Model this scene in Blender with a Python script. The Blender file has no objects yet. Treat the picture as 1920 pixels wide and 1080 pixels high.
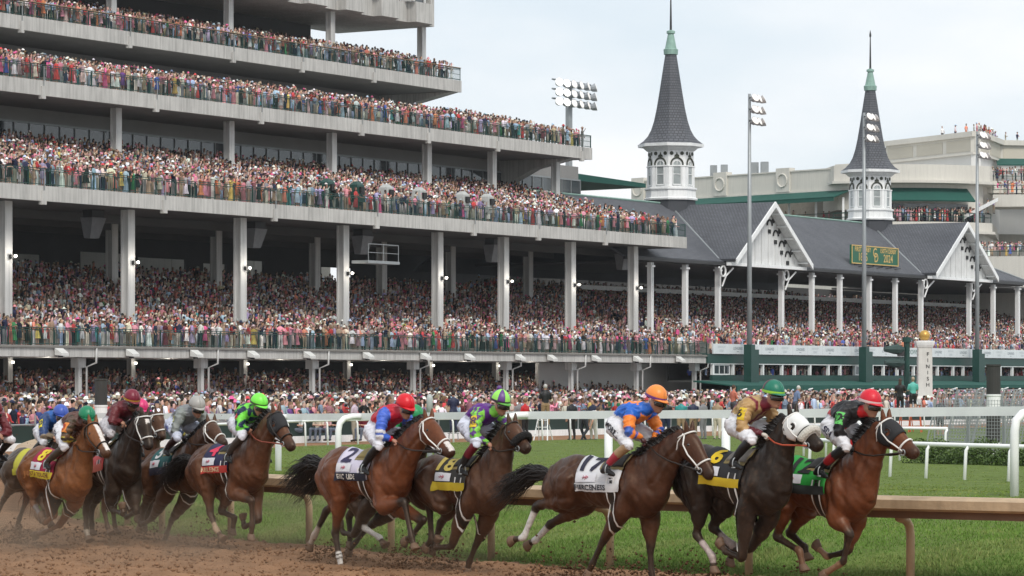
import bpy, bmesh, math, random
import numpy as np
from mathutils import Vector, Matrix
from mathutils.bvhtree import BVHTree

# ------------------------------------------------------------------ camera, light, exposure
scene = bpy.context.scene
COL = scene.collection
cam_d = bpy.data.cameras.new("camera")
cam = bpy.data.objects.new("camera", cam_d); COL.objects.link(cam)
cam_d.sensor_width = 36.0
cam_d.lens = 112.5
cam_d.shift_y = 0.0906
cam_d.clip_start = 0.5
cam_d.clip_end = 6000
cam.location = (0, 0, 2.5)
cam.rotation_euler = (math.radians(90), 0, 0)
scene.camera = cam

SUN_EL, SUN_AZ = math.radians(46), math.radians(162)     # behind the camera, a little to its right
world = bpy.data.worlds.new("World"); scene.world = world; world.use_nodes = True
wn = world.node_tree.nodes; wl = world.node_tree.links; wn.clear()
w_out = wn.new("ShaderNodeOutputWorld")
w_sky = wn.new("ShaderNodeTexSky"); w_sky.sky_type = 'NISHITA'; w_sky.sun_disc = False
w_sky.sun_elevation = SUN_EL; w_sky.sun_rotation = SUN_AZ; w_sky.dust_density = 2.0; w_sky.air_density = 1.0
w_bg = wn.new("ShaderNodeBackground"); w_bg.inputs[1].default_value = 0.10
w_cl = wn.new("ShaderNodeBackground"); w_cl.inputs[1].default_value = 1.0
w_mix = wn.new("ShaderNodeMixShader")
w_tc = wn.new("ShaderNodeTexCoord")
w_map = wn.new("ShaderNodeMapping"); w_map.inputs['Scale'].default_value = (1.0, 1.0, 2.6)
w_n1 = wn.new("ShaderNodeTexNoise"); w_n1.inputs['Scale'].default_value = 6.5; w_n1.inputs['Detail'].default_value = 6.0
w_n1.inputs['Roughness'].default_value = 0.52
w_r1 = wn.new("ShaderNodeValToRGB")
w_r1.color_ramp.elements[0].position = 0.36; w_r1.color_ramp.elements[0].color = (0.695, 0.765, 0.825, 1)
w_r1.color_ramp.elements[1].position = 0.66; w_r1.color_ramp.elements[1].color = (0.84, 0.855, 0.87, 1)
w_r2 = wn.new("ShaderNodeMapRange"); w_r2.inputs[1].default_value = 0.3; w_r2.inputs[2].default_value = 0.62
w_r2.inputs[3].default_value = 0.80; w_r2.inputs[4].default_value = 0.97
wl.new(w_tc.outputs['Generated'], w_map.inputs[0]); wl.new(w_map.outputs[0], w_n1.inputs['Vector'])
wl.new(w_n1.outputs[0], w_r1.inputs[0]); wl.new(w_n1.outputs[0], w_r2.inputs[0])
wl.new(w_r1.outputs[0], w_cl.inputs[0]); wl.new(w_sky.outputs[0], w_bg.inputs[0])
wl.new(w_r2.outputs[0], w_mix.inputs[0]); wl.new(w_bg.outputs[0], w_mix.inputs[1]); wl.new(w_cl.outputs[0], w_mix.inputs[2])
wl.new(w_mix.outputs[0], w_out.inputs[0])
sun_d = bpy.data.lights.new("sun", 'SUN'); sun_d.energy = 1.8; sun_d.angle = math.radians(18); sun_d.color = (1.0, 0.95, 0.87)
sun = bpy.data.objects.new("sun", sun_d); COL.objects.link(sun)
_sd = Vector((math.sin(SUN_AZ) * math.cos(SUN_EL), math.cos(SUN_AZ) * math.cos(SUN_EL), math.sin(SUN_EL)))
sun.rotation_euler = _sd.to_track_quat('Z', 'Y').to_euler()
scene.view_settings.view_transform = 'Standard'; scene.view_settings.look = 'None'
scene.view_settings.exposure = 0.30; scene.view_settings.gamma = 1.0; scene.view_settings.use_curve_mapping = False
scene.cycles.use_denoising = True
scene.cycles.max_bounces = 8
scene.cycles.sample_clamp_indirect = 4.0
scene.cycles.volume_step_rate = 2.0
scene.cycles.transparent_max_bounces = 12

rnd = random.Random(11)
rng = np.random.default_rng(5)

# ------------------------------------------------------------------ helpers
def lin(r, g, b):
    f = lambda c: (c / 255 / 12.92) if c / 255 <= 0.04045 else ((c / 255 + 0.055) / 1.055) ** 2.4
    return (f(r), f(g), f(b))

MATS = {}
def mat(name, col, rough=0.6, var=0.12, scale=3.0, bump=0.0, bscale=40.0, metal=0.0, spec=0.4, attr=None, emit=None, coat=0.0, streak=0.0):
    """Principled material with noise in its colour; attr = colour attribute that replaces the flat colour."""
    if name in MATS: return MATS[name]
    m = bpy.data.materials.new(name); m.use_nodes = True
    N, L = m.node_tree.nodes, m.node_tree.links
    p = N['Principled BSDF']
    p.inputs['Roughness'].default_value = rough; p.inputs['Metallic'].default_value = metal
    p.inputs['Specular IOR Level'].default_value = spec
    if coat: p.inputs['Coat Weight'].default_value = coat
    tc = N.new("ShaderNodeTexCoord")
    if var > 0:
        nz = N.new("ShaderNodeTexNoise"); nz.inputs['Scale'].default_value = scale; nz.inputs['Detail'].default_value = 5
        L.new(tc.outputs['Object'], nz.inputs['Vector'])
        mr = N.new("ShaderNodeMapRange"); mr.inputs[1].default_value = 0.25; mr.inputs[2].default_value = 0.75
        mr.inputs[3].default_value = 1 - var; mr.inputs[4].default_value = 1 + var
        L.new(nz.outputs[0], mr.inputs[0]); fac = mr.outputs[0]
        if streak:
            mp = N.new("ShaderNodeMapping"); mp.inputs['Scale'].default_value = (3.6, 3.6, 0.22)
            n2 = N.new("ShaderNodeTexNoise"); n2.inputs['Scale'].default_value = 1.6; n2.inputs['Detail'].default_value = 6
            L.new(tc.outputs['Object'], mp.inputs[0]); L.new(mp.outputs[0], n2.inputs['Vector'])
            m2 = N.new("ShaderNodeMapRange"); m2.inputs[1].default_value = 0.42; m2.inputs[2].default_value = 0.72
            m2.inputs[3].default_value = 1.04; m2.inputs[4].default_value = 1 - streak
            L.new(n2.outputs[0], m2.inputs[0])
            mm = N.new("ShaderNodeMath"); mm.operation = 'MULTIPLY'; L.new(fac, mm.inputs[0]); L.new(m2.outputs[0], mm.inputs[1]); fac = mm.outputs[0]
        vm = N.new("ShaderNodeVectorMath"); vm.operation = 'SCALE'
        if attr:
            at = N.new("ShaderNodeAttribute"); at.attribute_name = attr; L.new(at.outputs['Color'], vm.inputs[0])
        else:
            vm.inputs[0].default_value = col
        L.new(fac, vm.inputs['Scale']); L.new(vm.outputs[0], p.inputs['Base Color'])
    elif attr:
        at = N.new("ShaderNodeAttribute"); at.attribute_name = attr; L.new(at.outputs['Color'], p.inputs['Base Color'])
    else:
        p.inputs['Base Color'].default_value = (*col, 1)
    if bump > 0:
        nb = N.new("ShaderNodeTexNoise"); nb.inputs['Scale'].default_value = bscale; nb.inputs['Detail'].default_value = 4
        L.new(tc.outputs['Object'], nb.inputs['Vector'])
        b = N.new("ShaderNodeBump"); b.inputs['Strength'].default_value = bump; b.inputs['Distance'].default_value = 0.05
        L.new(nb.outputs[0], b.inputs['Height']); L.new(b.outputs[0], p.inputs['Normal'])
    if emit:
        p.inputs['Emission Color'].default_value = (*emit[0], 1); p.inputs['Emission Strength'].default_value = emit[1]
    m.diffuse_color = (*col, 1)
    MATS[name] = m
    return m

FD = np.array([0.5240, 0.8517]); FN = np.array([0.8517, -0.5240]); FO = np.array([-30.0, 187.5])
def FW(t, w, z):
    """A point of the grandstand's own frame (t along the front, w out towards the track, z up) in the world."""
    return (FO[0] + t * FD[0] + w * FN[0], FO[1] + t * FD[1] + w * FN[1], z)

def bulb_light(loc, power, parent):
    """The light of a lamp that is lit in the photograph."""
    d = bpy.data.lights.new('bulb_light', 'POINT'); d.energy = power; d.color = (1.0, .92, .80); d.shadow_soft_size = .15
    o = bpy.data.objects.new('bulb_light', d); COL.objects.link(o); o.location = loc; adopt(o, parent); return o

class MB:
    def __init__(s): s.v, s.f, s.m = [], [], []
    def add(s, vs, fs, mi=0):
        k = len(s.v); s.v += [tuple(map(float, p)) for p in vs]
        s.f += [tuple(i + k for i in f) for f in fs]; s.m += [mi] * len(fs)
    def hexa(s, c, mi=0):
        s.add(c, [(0, 3, 2, 1), (4, 5, 6, 7), (0, 1, 5, 4), (1, 2, 6, 5), (2, 3, 7, 6), (3, 0, 4, 7)], mi)
    def fbox(s, t0, t1, w0, w1, z0, z1, mi=0):
        s.hexa([FW(t0, w0, z0), FW(t1, w0, z0), FW(t1, w1, z0), FW(t0, w1, z0), FW(t0, w0, z1), FW(t1, w0, z1), FW(t1, w1, z1), FW(t0, w1, z1)], mi)
    def box(s, c, d, rz=0.0, mi=0):
        x, y, z = d[0] / 2, d[1] / 2, d[2] / 2; cs, sn = math.cos(rz), math.sin(rz)
        P = [(-x, -y, -z), (x, -y, -z), (x, y, -z), (-x, y, -z), (-x, -y, z), (x, -y, z), (x, y, z), (-x, y, z)]
        s.hexa([(c[0] + a * cs - b * sn, c[1] + a * sn + b * cs, c[2] + e) for a, b, e in P], mi)
    def rings(s, R, mi=0, cap=True):
        n = len(R[0]); vs = [p for r in R for p in r]; fs = []
        for i in range(len(R) - 1):
            for j in range(n):
                k = (j + 1) % n
                fs.append((i * n + j, i * n + k, (i + 1) * n + k, (i + 1) * n + j))
        if cap:
            fs.append(tuple(range(n - 1, -1, -1))); fs.append(tuple((len(R) - 1) * n + j for j in range(n)))
        s.add(vs, fs, mi)
    def tube(s, pts, r, n=8, mi=0, flat=None):
        pts = [Vector(p) for p in pts]; R = []
        rr = r if hasattr(r, '__len__') else [r] * len(pts)
        up0 = None
        for i, p in enumerate(pts):
            a = pts[max(i - 1, 0)]; b = pts[min(i + 1, len(pts) - 1)]
            tg = (b - a).normalized()
            if up0 is None:
                up0 = Vector((0, 0, 1)) if abs(tg.z) < 0.9 else Vector((1, 0, 0))
            sd = tg.cross(up0).normalized(); up = sd.cross(tg).normalized(); up0 = up
            k = 1.0 if flat is None else flat
            R.append([p + (sd * math.cos(2 * math.pi * j / n) * k + up * math.sin(2 * math.pi * j / n)) * rr[i] for j in range(n)])
        s.rings(R, mi)
    def lathe(s, c, prof, n=16, mi=0, ph=0.0):
        s.rings([[(c[0] + max(r, 1e-3) * math.cos(2 * math.pi * j / n + ph), c[1] + max(r, 1e-3) * math.sin(2 * math.pi * j / n + ph), c[2] + z) for j in range(n)] for r, z in prof], mi)
    def ell(s, c, rad, n=10, m=6, mi=0, M=None):
        R = []
        for i in range(m + 1):
            a = -math.pi / 2 + math.pi * i / m; k = max(math.cos(a), 0.02)
            ring = [Vector((rad[0] * k * math.cos(2 * math.pi * j / n), rad[1] * k * math.sin(2 * math.pi * j / n), rad[2] * math.sin(a))) for j in range(n)]
            if M is not None: ring = [M @ p for p in ring]
            R.append([p + Vector(c) for p in ring])
        s.rings(R, mi)
    def build(s, name, mats, parent=None, smooth=False, kind=None, label=None, cat=None, group=None, data_only=False):
        me = bpy.data.meshes.new(name)
        me.from_pydata(s.v, [], s.f)
        for m in (mats if isinstance(mats, (list, tuple)) else [mats]): me.materials.append(m)
        if any(s.m): me.polygons.foreach_set('material_index', s.m)
        if smooth: me.polygons.foreach_set('use_smooth', [True] * len(s.f))
        me.update()
        if data_only: return me
        o = bpy.data.objects.new(name, me); COL.objects.link(o)
        if parent is not None: adopt(o, parent)
        tag(o, label, cat, group, kind)
        return o

def tag(o, label=None, cat=None, group=None, kind=None):
    if label: o['label'] = label
    if cat: o['category'] = cat
    if group: o['group'] = group
    if kind: o['kind'] = kind
    return o
def xf(o): return Matrix.LocRotScale(o.location, o.rotation_euler, o.scale)
def world_of(o):
    m = Matrix.Identity(4)
    while o is not None:
        m = (o.matrix_parent_inverse @ xf(o) if o.parent is not None else xf(o)) @ m
        o = o.parent
    return m
def adopt(o, parent):
    """Parent o and keep it where its world coordinates say."""
    o.parent = parent; o.matrix_parent_inverse = world_of(parent).inverted()
def thing(name, loc, label, cat, group=None, rz=0.0):
    o = bpy.data.objects.new(name, None); o.empty_display_size = 0.2; COL.objects.link(o)
    o.location = loc; o.rotation_euler = (0, 0, rz)
    return tag(o, label, cat, group)
def inst(name, data, loc, parent=None, rz=0.0, scale=(1, 1, 1), **kw):
    """One more object on shared mesh data, placed in world coordinates."""
    o = bpy.data.objects.new(name, data); COL.objects.link(o)
    o.location = loc; o.rotation_euler = (0, 0, rz); o.scale = scale
    if parent is not None: adopt(o, parent)
    return tag(o, **kw)
def np_mesh(name, V, Fq, mats, colors=None, smooth=False, parent=None, **kw):
    """A mesh from arrays: V (n,3), Fq (m,k) with k = 3 or 4, colours per vertex (n,3)."""
    me = bpy.data.meshes.new(name)
    V = np.asarray(V, np.float32); Fq = np.asarray(Fq, np.int32); k = Fq.shape[1]
    me.vertices.add(len(V)); me.vertices.foreach_set('co', V.ravel())
    me.loops.add(Fq.size); me.loops.foreach_set('vertex_index', Fq.ravel())
    me.polygons.add(len(Fq)); me.polygons.foreach_set('loop_start', np.arange(0, Fq.size, k, dtype=np.int32))
    try: me.polygons.foreach_set('loop_total', np.full(len(Fq), k, np.int32))
    except Exception: pass
    if smooth: me.polygons.foreach_set('use_smooth', np.ones(len(Fq), bool))
    for m in (mats if isinstance(mats, (list, tuple)) else [mats]): me.materials.append(m)
    if colors is not None:
        a = me.color_attributes.new('Col', 'FLOAT_COLOR', 'POINT')
        c = np.ones((len(V), 4), np.float32); c[:, :3] = colors; a.data.foreach_set('color', c.ravel())
    me.update(calc_edges=True); me.validate()
    o = bpy.data.objects.new(name, me); COL.objects.link(o)
    if parent is not None: adopt(o, parent)
    return tag(o, **kw)
def text_mesh(txt, size, font_bold=0.0, align='CENTER', depth=0.0, spacing=1.0, shear=0.0):
    """Flat lettering as raw (verts, faces): x along the writing, y up, centred."""
    cu = bpy.data.curves.new("lettering", 'FONT'); cu.body = txt; cu.size = size; cu.align_x = align; cu.align_y = 'CENTER'
    cu.offset = font_bold; cu.extrude = depth; cu.space_character = spacing; cu.resolution_u = 3; cu.shear = shear
    o = bpy.data.objects.new("lettering", cu); COL.objects.link(o)
    bpy.context.view_layer.update()
    me = bpy.data.meshes.new_from_object(o.evaluated_get(bpy.context.evaluated_depsgraph_get()))
    vs = [tuple(v.co) for v in me.vertices]; fs = [tuple(p.vertices) for p in me.polygons]
    bpy.data.objects.remove(o); bpy.data.curves.remove(cu); bpy.data.meshes.remove(me)
    return vs, fs
def letters(mb, txt, size, org, ax, ay, mi=0, bold=0.0, spacing=1.0):
    vs, fs = text_mesh(txt, size, bold, spacing=spacing)
    org, ax, ay = Vector(org), Vector(ax), Vector(ay)
    mb.add([org + ax * x + ay * y for x, y, z in vs], fs, mi)
def vnoise(x, y, seed=0):
    """Smooth value noise on arrays."""
    g = np.random.default_rng(seed).random((64, 64)); xi, yi = np.floor(x).astype(int), np.floor(y).astype(int)
    fx, fy = x - xi, y - yi; fx = fx * fx * (3 - 2 * fx); fy = fy * fy * (3 - 2 * fy)
    a, b = g[yi % 64, xi % 64], g[yi % 64, (xi + 1) % 64]; c, d = g[(yi + 1) % 64, xi % 64], g[(yi + 1) % 64, (xi + 1) % 64]
    return (a * (1 - fx) + b * fx) * (1 - fy) + (c * (1 - fx) + d * fx) * fy
def resample(pts, n):
    pts = np.array(pts, float); s = np.r_[0, np.cumsum(np.linalg.norm(np.diff(pts[:, :2], axis=0), axis=1))]
    q = np.linspace(0, s[-1], n)
    out = np.stack([np.interp(q, s, pts[:, k]) for k in range(pts.shape[1])], 1)
    for _ in range(max(2, n // 60)):
        out[1:-1] = (out[:-2] + 2 * out[1:-1] + out[2:]) / 4
    return out

# ------------------------------------------------------------------ materials
M_conc = mat('concrete', (0.49, 0.48, 0.46), 0.85, 0.12, 0.6, 0.1, 6, streak=0.30)
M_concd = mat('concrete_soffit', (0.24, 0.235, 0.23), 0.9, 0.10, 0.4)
M_rail = mat('rail_white', (0.86, 0.87, 0.87), 0.4, 0.08, 1.6)
M_gable = mat('gable_paint', (0.66, 0.665, 0.66), 0.6, 0.08, 1.2, streak=0.15)
M_bank = mat('bank_lens', (0.85, 0.83, 0.8), 0.3, 0.0, emit=((1.0, 0.94, 0.86), 1.1))
M_white = mat('white_paint', (0.79, 0.80, 0.80), 0.45, 0.05, 2.0, streak=0.10)
M_col = mat('column_paint', (0.55, 0.55, 0.54), 0.6, 0.06, 1.0, streak=0.22)
M_green = mat('dark_green_paint', (0.012, 0.055, 0.045), 0.45, 0.1, 3)
M_awn = mat('green_canvas', (0.010, 0.080, 0.062), 0.8, 0.10, 0.8)
M_dark = mat('dark_steel', (0.03, 0.03, 0.032), 0.5, 0.1, 3)
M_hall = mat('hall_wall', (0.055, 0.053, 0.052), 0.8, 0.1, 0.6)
M_gray = mat('galvanised_steel', (0.30, 0.32, 0.33), 0.45, 0.08, 2, metal=0.35)
M_beige = mat('beige_stucco', (0.58, 0.56, 0.51), 0.85, 0.05, 0.3, streak=0.06)
M_block = mat('white_block_wall', (0.62, 0.62, 0.61), 0.85, 0.05, 0.5)
M_copper = mat('green_copper', (0.23, 0.36, 0.31), 0.7, 0.18, 2)
M_steps = mat('terrace_concrete', (0.30, 0.295, 0.28), 0.9, 0.12, 0.6)
M_lamp = mat('lit_lamp', (0.9, 0.9, 0.85), 0.4, 0.0, emit=((1.0, 0.93, 0.80), 3.5))
M_lens = mat('lamp_lens', (0.85, 0.82, 0.78), 0.25, 0.0, emit=((1.0, 0.92, 0.86), 0.15))
M_glass = mat('window_glass', (0.045, 0.055, 0.06), 0.06, 0.0, spec=0.9)
M_gold = mat('gold_paint', (0.55, 0.33, 0.08), 0.35, 0.1, 3, metal=0.4)
M_black = mat('black_paint', (0.012, 0.012, 0.013), 0.5, 0.1, 3)
def shingle_mat():
    m = mat('slate_shingles', (0.075, 0.08, 0.092), 0.75, 0.14, 0.5)
    N, L = m.node_tree.nodes, m.node_tree.links; p = N['Principled BSDF']; vm = p.inputs['Base Color'].links[0].from_node
    tc = N.new("ShaderNodeTexCoord"); br = N.new("ShaderNodeTexBrick")
    br.inputs['Color1'].default_value = (0.095, 0.10, 0.115, 1); br.inputs['Color2'].default_value = (0.125, 0.13, 0.145, 1); br.inputs['Mortar'].default_value = (0.05, 0.053, 0.062, 1)
    br.inputs['Scale'].default_value = 1.0; br.inputs['Mortar Size'].default_value = 0.035; br.inputs['Brick Width'].default_value = 0.30; br.inputs['Row Height'].default_value = 0.24
    br.inputs['Bias'].default_value = 0.0
    at = N.new("ShaderNodeAttribute"); at.attribute_name = 'UVMap'
    L.new(at.outputs['Vector'], br.inputs['Vector'])
    L.new(br.outputs[0], vm.inputs[0])
    return m
M_shing = shingle_mat()
def uv_by(o, fn):
    me = o.data; uv = me.uv_layers.new(name='UVMap')
    for lp in me.loops: uv.data[lp.index].uv = fn(me.vertices[lp.vertex_index].co)
# ------------------------------------------------------------------ the ground
EDGE = [(-13.3, 96.0), (-11.2, 76.0), (-9.2, 62.0), (-5.85, 52.6), (-3.33, 48.9), (-1.87, 46.6), (-0.36, 44.6), (1.29, 42.7), (3.10, 40.9), (5.06, 39.3), (8.2, 37.2), (13, 34.6), (20, 31.6)]
RAILW = [(-14.6, 100, 0.2), (-12.6, 90.9, 0.25), (-5.37, 74.0, 0.39), (0, 60.0, 0.58), (4.38, 53.6, 0.68), (7.77, 48.8, 0.77), (9.9, 44.6, 0.82), (15, 40.5, 0.85), (24, 36, 0.9)]
FAR = [(-13.5, 97.0), (-12.6, 101), (-7.4, 121.0), (3.1, 134.0), (14, 150), (30, 178), (46, 204), (62, 228)]
NC = 220
E_, W_, F_ = resample([(a, b, 0.0) for a, b in EDGE], NC), resample(RAILW, NC), resample([(a, b, 0.0) for a, b in FAR], NC)
M_dirt = mat('track_dirt', (0.265, 0.150, 0.085), 0.95, 0.26, 1.6, 0.6, 30, spec=0.1)
M_apron = mat('apron_concrete', (0.34, 0.33, 0.31), 0.9, 0.15, 0.4)
M_turf = mat('turf_soil', (0.115, 0.16, 0.042), 0.95, 0.25, 1.6, 0.6, 14, spec=0.1)
M_blade = mat('grass_blade', (0.075, 0.14, 0.025), 0.7, 0.0, attr='Col', spec=0.2)

def turf_rows():
    """Cross-sections from the dirt edge up the bank, past the white rail and down to the homestretch."""
    out = []
    for i in range(NC):
        e, w, f = E_[i].copy(), W_[i], F_[i]
        fr = [0, 0.05, 0.12, 0.22, 0.36, 0.55, 0.8, 1.0]
        zz = [0.0, 0.10, 0.32, 0.50, 0.60, 0.68, 0.86, 1.0]
        row = []
        d = np.linalg.norm(w[:2] - e[:2]); reach = min(d, 9.0)
        for a, q in zip(fr, zz):
            aa = a * reach / d if a < 1 else 1.0
            if a < 1: p = e[:2] * (1 - aa) + w[:2] * aa
            else: p = w[:2]
            row.append((p[0], p[1], 0.03 + q * w[2] if a > 0 else -0.03))
        dd = np.linalg.norm(f[:2] - w[:2])
        for k, far in enumerate((4.0, 10.0, 18.0, 30.0, 50.0, 1e9)):
            a = min(far, dd * (k + 1) / 6) / dd if k < 5 else 1.0
            p = w[:2] * (1 - a) + f[:2] * a; q = a * dd
            row.append((p[0], p[1], (w[2] - 0.02) * math.exp(-(q / 13.0) ** 1.25) + 0.05))
        out.append(row)
    return np.array(out)
TR = turf_rows()
def turf_z(k, r):
    """Bilinear point of the turf sheet, k column, r row (floats in arrays)."""
    k = np.clip(k, 0, NC - 1.001); r = np.clip(r, 0, TR.shape[1] - 1.001)
    ki, ri = k.astype(int), r.astype(int); a, b = (k - ki)[:, None], (r - ri)[:, None]
    return (TR[ki, ri] * (1 - a) + TR[ki + 1, ri] * a) * (1 - b) + (TR[ki, ri + 1] * (1 - a) + TR[ki + 1, ri + 1] * a) * b

def build_ground():
    mb = MB(); mb.add([(-150, -30, -0.12), (190, -30, -0.12), (190, 470, -0.12), (-150, 470, -0.12)], [(0, 1, 2, 3)])
    mb.build('ground', mat('far_ground', (0.11, 0.12, 0.07), 0.95, 0.2, 0.05), kind='structure')
    # homestretch dirt and the apron in front of the stands
    mb = MB(); mb.add([FW(-140, 47.7, -0.04), FW(190, 47.7, -0.04), FW(190, 75, -0.04), FW(-140, 75, -0.04)], [(0, 3, 2, 1)])
    mb.build('homestretch_track', M_dirt, kind='structure')
    mb = MB(); mb.add([FW(-110, -40, -0.02), FW(280, -40, -0.02), FW(280, 47.7, -0.02), FW(-110, 47.7, -0.02)], [(0, 3, 2, 1)])
    mb.build('apron_pavement', M_apron, kind='structure')
    # the turn: harrowed dirt, with real relief where it is near
    xs = np.concatenate([np.linspace(-60, -13, 16)[:-1], np.linspace(-13, 11, 400), np.linspace(11, 60, 16)[1:]])
    ys = np.concatenate([np.linspace(-20, 34, 12)[:-1], np.linspace(34, 56, 330), np.linspace(56, 112, 40)[1:]])
    X, Y = np.meshgrid(xs, ys)
    near = np.clip((X + 13) / 1.0, 0, 1) * np.clip((11 - X) / 1.0, 0, 1) * np.clip((Y - 34) / 1.0, 0, 1) * np.clip((56 - Y) / 1.0, 0, 1)
    u = X * 0.70 - Y * 0.71; v = X * 0.71 + Y * 0.70
    Z = (vnoise(u * 0.9, v * 1.6, 1) - 0.5) * 0.06 + (vnoise(X * 3.1, Y * 3.1, 2) - 0.5) * 0.04 + (vnoise(X * 8, Y * 8, 3) - 0.5) * 0.028 + (vnoise(X * 15, Y * 15, 9) - 0.5) * 0.02 + 0.018 * np.sin(v * 9.5 + 2 * vnoise(u * .6, v * .6, 17))
    Z = Z * near - 0.02
    Z[(X > 12) | (Y > 58) | (X < -14)] = -0.03
    ny, nx = X.shape; idx = np.arange(nx * ny).reshape(ny, nx)
    Fq = np.stack([idx[:-1, :-1], idx[:-1, 1:], idx[1:, 1:], idx[1:, :-1]], -1).reshape(-1, 4)
    np_mesh('dirt_track', np.stack([X, Y, Z], -1).reshape(-1, 3), Fq, M_dirt, smooth=True, kind='structure')
    # infield turf and its bank
    n = TR.shape[1]; idx = np.arange(NC * n).reshape(NC, n)
    Fq = np.stack([idx[:-1, :-1], idx[1:, :-1], idx[1:, 1:], idx[:-1, 1:]], -1).reshape(-1, 4)
    np_mesh('infield_turf', TR.reshape(-1, 3), Fq, M_turf, smooth=True, kind='structure')
    # grass blades
    def blades(name, n, rows, h0, h1, wd, kr):
        k = rng.uniform(kr[0], kr[1], n); r = rng.uniform(rows[0], rows[1], n)
        P = turf_z(k, r); a = rng.uniform(0, 2 * math.pi, n)
        h = rng.uniform(h0, h1, n) * (0.55 + 0.9 * vnoise(P[:, 0] * 1.3, P[:, 1] * 1.3, 4))
        dx = np.stack([np.cos(a), np.sin(a), np.zeros(n)], 1) * (wd * (0.7 + rng.random(n)))[:, None]
        ln = rng.normal(0, 0.35, (n, 2)) * h[:, None]
        top = P + np.stack([ln[:, 0], ln[:, 1], h], 1)
        V = np.stack([P - dx, P + dx, top], 1).reshape(-1, 3)
        t = vnoise(P[:, 0] * 0.5 + 9, P[:, 1] * 0.35, 6) * 0.7 + 0.3 * rng.random(n)
        stripe = 0.5 + 0.5 * np.sin((P[:, 0] * 0.66 + P[:, 1] * 0.75) * 1.1)
        dry = ((vnoise(P[:, 0] * 0.8, P[:, 1] * 1.7, 8) > 0.66) | (rng.random(n) < 0.55 * np.exp(-r / 0.6)) | (rng.random(n) < .18 * (np.abs(r - 4.2) < 1.2))) * rng.random(n)
        c = np.stack([(0.105 if name == 'lawn' else 0.080) + (0.065 if name == 'lawn' else .055) * t + 0.12 * dry + 0.022 * stripe, 0.150 + 0.085 * t + 0.05 * dry + 0.038 * stripe, 0.028 + 0.02 * t + 0.05 * dry], 1)
        np_mesh(name, V, np.arange(3 * n).reshape(-1, 3), M_blade, np.repeat(c, 3, 0), kind='stuff', label='short mown green grass on the infield bank', cat='grass')
    blades('grass', 330000, (0.15, 6.4), 0.022, 0.055, 0.006, (38, 205))
    blades('lawn', 150000, (6.2, 12.9), 0.006, 0.018, 0.014, (5, 190))
build_ground()

# ------------------------------------------------------------------ rails
def poly_at(P, s):
    P = np.asarray(P); q = np.r_[0, np.cumsum(np.linalg.norm(np.diff(P[:, :2], axis=0), axis=1))]
    return np.array([np.interp(s, q, P[:, k]) for k in range(P.shape[1])])
def poly_len(P): return float(np.sum(np.linalg.norm(np.diff(np.asarray(P)[:, :2], axis=0), axis=1)))
def side(P, off):
    """The polyline moved sideways: positive = to the right of its direction."""
    P = np.asarray(P); t = np.gradient(P[:, :2], axis=0); t /= np.linalg.norm(t, axis=1)[:, None]
    Q = P.copy(); Q[:, 0] += t[:, 1] * off; Q[:, 1] -= t[:, 0] * off; return Q
def sweep(mb, P, prof, mi=0):
    """Sweep a closed (side, up) profile along a polyline."""
    P = np.asarray(P); t = np.gradient(P[:, :2], axis=0); t /= np.linalg.norm(t, axis=1)[:, None]
    mb.rings([[(p[0] + d[1] * a, p[1] - d[0] * a, p[2] + b) for a, b in prof] for p, d in zip(P, t)], mi)

M_tan = mat('weathered_tan_rail', (0.42, 0.30, 0.185), 0.6, 0.26, 1.4, 0.15, 16, streak=0.25)
M_tand = mat('tan_rail_underside_shade', (0.20, 0.12, 0.075), 0.7, 0.2, 2)  # darker copy of the rail tan, underside shade put into the colour
def inner_rail():
    root = thing('inner_rail', (E_[110][0], E_[110][1], 0), 'long tan inner rail on curved posts between the dirt turn and grass bank', 'rail')
    line = E_.copy(); line[:, 2] = 0.0
    k0, k1 = 38, 212
    top = side(line[k0:k1], 0.30); top[:, 2] = np.linspace(0.93, 1.04, k1 - k0)
    # box rail built in lengths with a joint between them
    L = poly_len(top); n = int(L / 5.2)
    prof = [(-0.22, -0.08), (0.20, -0.10), (0.25, -0.07), (0.25, 0.035), (0.10, 0.075), (-0.22, 0.07)]
    for i in range(n):
        a, b = L * i / n + 0.014, L * (i + 1) / n - 0.014
        mb = MB(); sweep(mb, [poly_at(top, s) for s in np.linspace(a, b, 9)], prof)
        mb.build('rail_beam', M_tan, root)
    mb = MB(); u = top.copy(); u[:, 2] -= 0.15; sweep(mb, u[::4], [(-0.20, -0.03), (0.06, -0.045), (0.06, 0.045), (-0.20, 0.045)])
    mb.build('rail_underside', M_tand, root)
    base = side(line[k0:k1], -0.12); Lb = poly_len(base); m = int(Lb / 2.45)
    for i in range(m):
        b = poly_at(base, 1.0 + i * 2.45); c = poly_at(top, min(L, (1.0 + i * 2.45) * L / Lb))
        mb = MB(); q = lambda f, z: (b[0] + (c[0] - b[0]) * f, b[1] + (c[1] - b[1]) * f, z)
        mb.tube([q(0, -0.15), q(0, 0.58), q(0.06, 0.70), q(0.25, 0.78), q(0.7, 0.82)], 0.055, 10)
        mb.build('rail_post', M_tan, root, smooth=True)
inner_rail()

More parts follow.
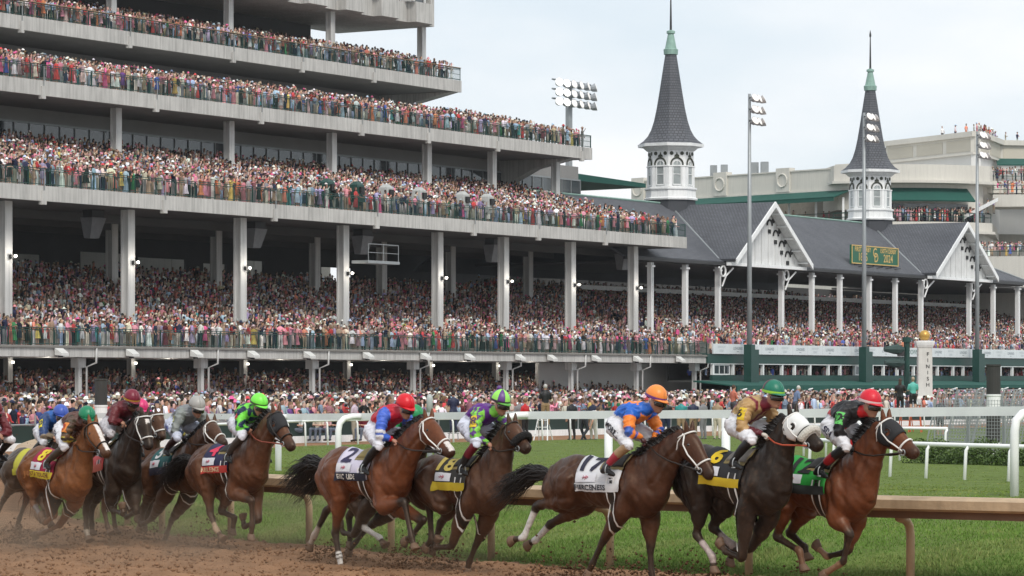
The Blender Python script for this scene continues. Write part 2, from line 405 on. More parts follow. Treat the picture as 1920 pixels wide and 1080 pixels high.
def pipe_rail(name, label, P, height, r, step, over, beam=None, group=None, start=0.5, posts=None):
    """White rail: a top pipe or box beam on gooseneck posts that stand off to one side."""
    P = np.asarray(P, float); L = poly_len(P)
    root = thing(name, tuple(P[len(P) // 2]), label, 'rail', group)
    T = P.copy(); T[:, 2] += height
    n = max(1, int(L / 5.5))
    for i in range(n):
        a, b = L * i / n + 0.004, L * (i + 1) / n - 0.004
        seg = [poly_at(T, s) for s in np.linspace(a, b, 6)]
        mb = MB()
        if beam: sweep(mb, seg, [(-beam[0], -beam[1]), (beam[0], -beam[1]), (beam[0], beam[1]), (-beam[0], beam[1])])
        else: mb.tube(seg, r, 8)
        mb.build('rail_beam', M_rail, root, smooth=not beam)
    Bs = side(P, over)
    todo = posts or [(s, True) for s in np.arange(start, L, step)]
    for s, bent in todo:
        b, c = poly_at(Bs, s), poly_at(T, s)
        mb = MB(); q = lambda f, z: (b[0] + (c[0] - b[0]) * f, b[1] + (c[1] - b[1]) * f, z)
        zt = c[2]
        if not bent:
            mb.tube([(c[0], c[1], c[2] - height - 0.2), (c[0], c[1], zt - 0.074)], r * 1.0, 8)
        elif abs(over) > 0.2:
            mb.tube([q(0, b[2] - 0.2), q(0, zt - 0.30), q(0.06, zt - 0.14), q(0.25, zt - 0.04), q(0.55, zt), q(0.95, zt)], r * 0.9, 8)
        else:
            mb.tube([q(0, b[2] - 0.2), q(0.4, zt - 0.12), q(1, zt - 0.02)], r * 0.75, 8)
        mb.build('rail_post', M_rail, root, smooth=True)
    return root
def white_rails():
    k = [i for i in range(NC) if W_[i][1] < 91 and W_[i][1] > 39]
    P = W_[k[0]:k[-1] + 1:3].copy()
    pipe_rail('white_rail', 'big white box rail on gooseneck posts running across the whole infield turf', P, 1.27, 0.075, 5.6, 0.55, beam=(0.05, 0.072), posts=[(18.78, True), (18.04, False), (24.22, True), (33.64, True), (36.18, False), (39.58, False), (43.09, False), (47.38, True), (49.77, False)])
    Q = F_[8:150:3].copy(); Q[:, 2] = 0.0
    pipe_rail('white_rail', 'slim white pipe rail along the homestretch behind the big box rail', Q, 1.0, 0.05, 1.9, 0.08)
    R = np.array([(7.3, 85, 0.12), (8.9, 80, 0.12), (10.7, 76.5, 0.12), (13, 73, 0.12), (16, 69, 0.12)])
    pipe_rail('white_rail', 'low white pipe rail with leaning posts in front of the trimmed hedge', resample(R, 40), 0.84, 0.055, 1.55, 0.12, start=0.2)
    R = np.array([(9.5, 104, 0.05), (11.8, 98, 0.05), (13.2, 97, 0.05)])
    pipe_rail('white_rail', 'short white rail with two hooped ends behind the hedge by the wire cage', resample(R, 20), 1.0, 0.05, 1.6, 0.08, start=0.1)
white_rails()

def outer_fence():
    root = thing('trackside_fence', FW(-35, 48, 0), 'dark green cloth fence on a white kerb between homestretch and apron crowd', 'fence')
    for i in range(24):
        a = -108 + i * 9.0
        mb = MB(); mb.fbox(a, a + 8.98, 47.8, 48.1, -0.05, 0.24); mb.build('kerb', M_white, root)
        mb = MB(); mb.fbox(a + 0.02, a + 8.96, 47.92, 47.97, 0.243, 0.86); mb.build('cloth_panel', mat('green_cloth', (0.018, 0.035, 0.030), 0.85, 0.25, 0.8), root)
        mb = MB(); mb.tube([FW(a, 47.95, 0.9), FW(a + 8.98, 47.95, 0.9)], 0.035, 6); mb.build('top_rail', M_gray, root)
        for j in range(3):
            mb = MB(); mb.tube([FW(a + 0.1 + j * 3, 48.02, 0.2), FW(a + 0.1 + j * 3, 48.02, 1.25 if j == 0 else 0.92)], 0.035, 6); mb.build('fence_post', M_gray, root)
outer_fence()
# ------------------------------------------------------------------ the big grandstand
T_END = 88.0
BAYS = [-28, -17, -5.5, 6.3, 18.2, 30.2, 42.4, 55.2, 64.4, 74.6, T_END]
# deck: front w, floor z, fascia bottom z, back w, rise per metre, label words
DECKS = {
    'lower': dict(w=0.0, z=4.56, zb=3.94, back=-20.2, slope=0.27, flat=2.2),
    'third': dict(w=-2.0, z=14.26, zb=13.40, back=-19.0, slope=0.245, flat=2.0),
    'second': dict(w=-12.0, z=22.08, zb=21.16, back=-22.5, slope=0.22, flat=2.0),
    'top': dict(w=-24.0, z=28.22, zb=27.28, back=-34.0, slope=0.24, flat=1.6),
}
def deck_z(D, w):
    """Floor height of a deck at depth w."""
    return D['z'] + max(0.0, (D['w'] - D['flat'] - w)) * D['slope']
M_dsoff = mat('shaded_soffit', (0.075, 0.072, 0.07), 0.9, 0.15, 0.4)  # near-black colour carries the hall ceiling's shade, no soot
GS = thing('grandstand', FW(30, -10, 0), 'huge grey grandstand of stacked open balconies packed with spectators', 'grandstand')
def terrace(D, t0, t1, parent, name='seating_terrace', soffit=True):
    mb = MB(); w = D['w'] - 0.25; z = D['z']
    mb.fbox(t0, t1, w - D['flat'], w, D['zb'] + 0.25, z)
    w -= D['flat']
    while w > D['back']:
        zz = deck_z(D, w - 0.4)
        mb.fbox(t0, t1, w - 0.85, w, zz - 0.6, zz); w -= 0.85
    mb.build(name, M_steps, parent)
    if soffit:
        mb = MB(); mb.fbox(t0, t1, D['back'] - 8, D['w'] - 0.3, D['zb'] + 0.02, D['zb'] + 0.2); mb.build('soffit', M_white if D['zb'] < 5 else M_dsoff if D['zb'] < 15 else M_concd, parent)  # lowest soffit is white to bounce light onto the crowd below
def railing(D, t0, t1, parent, zrail=1.07, mt=None, wood=False, step=2.05):
    mt = mt or M_green; w = D['w'] - 0.12; z = D['z'] + 0.04
    mb = MB()
    for h in (zrail, zrail - 0.12, 0.12): mb.fbox(t0, t1, w - 0.02, w + 0.02, z + h - 0.02, z + h + 0.025)
    r = mb.build('railing', mt, parent)
    n = int((t1 - t0) / step)
    mb = MB(); mb.box((0, 0, zrail / 2), (0.06, 0.06, zrail), math.atan2(FD[1], FD[0])); data = mb.build('railing_post', mt, data_only=True)
    for i in range(n + 1):
        inst('railing_post', data, FW(t0 + (t1 - t0) * i / n, w - 0.045, z), r)
    mb = MB(); k = 0
    a = t0 + 0.1
    while a < t1:
        mb.fbox(a - 0.010, a + 0.010, w - 0.010, w + 0.010, z + 0.14, z + zrail - 0.14); a += 0.145
    b = mb.build('baluster', mt, r, kind='stuff')
    if wood:
        mb = MB(); mb.fbox(t0, t1, w - 0.09, w + 0.09, z + zrail + 0.03, z + zrail + 0.075); mb.build('handrail', mat('rail_timber', (0.30, 0.20, 0.12), 0.6), r)
    return r
def fascia(D, t0, t1, parent, bracket=True, top=0.06):
    cuts = [t0] + [b for b in BAYS if t0 < b < t1 - 1] + [t1]
    for a, b in zip(cuts[:-1], cuts[1:]):
        mb = MB(); mb.fbox(a + 0.012, b - 0.012, D['w'] - 0.25, D['w'], D['zb'], D['z'] + top); mb.build('fascia_panel', M_conc, parent)
        if bracket and a > t0:
            mb = MB(); mb.fbox(a - 0.20, a + 0.20, D['w'] - 0.2, D['w'] + 0.10, D['zb'] - 0.22, D['zb'] + 0.62); mb.build('joint_bracket', M_conc, parent)
        if bracket:
            mb = MB(); mb.tube([FW(a + 0.05, D['w'] + 0.06, D['z'] + 1.0), FW(a + 0.05, D['w'] + 0.06, D['zb'] + 0.5)], 0.035, 6); mb.build('downpipe', M_gray, parent)
def column(t, w, z0, z1, half, parent, name='column'):
    mb = MB()
    # H-shaped post: two flanges and a web, as it catches the light
    mb.fbox(t - half, t + half, w - half * 0.9, w - half * 0.55, z0, z1); mb.fbox(t - half, t + half, w + half * 0.55, w + half * 0.9, z0, z1)
    mb.fbox(t - half * 0.75, t + half * 0.75, w - half * 0.549, w + half * 0.549, z0, z1)
    return mb.build(name, M_col, parent)
def glass_wall(t0, t1, w, z0, z1, parent, pane=1.62, top=1.2):
    mb = MB(); mb.fbox(t0, t1, w - 0.4, w - 0.22, z1, z1 + top); mb.build('wall_band', M_concd, parent)
    mb = MB(); mb.fbox(t0, t1, w - 0.12, w + 0.02, z1 - 0.08, z1 + 0.06); mb.fbox(t0, t1, w - 0.12, w + 0.02, z0 - 0.1, z0)
    fr = mb.build('window_frame', M_gray, parent)
    n = int((t1 - t0) / pane); pw = (t1 - t0) / n
    mb = MB(); mb.hexa([tuple(Vector(FW(a, b, c)) - Vector(FW(0, 0, 0))) for a, b, c in
        [(0.03, -0.02, 0), (pw - 0.03, -0.02, 0), (pw - 0.03, 0, 0), (0.03, 0, 0), (0.03, -0.02, z1 - z0), (pw - 0.03, -0.02, z1 - z0), (pw - 0.03, 0, z1 - z0), (0.03, 0, z1 - z0)]])
    d = mb.build('window_pane', M_glass, data_only=True)
    for i in range(n):
        p = FW(t0 + i * pw, w - 0.05, z0); inst('window_pane', d, p, parent)
    mb = MB()
    for i in range(n + 1): mb.fbox(t0 + i * pw - 0.03, t0 + i * pw + 0.03, w - 0.1, w + 0.03, z0, z1 - 0.081)
    mb.build('mullion', M_gray, parent, kind='stuff')
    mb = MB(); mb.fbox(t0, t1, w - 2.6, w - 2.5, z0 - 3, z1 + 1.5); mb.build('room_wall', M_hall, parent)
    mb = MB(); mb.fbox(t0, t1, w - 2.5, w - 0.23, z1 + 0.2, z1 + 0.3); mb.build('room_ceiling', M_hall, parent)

ORD = 'first second third fourth fifth sixth seventh eighth ninth tenth eleventh twelfth thirteenth fourteenth'.split()
def build_grandstand():
    D = DECKS
    tl = {'lower': -26, 'third': -26, 'second': -16, 'top': -4}
    for k in D:
        te = T_END + (1.7 if k == 'second' else 0)
        terrace(D[k], tl[k], te, GS); fascia(D[k], tl[k], te, GS, bracket=(k != 'lower'))
        railing(D[k], tl[k], te, GS, wood=(k == 'top'))
        # returned railing on the far end
        mb = MB(); w0 = D[k]['w'] - 0.15
        for h in (1.07, 0.6, 0.14): mb.tube([FW(te - 0.05, w0, D[k]['z'] + h), FW(te - 0.05, w0 - 6, D[k]['z'] + h + 1.0)], 0.022, 6)
        for j in range(8): mb.tube([FW(te - 0.05, w0 - j * 0.8, D[k]['z'] + j * 0.13), FW(te - 0.05, w0 - j * 0.8, D[k]['z'] + 1.07 + j * 0.13)], 0.018, 5)
        mb.build('end_railing', M_green, GS)
    # lower hall: columns, back wall with gaps to the daylight, beams, lamps
    for t in (-7, 5.1, 17.0, 29.0, 41.1, 53.3, 62.5, 72.5, 82.5):
        c = column(t, -4.0, deck_z(D['lower'], -4) - 0.1, D['third']['zb'], 0.34, GS)
        mb = MB(); mb.fbox(t - 0.02, t + 0.22, -3.66, -3.45, 9.9, 10.15); mb.build('lamp_bracket', M_dark, c)
        mb = MB(); mb.ell(FW(t + 0.22, -3.35, 10.05), (0.10, 0.10, 0.10), 8, 6); mb.build('bulb', M_lamp, c); bulb_light(FW(t + 0.22, -3.0, 10.05), 30, c)
    for t in (17, 29.1, 41, 53.3, 62.3, 72.2, 84.2): column(t, -15, deck_z(D['lower'], -15) - 0.1, D['third']['zb'], 0.33, GS)
    for w in (-9.0, -15.0, -21.0):
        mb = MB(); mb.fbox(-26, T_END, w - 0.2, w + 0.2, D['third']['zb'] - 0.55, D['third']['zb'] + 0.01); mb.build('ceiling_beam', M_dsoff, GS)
    for i in range(9):
        mb = MB(); t = 8 + i * 7.3; mb.fbox(t, t + 1.3, -12.1, -11.9, 13.1, 13.2); mb.build('ceiling_lamp', M_lamp if i % 2 else M_lens, GS)
    wb = -27.5
    mb = MB(); mb.fbox(-26, T_END, wb, -20.3, 8.9, 9.42); mb.build('concourse_slab', M_steps, GS)
    spans = [(-24, 27, 0), (27, 30, 1), (30, 31.5, 0), (31.5, 36.5, 1), (36.5, 41, 0), (41, 47, 1), (47, 47.8, 0), (47.8, 53.8, 1), (53.8, 56.0, 0), (56.0, 59, 1), (59, 60.5, 0), (60.5, 64, 1), (64, 72, 0), (72, 76.5, 1), (76.5, 90, 0), (90, 92, 1), (92, 112, 0)]
    zf = 9.42
    for i, (a, b, g) in enumerate(spans):
        mb = MB()
        if g:
            mb.fbox(a, b, wb - 0.2, wb, zf - 3, zf + 1.0); mb.fbox(a, b, wb - 0.2, wb, zf + 2.25 + (i % 3) * 0.2, 16)
        else: mb.fbox(a, b, wb - 0.2, wb, zf - 3, 16)
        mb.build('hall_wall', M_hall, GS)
    # third-level back wall: glazing
    glass_wall(-20, 100, -19.2, 17.0, 20.2, GS)
    for t in (2, 15.5, 28.3, 41.2, 54.1, 67.2, 76.9, 87.0): column(t, -14.0, deck_z(D['third'], -14) - 0.1, D['second']['zb'], 0.30, GS)
    glass_wall(-6, 86, -31.0, 24.6, 26.8, GS, 2.3, 0.45)
    mb = MB(); mb.fbox(-12, T_END, -33, -22.6, 23.7, 24.15); mb.build('concourse_slab', M_steps, GS)
    for t in (44, 58.6, 72.6, 86.3): column(t, -27.0, deck_z(D['top'], -27) - 0.1, 32.9, 0.30, GS)
    mb = MB(); mb.fbox(0, 80, -34.6, -34.2, 29, 34.0); mb.build('wall_band', M_hall, GS)
    # soffit haunches at the far ends of the decks
    for k in ('top', 'second'):
        d = D[k]; mb = MB()
        pr = [(d['w'] - 0.3, d['zb']), (d['w'] - 4, d['zb'] - 0.75), (d['w'] - 8, d['zb'] - 2.6), (d['w'] - 8, d['zb'])]
        mb.rings([[FW(t, a, b) for a, b in pr] for t in (T_END - 1.2, T_END - 0.05)]); mb.build('end_haunch', M_conc, GS)
    # press level with its folded front
    pts = []
    t = 20.0
    while t < 85.5:
        pts += [(t, -25.0), (t + 2.6, -25.0), (t + 3.4, -25.9), (t + 5.2, -25.9)]; t += 5.2
    pts = [p for p in pts if p[0] < 86.4] + [(86.6, -25.9), (86.6, -36), (20, -36)]
    mb = MB(); mb.rings([[FW(a, b, z) for a, b in pts] for z in (32.9, 34.6)]); mb.build('press_level', M_conc, GS)
    mb = MB(); mb.rings([[FW(a, b - 0.7, z) for a, b in pts] for z in (34.6, 38)]); mb.build('press_wall', M_glass, GS)
    for i in range(12):
        t = 84.6 - i * 2.6
        mb = MB(); mb.fbox(t, t + 0.25, -26.4, -25.6 + (0.6 if i % 2 else 0), 34.61, 37); mb.build('window_frame', M_col, GS)
    mb = MB(); mb.fbox(86.0, 86.6, -26.9, -25.9, 34.61, 38); mb.build('corner_post', M_conc, GS)
    # ground level: posts under the lower deck, block wall, lamps, floodlights on the fascia
    for t in (-4, 8.4, 20.7, 33.1, 45.5, 58.0, 67.5, 77.7, 87.4):
        c = column(t, -1.0, -0.1, 3.94, 0.16, GS)
        mb = MB(); mb.fbox(t - 0.36, t + 0.36, -1.3, -0.7, 3.3, 3.90); mb.build('column_cap', M_col, c)
        mb = MB(); mb.tube([FW(t + 0.42, 0.06, 4.5), FW(t + 0.42, 0.06, 3.6), FW(t + 0.25, -0.55, 3.35), FW(t + 0.25, -0.55, 0)], 0.07, 7); mb.build('downpipe', M_col, c, smooth=True)
    for t in (0.5, 12.4, 24.9, 37.5, 50.3, 61.4, 71):
        c = column(t, -10.0, 0, 4.2, 0.22, GS)
        mb = MB(); mb.box(FW(t, -9.6, 3.68), (0.17, 0.17, 0.15)); mb.build('bulb', M_lamp, c); bulb_light(FW(t, -6.8, 3.3), 45, c)
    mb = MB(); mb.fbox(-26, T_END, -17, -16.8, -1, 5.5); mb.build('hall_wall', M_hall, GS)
    mb = MB(); mb.fbox(71.0, 97, -6.3, -6.0, -0.1, 3.9); mb.build('block_wall', M_block, GS)
    mb = MB(); mb.fbox(-26, T_END + 0.8, -0.35, 0.12, 4.48, 4.60); mb.build('deck_edge', mat('deck_edge', (0.20, 0.19, 0.175), 0.9, 0.2, 1), GS)
    fl = -1
    for t in (5.2, 12.0, 18.5, 24.6, 30.9, 37.9, 45.1, 50.9, 57.9, 62.5, 69.1, 75.6, 82.6):
        fl += 1; o = thing('floodlight', FW(t, 0.1, 4.2), ORD[fl] + ' grey wedge floodlight from the left on the lowest balcony fascia', 'floodlight', 'floodlights along the lowest balcony fascia')
        mb = MB(); mb.rings([[FW(t - 0.40, 0.13, 4.05), FW(t + 0.40, 0.13, 4.05), FW(t + 0.40, 0.13, 4.46), FW(t - 0.40, 0.13, 4.46)], [FW(t - 0.34, 0.62, 4.00), FW(t + 0.34, 0.62, 4.00), FW(t + 0.34, 0.62, 4.16), FW(t - 0.34, 0.62, 4.16)]])
        mb.build('housing', mat('lamp_housing', (.62, .62, .60), .5), o); mb = MB(); mb.fbox(t - 0.06, t + 0.06, 0.13, 0.4, 3.9, 3.995); mb.build('bracket', M_dark, o)
    for k, t in enumerate((16.0, 33.5, 46.5, 64.3, 84.5)):
        o = thing('loudspeaker', FW(t, -6, 12.9), ORD[k] + ' grey box loudspeaker from the left hanging under the second balcony', 'loudspeaker', 'loudspeakers hanging in the lower hall')
        mb = MB(); mb.rings([[FW(t - .7, -6.5, 12.9), FW(t + .7, -6.5, 12.9), FW(t + .7, -5.5, 12.9), FW(t - .7, -5.5, 12.9)], [FW(t - .45, -6.4, 11.6), FW(t + .45, -6.4, 11.6), FW(t + .45, -5.9, 11.6), FW(t - .45, -5.9, 11.6)]])
        mb.build('cabinet', mat('grey_cabinet', (0.16, 0.165, 0.175), 0.6), o); mb = MB(); mb.fbox(t - .6, t + .6, -6.4, -5.6, 12.92, 13.38); mb.build('hanger', M_dark, o)
build_grandstand()
def rear_shed():
    o = thing('rear_building', FW(30, -46, 0), 'pale walled building glimpsed through the gaps behind the lower hall', 'building')
    for i in range(10):
        mb = MB(); mb.fbox(-20 + i * 12, -20 + i * 12 + 11.9, -47, -46, -.1, 20 + 1.2 * (i % 3)); mb.build('wall_panel', M_beige, o)
    mb = MB(); mb.fbox(-20, 100, -60, -45.8, 22.6, 23.0); mb.build('roof', M_steps, o)
rear_shed()
def camera_platform():
    o = thing('camera_platform', FW(41.5, -3, 10.9), 'small grey camera platform with railing fixed to a hall column', 'platform')
    mb = MB(); mb.fbox(41.6, 45.6, -3.6, -2.2, 10.75, 10.95); mb.build('floor', M_gray, o)
    for t in (41.7, 43.6, 45.5):
        mb = MB(); mb.tube([FW(t, -2.25, 10.9), FW(t, -2.25, 12.1)], 0.03, 6); mb.build('post', M_gray, o)
    mb = MB(); mb.tube([FW(41.7, -2.25, 12.1), FW(45.5, -2.25, 12.1), FW(45.5, -3.5, 12.1)], 0.03, 6); mb.tube([FW(41.7, -2.25, 11.5), FW(45.5, -2.25, 11.5)], 0.025, 6); mb.build('guard_rail', M_gray, o)
camera_platform()
def hooded_cameras():
    """Broadcast cameras under rain covers on the second balcony's front."""
    d = DECKS['third']
    for i, (t, c) in enumerate([(37.6, 0), (41.2, 0), (44.9, 1), (49.2, 1), (55.0, 1), (58.4, 1)]):
        o = thing('broadcast_camera', FW(t, -2.5, d['z']), ['leftmost', 'second', 'third', 'fourth', 'fifth', 'rightmost'][i] + (' green' if not c else ' grey') + ' rain hooded broadcast camera on the second balcony', 'camera', 'broadcast cameras on the second balcony')
        mb = MB(); mb.rings([[FW(t + a * k, -2.9 + b * k, d['z'] + h) for a, b in ((-.5, -.4), (.5, -.4), (.5, .4), (-.5, .4))] for k, h in ((1.0, 0.75), (0.95, 1.4), (0.85, 1.95), (0.35, 2.2))])
        mb.build('hood', mat('grey_hood', (0.42, 0.43, 0.42), 0.8) if c else M_green, o)
        mb = MB(); mb.fbox(t - .22, t + .22, -2.52, -2.35, d['z'] + 1.35, d['z'] + 1.8); mb.build('lens_opening', M_black, o)
        for a in (-.3, .3):
            mb = MB(); mb.tube([FW(t, -2.9, d['z'] + 0.8), FW(t + a, -2.7, d['z'])], 0.03, 5); mb.build('tripod_leg', M_dark, o)
hooded_cameras()
def canopy():
    o = thing('terrace_canopy', FW(104, -30, 18), 'flat dark green canopy on posts beyond the end of the second balcony', 'canopy')
    mb = MB(); mb.hexa([FW(84, -36, 20.9), FW(124, -36, 20.9), FW(124, -26, 21.0), FW(84, -26, 21.0), FW(84, -36, 22.2), FW(124, -36, 21.4), FW(124, -26, 21.4), FW(84, -26, 22.2)]); mb.build('roof', M_awn, o)
    for t in (92, 104, 116):
        mb = MB(); mb.fbox(t - .15, t + .15, -30.2, -29.9, 15, 20.95); mb.build('post', M_dark, o)
canopy()

# ------------------------------------------------------------------ the old twin-spired stand
OLD = thing('spired_stand', FW(125, -10, 0), 'old white stand with long grey shingle roof and two white gables', 'grandstand')
OD = dict(w=0.0, z=4.7, zb=4.0, back=-27.0, slope=0.235, flat=1.0)
EZ, RZ, EW, RW = 12.75, 18.25, -4.6, -14.0
def build_old():
    terrace(OD, T_END + 0.3, 190, OLD, soffit=False)
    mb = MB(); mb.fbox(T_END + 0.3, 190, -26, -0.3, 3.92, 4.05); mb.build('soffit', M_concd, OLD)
    mb = MB(); mb.fbox(90, 235, -27.4, -27.2, -1, 12.3); mb.build('hall_wall', M_hall, OLD)
    mb = MB(); mb.fbox(100, 190, -19.5, -19.3, 10.6, 11.0); mb.build('gallery_edge', M_white, OLD)
    mb = MB(); mb.fbox(100, 190, -27.1, -19.4, 10.7, 10.95); mb.build('gallery_floor', M_steps, OLD)
    mb = MB(); mb.fbox(T_END - 1, 166.5, -22, EW - 0.4, 12.3, 12.5); mb.fbox(166.6, 235, -27, -9, 12.3, 12.5); mb.build('ceiling', M_hall, OLD)
    # roof slopes in lengths with shingles
    def slope(t0, t1):
        mb = MB()
        mb.hexa([FW(t0, EW, EZ - 0.22), FW(t1, EW, EZ - 0.22), FW(t1, RW, RZ - 0.22), FW(t0, RW, RZ - 0.22), FW(t0, EW, EZ), FW(t1, EW, EZ), FW(t1, RW, RZ), FW(t0, RW, RZ)])
        o = mb.build('roof_slope', M_shing, OLD)
        L = math.hypot(EW - RW, RZ - EZ)
        uv_by(o, lambda c: ((c.x - FO[0]) * FD[0] + (c.y - FO[1]) * FD[1], (c.z - EZ) / (RZ - EZ) * L))
        mb = MB(); mb.hexa([FW(t0, RW - 11, EZ - 1), FW(t1, RW - 11, EZ - 1), FW(t1, RW - 0.01, RZ - 0.25), FW(t0, RW - 0.01, RZ - 0.25), FW(t0, RW - 11, EZ - .8), FW(t1, RW - 11, EZ - .8), FW(t1, RW - 0.01, RZ), FW(t0, RW - 0.01, RZ)])
        mb.build('rear_slope', M_shing, OLD)
        mb = MB(); mb.fbox(t0, t1, EW - 0.02, EW + 0.2, EZ - 0.36, EZ - 0.1); mb.build('gutter', M_dark, OLD)
        mb = MB(); mb.tube([FW(t0, RW, RZ + 0.05), FW(t1, RW, RZ + 0.05)], 0.10, 6); mb.build('ridge_cap', M_copper, OLD)
    slope(82, 134); slope(134, 150)
    Lh = math.hypot(EW - RW, RZ - EZ)
    mb = MB(); a, b, c = FW(150.01, EW, EZ), FW(167, EW, EZ), FW(150.01, RW, RZ); d = FW(167, RW - 9.5, EZ); dn = lambda p: (p[0], p[1], p[2] - .22)
    mb.add([a, b, c, d, dn(a), dn(b), dn(c), dn(d)], [(0, 1, 2), (1, 3, 2), (4, 6, 5), (5, 6, 7), (0, 4, 5, 1), (1, 5, 7, 3)]); o = mb.build('hip_slope', M_shing, OLD)
    uv_by(o, lambda c: ((c.x - FO[0]) * FD[0] + (c.y - FO[1]) * FD[1], (c.z - EZ) / (RZ - EZ) * Lh))
    mb = MB(); mb.tube([FW(167, EW, EZ + .05), FW(150, RW, RZ + .05)], .1, 6); mb.build('hip_cap', M_gray, OLD)
    mb = MB(); mb.fbox(150, 167, EW - .02, EW + .2, EZ - .36, EZ - .1); mb.build('gutter', M_dark, OLD)
    # cross gables
    for k, (ta, half) in enumerate(((106.7, 7.1), (148.6, 7.3))):
        zf = EZ + 0.02; zr = RZ - 0.32
        for sg in (-1, 1):
            mb = MB(); e = ta + sg * (half + 0.25); n = 0.2
            lo = [FW(e, -3.4, zf), FW(ta, -3.4, zr + .02), FW(ta, RW - .3, zr + .02), FW(e, -5.1, zf)]
            hi = [(p[0], p[1], p[2] + n) for p in lo]
            mb.hexa(lo + hi if sg < 0 else lo[::-1] + hi[::-1]); o = mb.build('gable_roof', M_shing, OLD)
            uv_by(o, lambda c, ta=ta: ((c.x - FO[0]) * FN[0] + (c.y - FO[1]) * FN[1], abs((c.x - FO[0]) * FD[0] + (c.y - FO[1]) * FD[1] - ta) * 1.27))
            mb = MB(); a, b = (e, zf - .05), (ta, zr + .05)
            mb.hexa([FW(a[0], -3.42, a[1] - .28), FW(b[0], -3.42, b[1] - .30), FW(b[0], -3.28, b[1] - .30), FW(a[0], -3.28, a[1] - .28), FW(a[0], -3.42, a[1] + .22), FW(b[0], -3.42, b[1] + .2), FW(b[0], -3.28, b[1] + .2), FW(a[0], -3.28, a[1] + .22)])
            mb.build('bargeboard', M_white, OLD)
            mb = MB(); mb.tube([FW(ta + sg * (half + .35), -5.0, zf + .18), FW(ta + sg * .4, RW + .4, zr + .15)], 0.10, 6); mb.build('valley_flashing', M_gray, OLD)
            mb = MB(); e = ta + sg * half
            lo = [FW(e, -4.3, zf - .10), FW(e, -3.45, zf - .10), FW(ta, -3.45, zr - .10), FW(ta, -4.3, zr - .10)]
            hi = [(p[0], p[1], p[2] + .06) for p in lo]; mb.hexa(lo + hi if sg > 0 else lo[::-1] + hi[::-1]); mb.build('overhang_soffit', M_gable, OLD)
        # boarded gable wall, board by board
        n = 22
        for i in range(n):
            x0, x1 = -half + 2 * half * i / n, -half + 2 * half * (i + 1) / n
            h0, h1 = (zr - zf) * (1 - abs(x0) / half), (zr - zf) * (1 - abs(x1) / half); j = 0.03 * (i % 2)
            c = [FW(ta + x0 + .015, -4.5 - j, zf - .1), FW(ta + x1 - .015, -4.5 - j, zf - .1), FW(ta + x1 - .015, -4.35 - j, zf - .1), FW(ta + x0 + .015, -4.35 - j, zf - .1)]
            t = [FW(ta + x0 + .015, -4.5 - j, zf + h0), FW(ta + x1 - .015, -4.5 - j, zf + h1), FW(ta + x1 - .015, -4.35 - j, zf + h1), FW(ta + x0 + .015, -4.35 - j, zf + h0)]
            mb = MB(); mb.hexa(c + t); mb.build('board', M_gable, OLD)
        mb = MB(); mb.fbox(ta - half - .2, ta + half + .2, -4.34, -3.9, zf - .38, zf - .11); mb.build('tie_beam', M_white, OLD)
        # black cut-outs up both slopes
        for sg in (1,):
            for i in range(4):
                f = 0.14 + 0.2 * i; x = ta + sg * half * (1 - f) * 0.83; z = zf + (zr - zf) * f * 0.86 + 0.55
                mb = MB(); mb.lathe((0, 0, 0), [(0.24, 0), (0.24, 0.04)], 12)
                vs = [FW(x + p[0], -4.33 + p[2], z + p[1]) for p in mb.v]; m2 = MB(); m2.add(vs, mb.f)
                arc = [FW(x - sg * .75 + 0.48 * math.cos(a), -4.3, z - .45 + 0.48 * math.sin(a)) for a in np.linspace(0, math.pi, 9)]
                m2.tube(arc, 0.08, 5); m2.fbox(x - sg * .75 - .24, x - sg * .75 + .24, -4.34, -4.29, z - 1.15, z - .80)
                m2.build('cutout_ornament', M_black, OLD)
        # rafters seen under the overhang
        for i in range(5):
            f = i / 5; z = zf + (zr - zf) * f; x = half * (1 - f)
            mb = MB(); mb.fbox(ta + x - .08 - .6, ta + x + .08 - .6, -4.32, -3.44, z + .16, z + .30); mb.build('purlin', M_white, OLD)
    # columns with brackets
    for i, t in enumerate((87.2, 93.2, 99.1, 111.1, 117.2, 123, 129.3, 135.1, 141, 152.6, 158.7, 165.1)):
        mb = MB(); big = t in (111.1, 152.6, 99.1, 141)
        z0 = deck_z(OD, -5) - .1
        for a in (-1, 1): mb.fbox(t + a * .15 - .05, t + a * .15 + .05, -5.2, -4.8, z0, 12.29)
        mb.fbox(t - .095, t + .095, -5.06, -4.90, z0, 12.29); mb.fbox(t - .3, t + .3, -5.3, -4.7, 11.9, 12.05)
        c = mb.build('column', M_white, OLD)
        if big:
            for sg in (-1, 1):
                m2 = MB(); m2.tube([FW(t + sg * .2, -4.7, 10.6), FW(t + sg * .5, -4.5, 11.5), FW(t + sg * 1.3, -4.2, 12.2)], .08, 6); m2.build('bracket', M_white, c)
            m2 = MB(); m2.tube([FW(t + .45 * math.cos(a), -4.5, 11.9 + .45 * math.sin(a)) for a in np.linspace(0, 2 * math.pi, 17)], .09, 6); m2.build('bracket_ring', M_white, c)
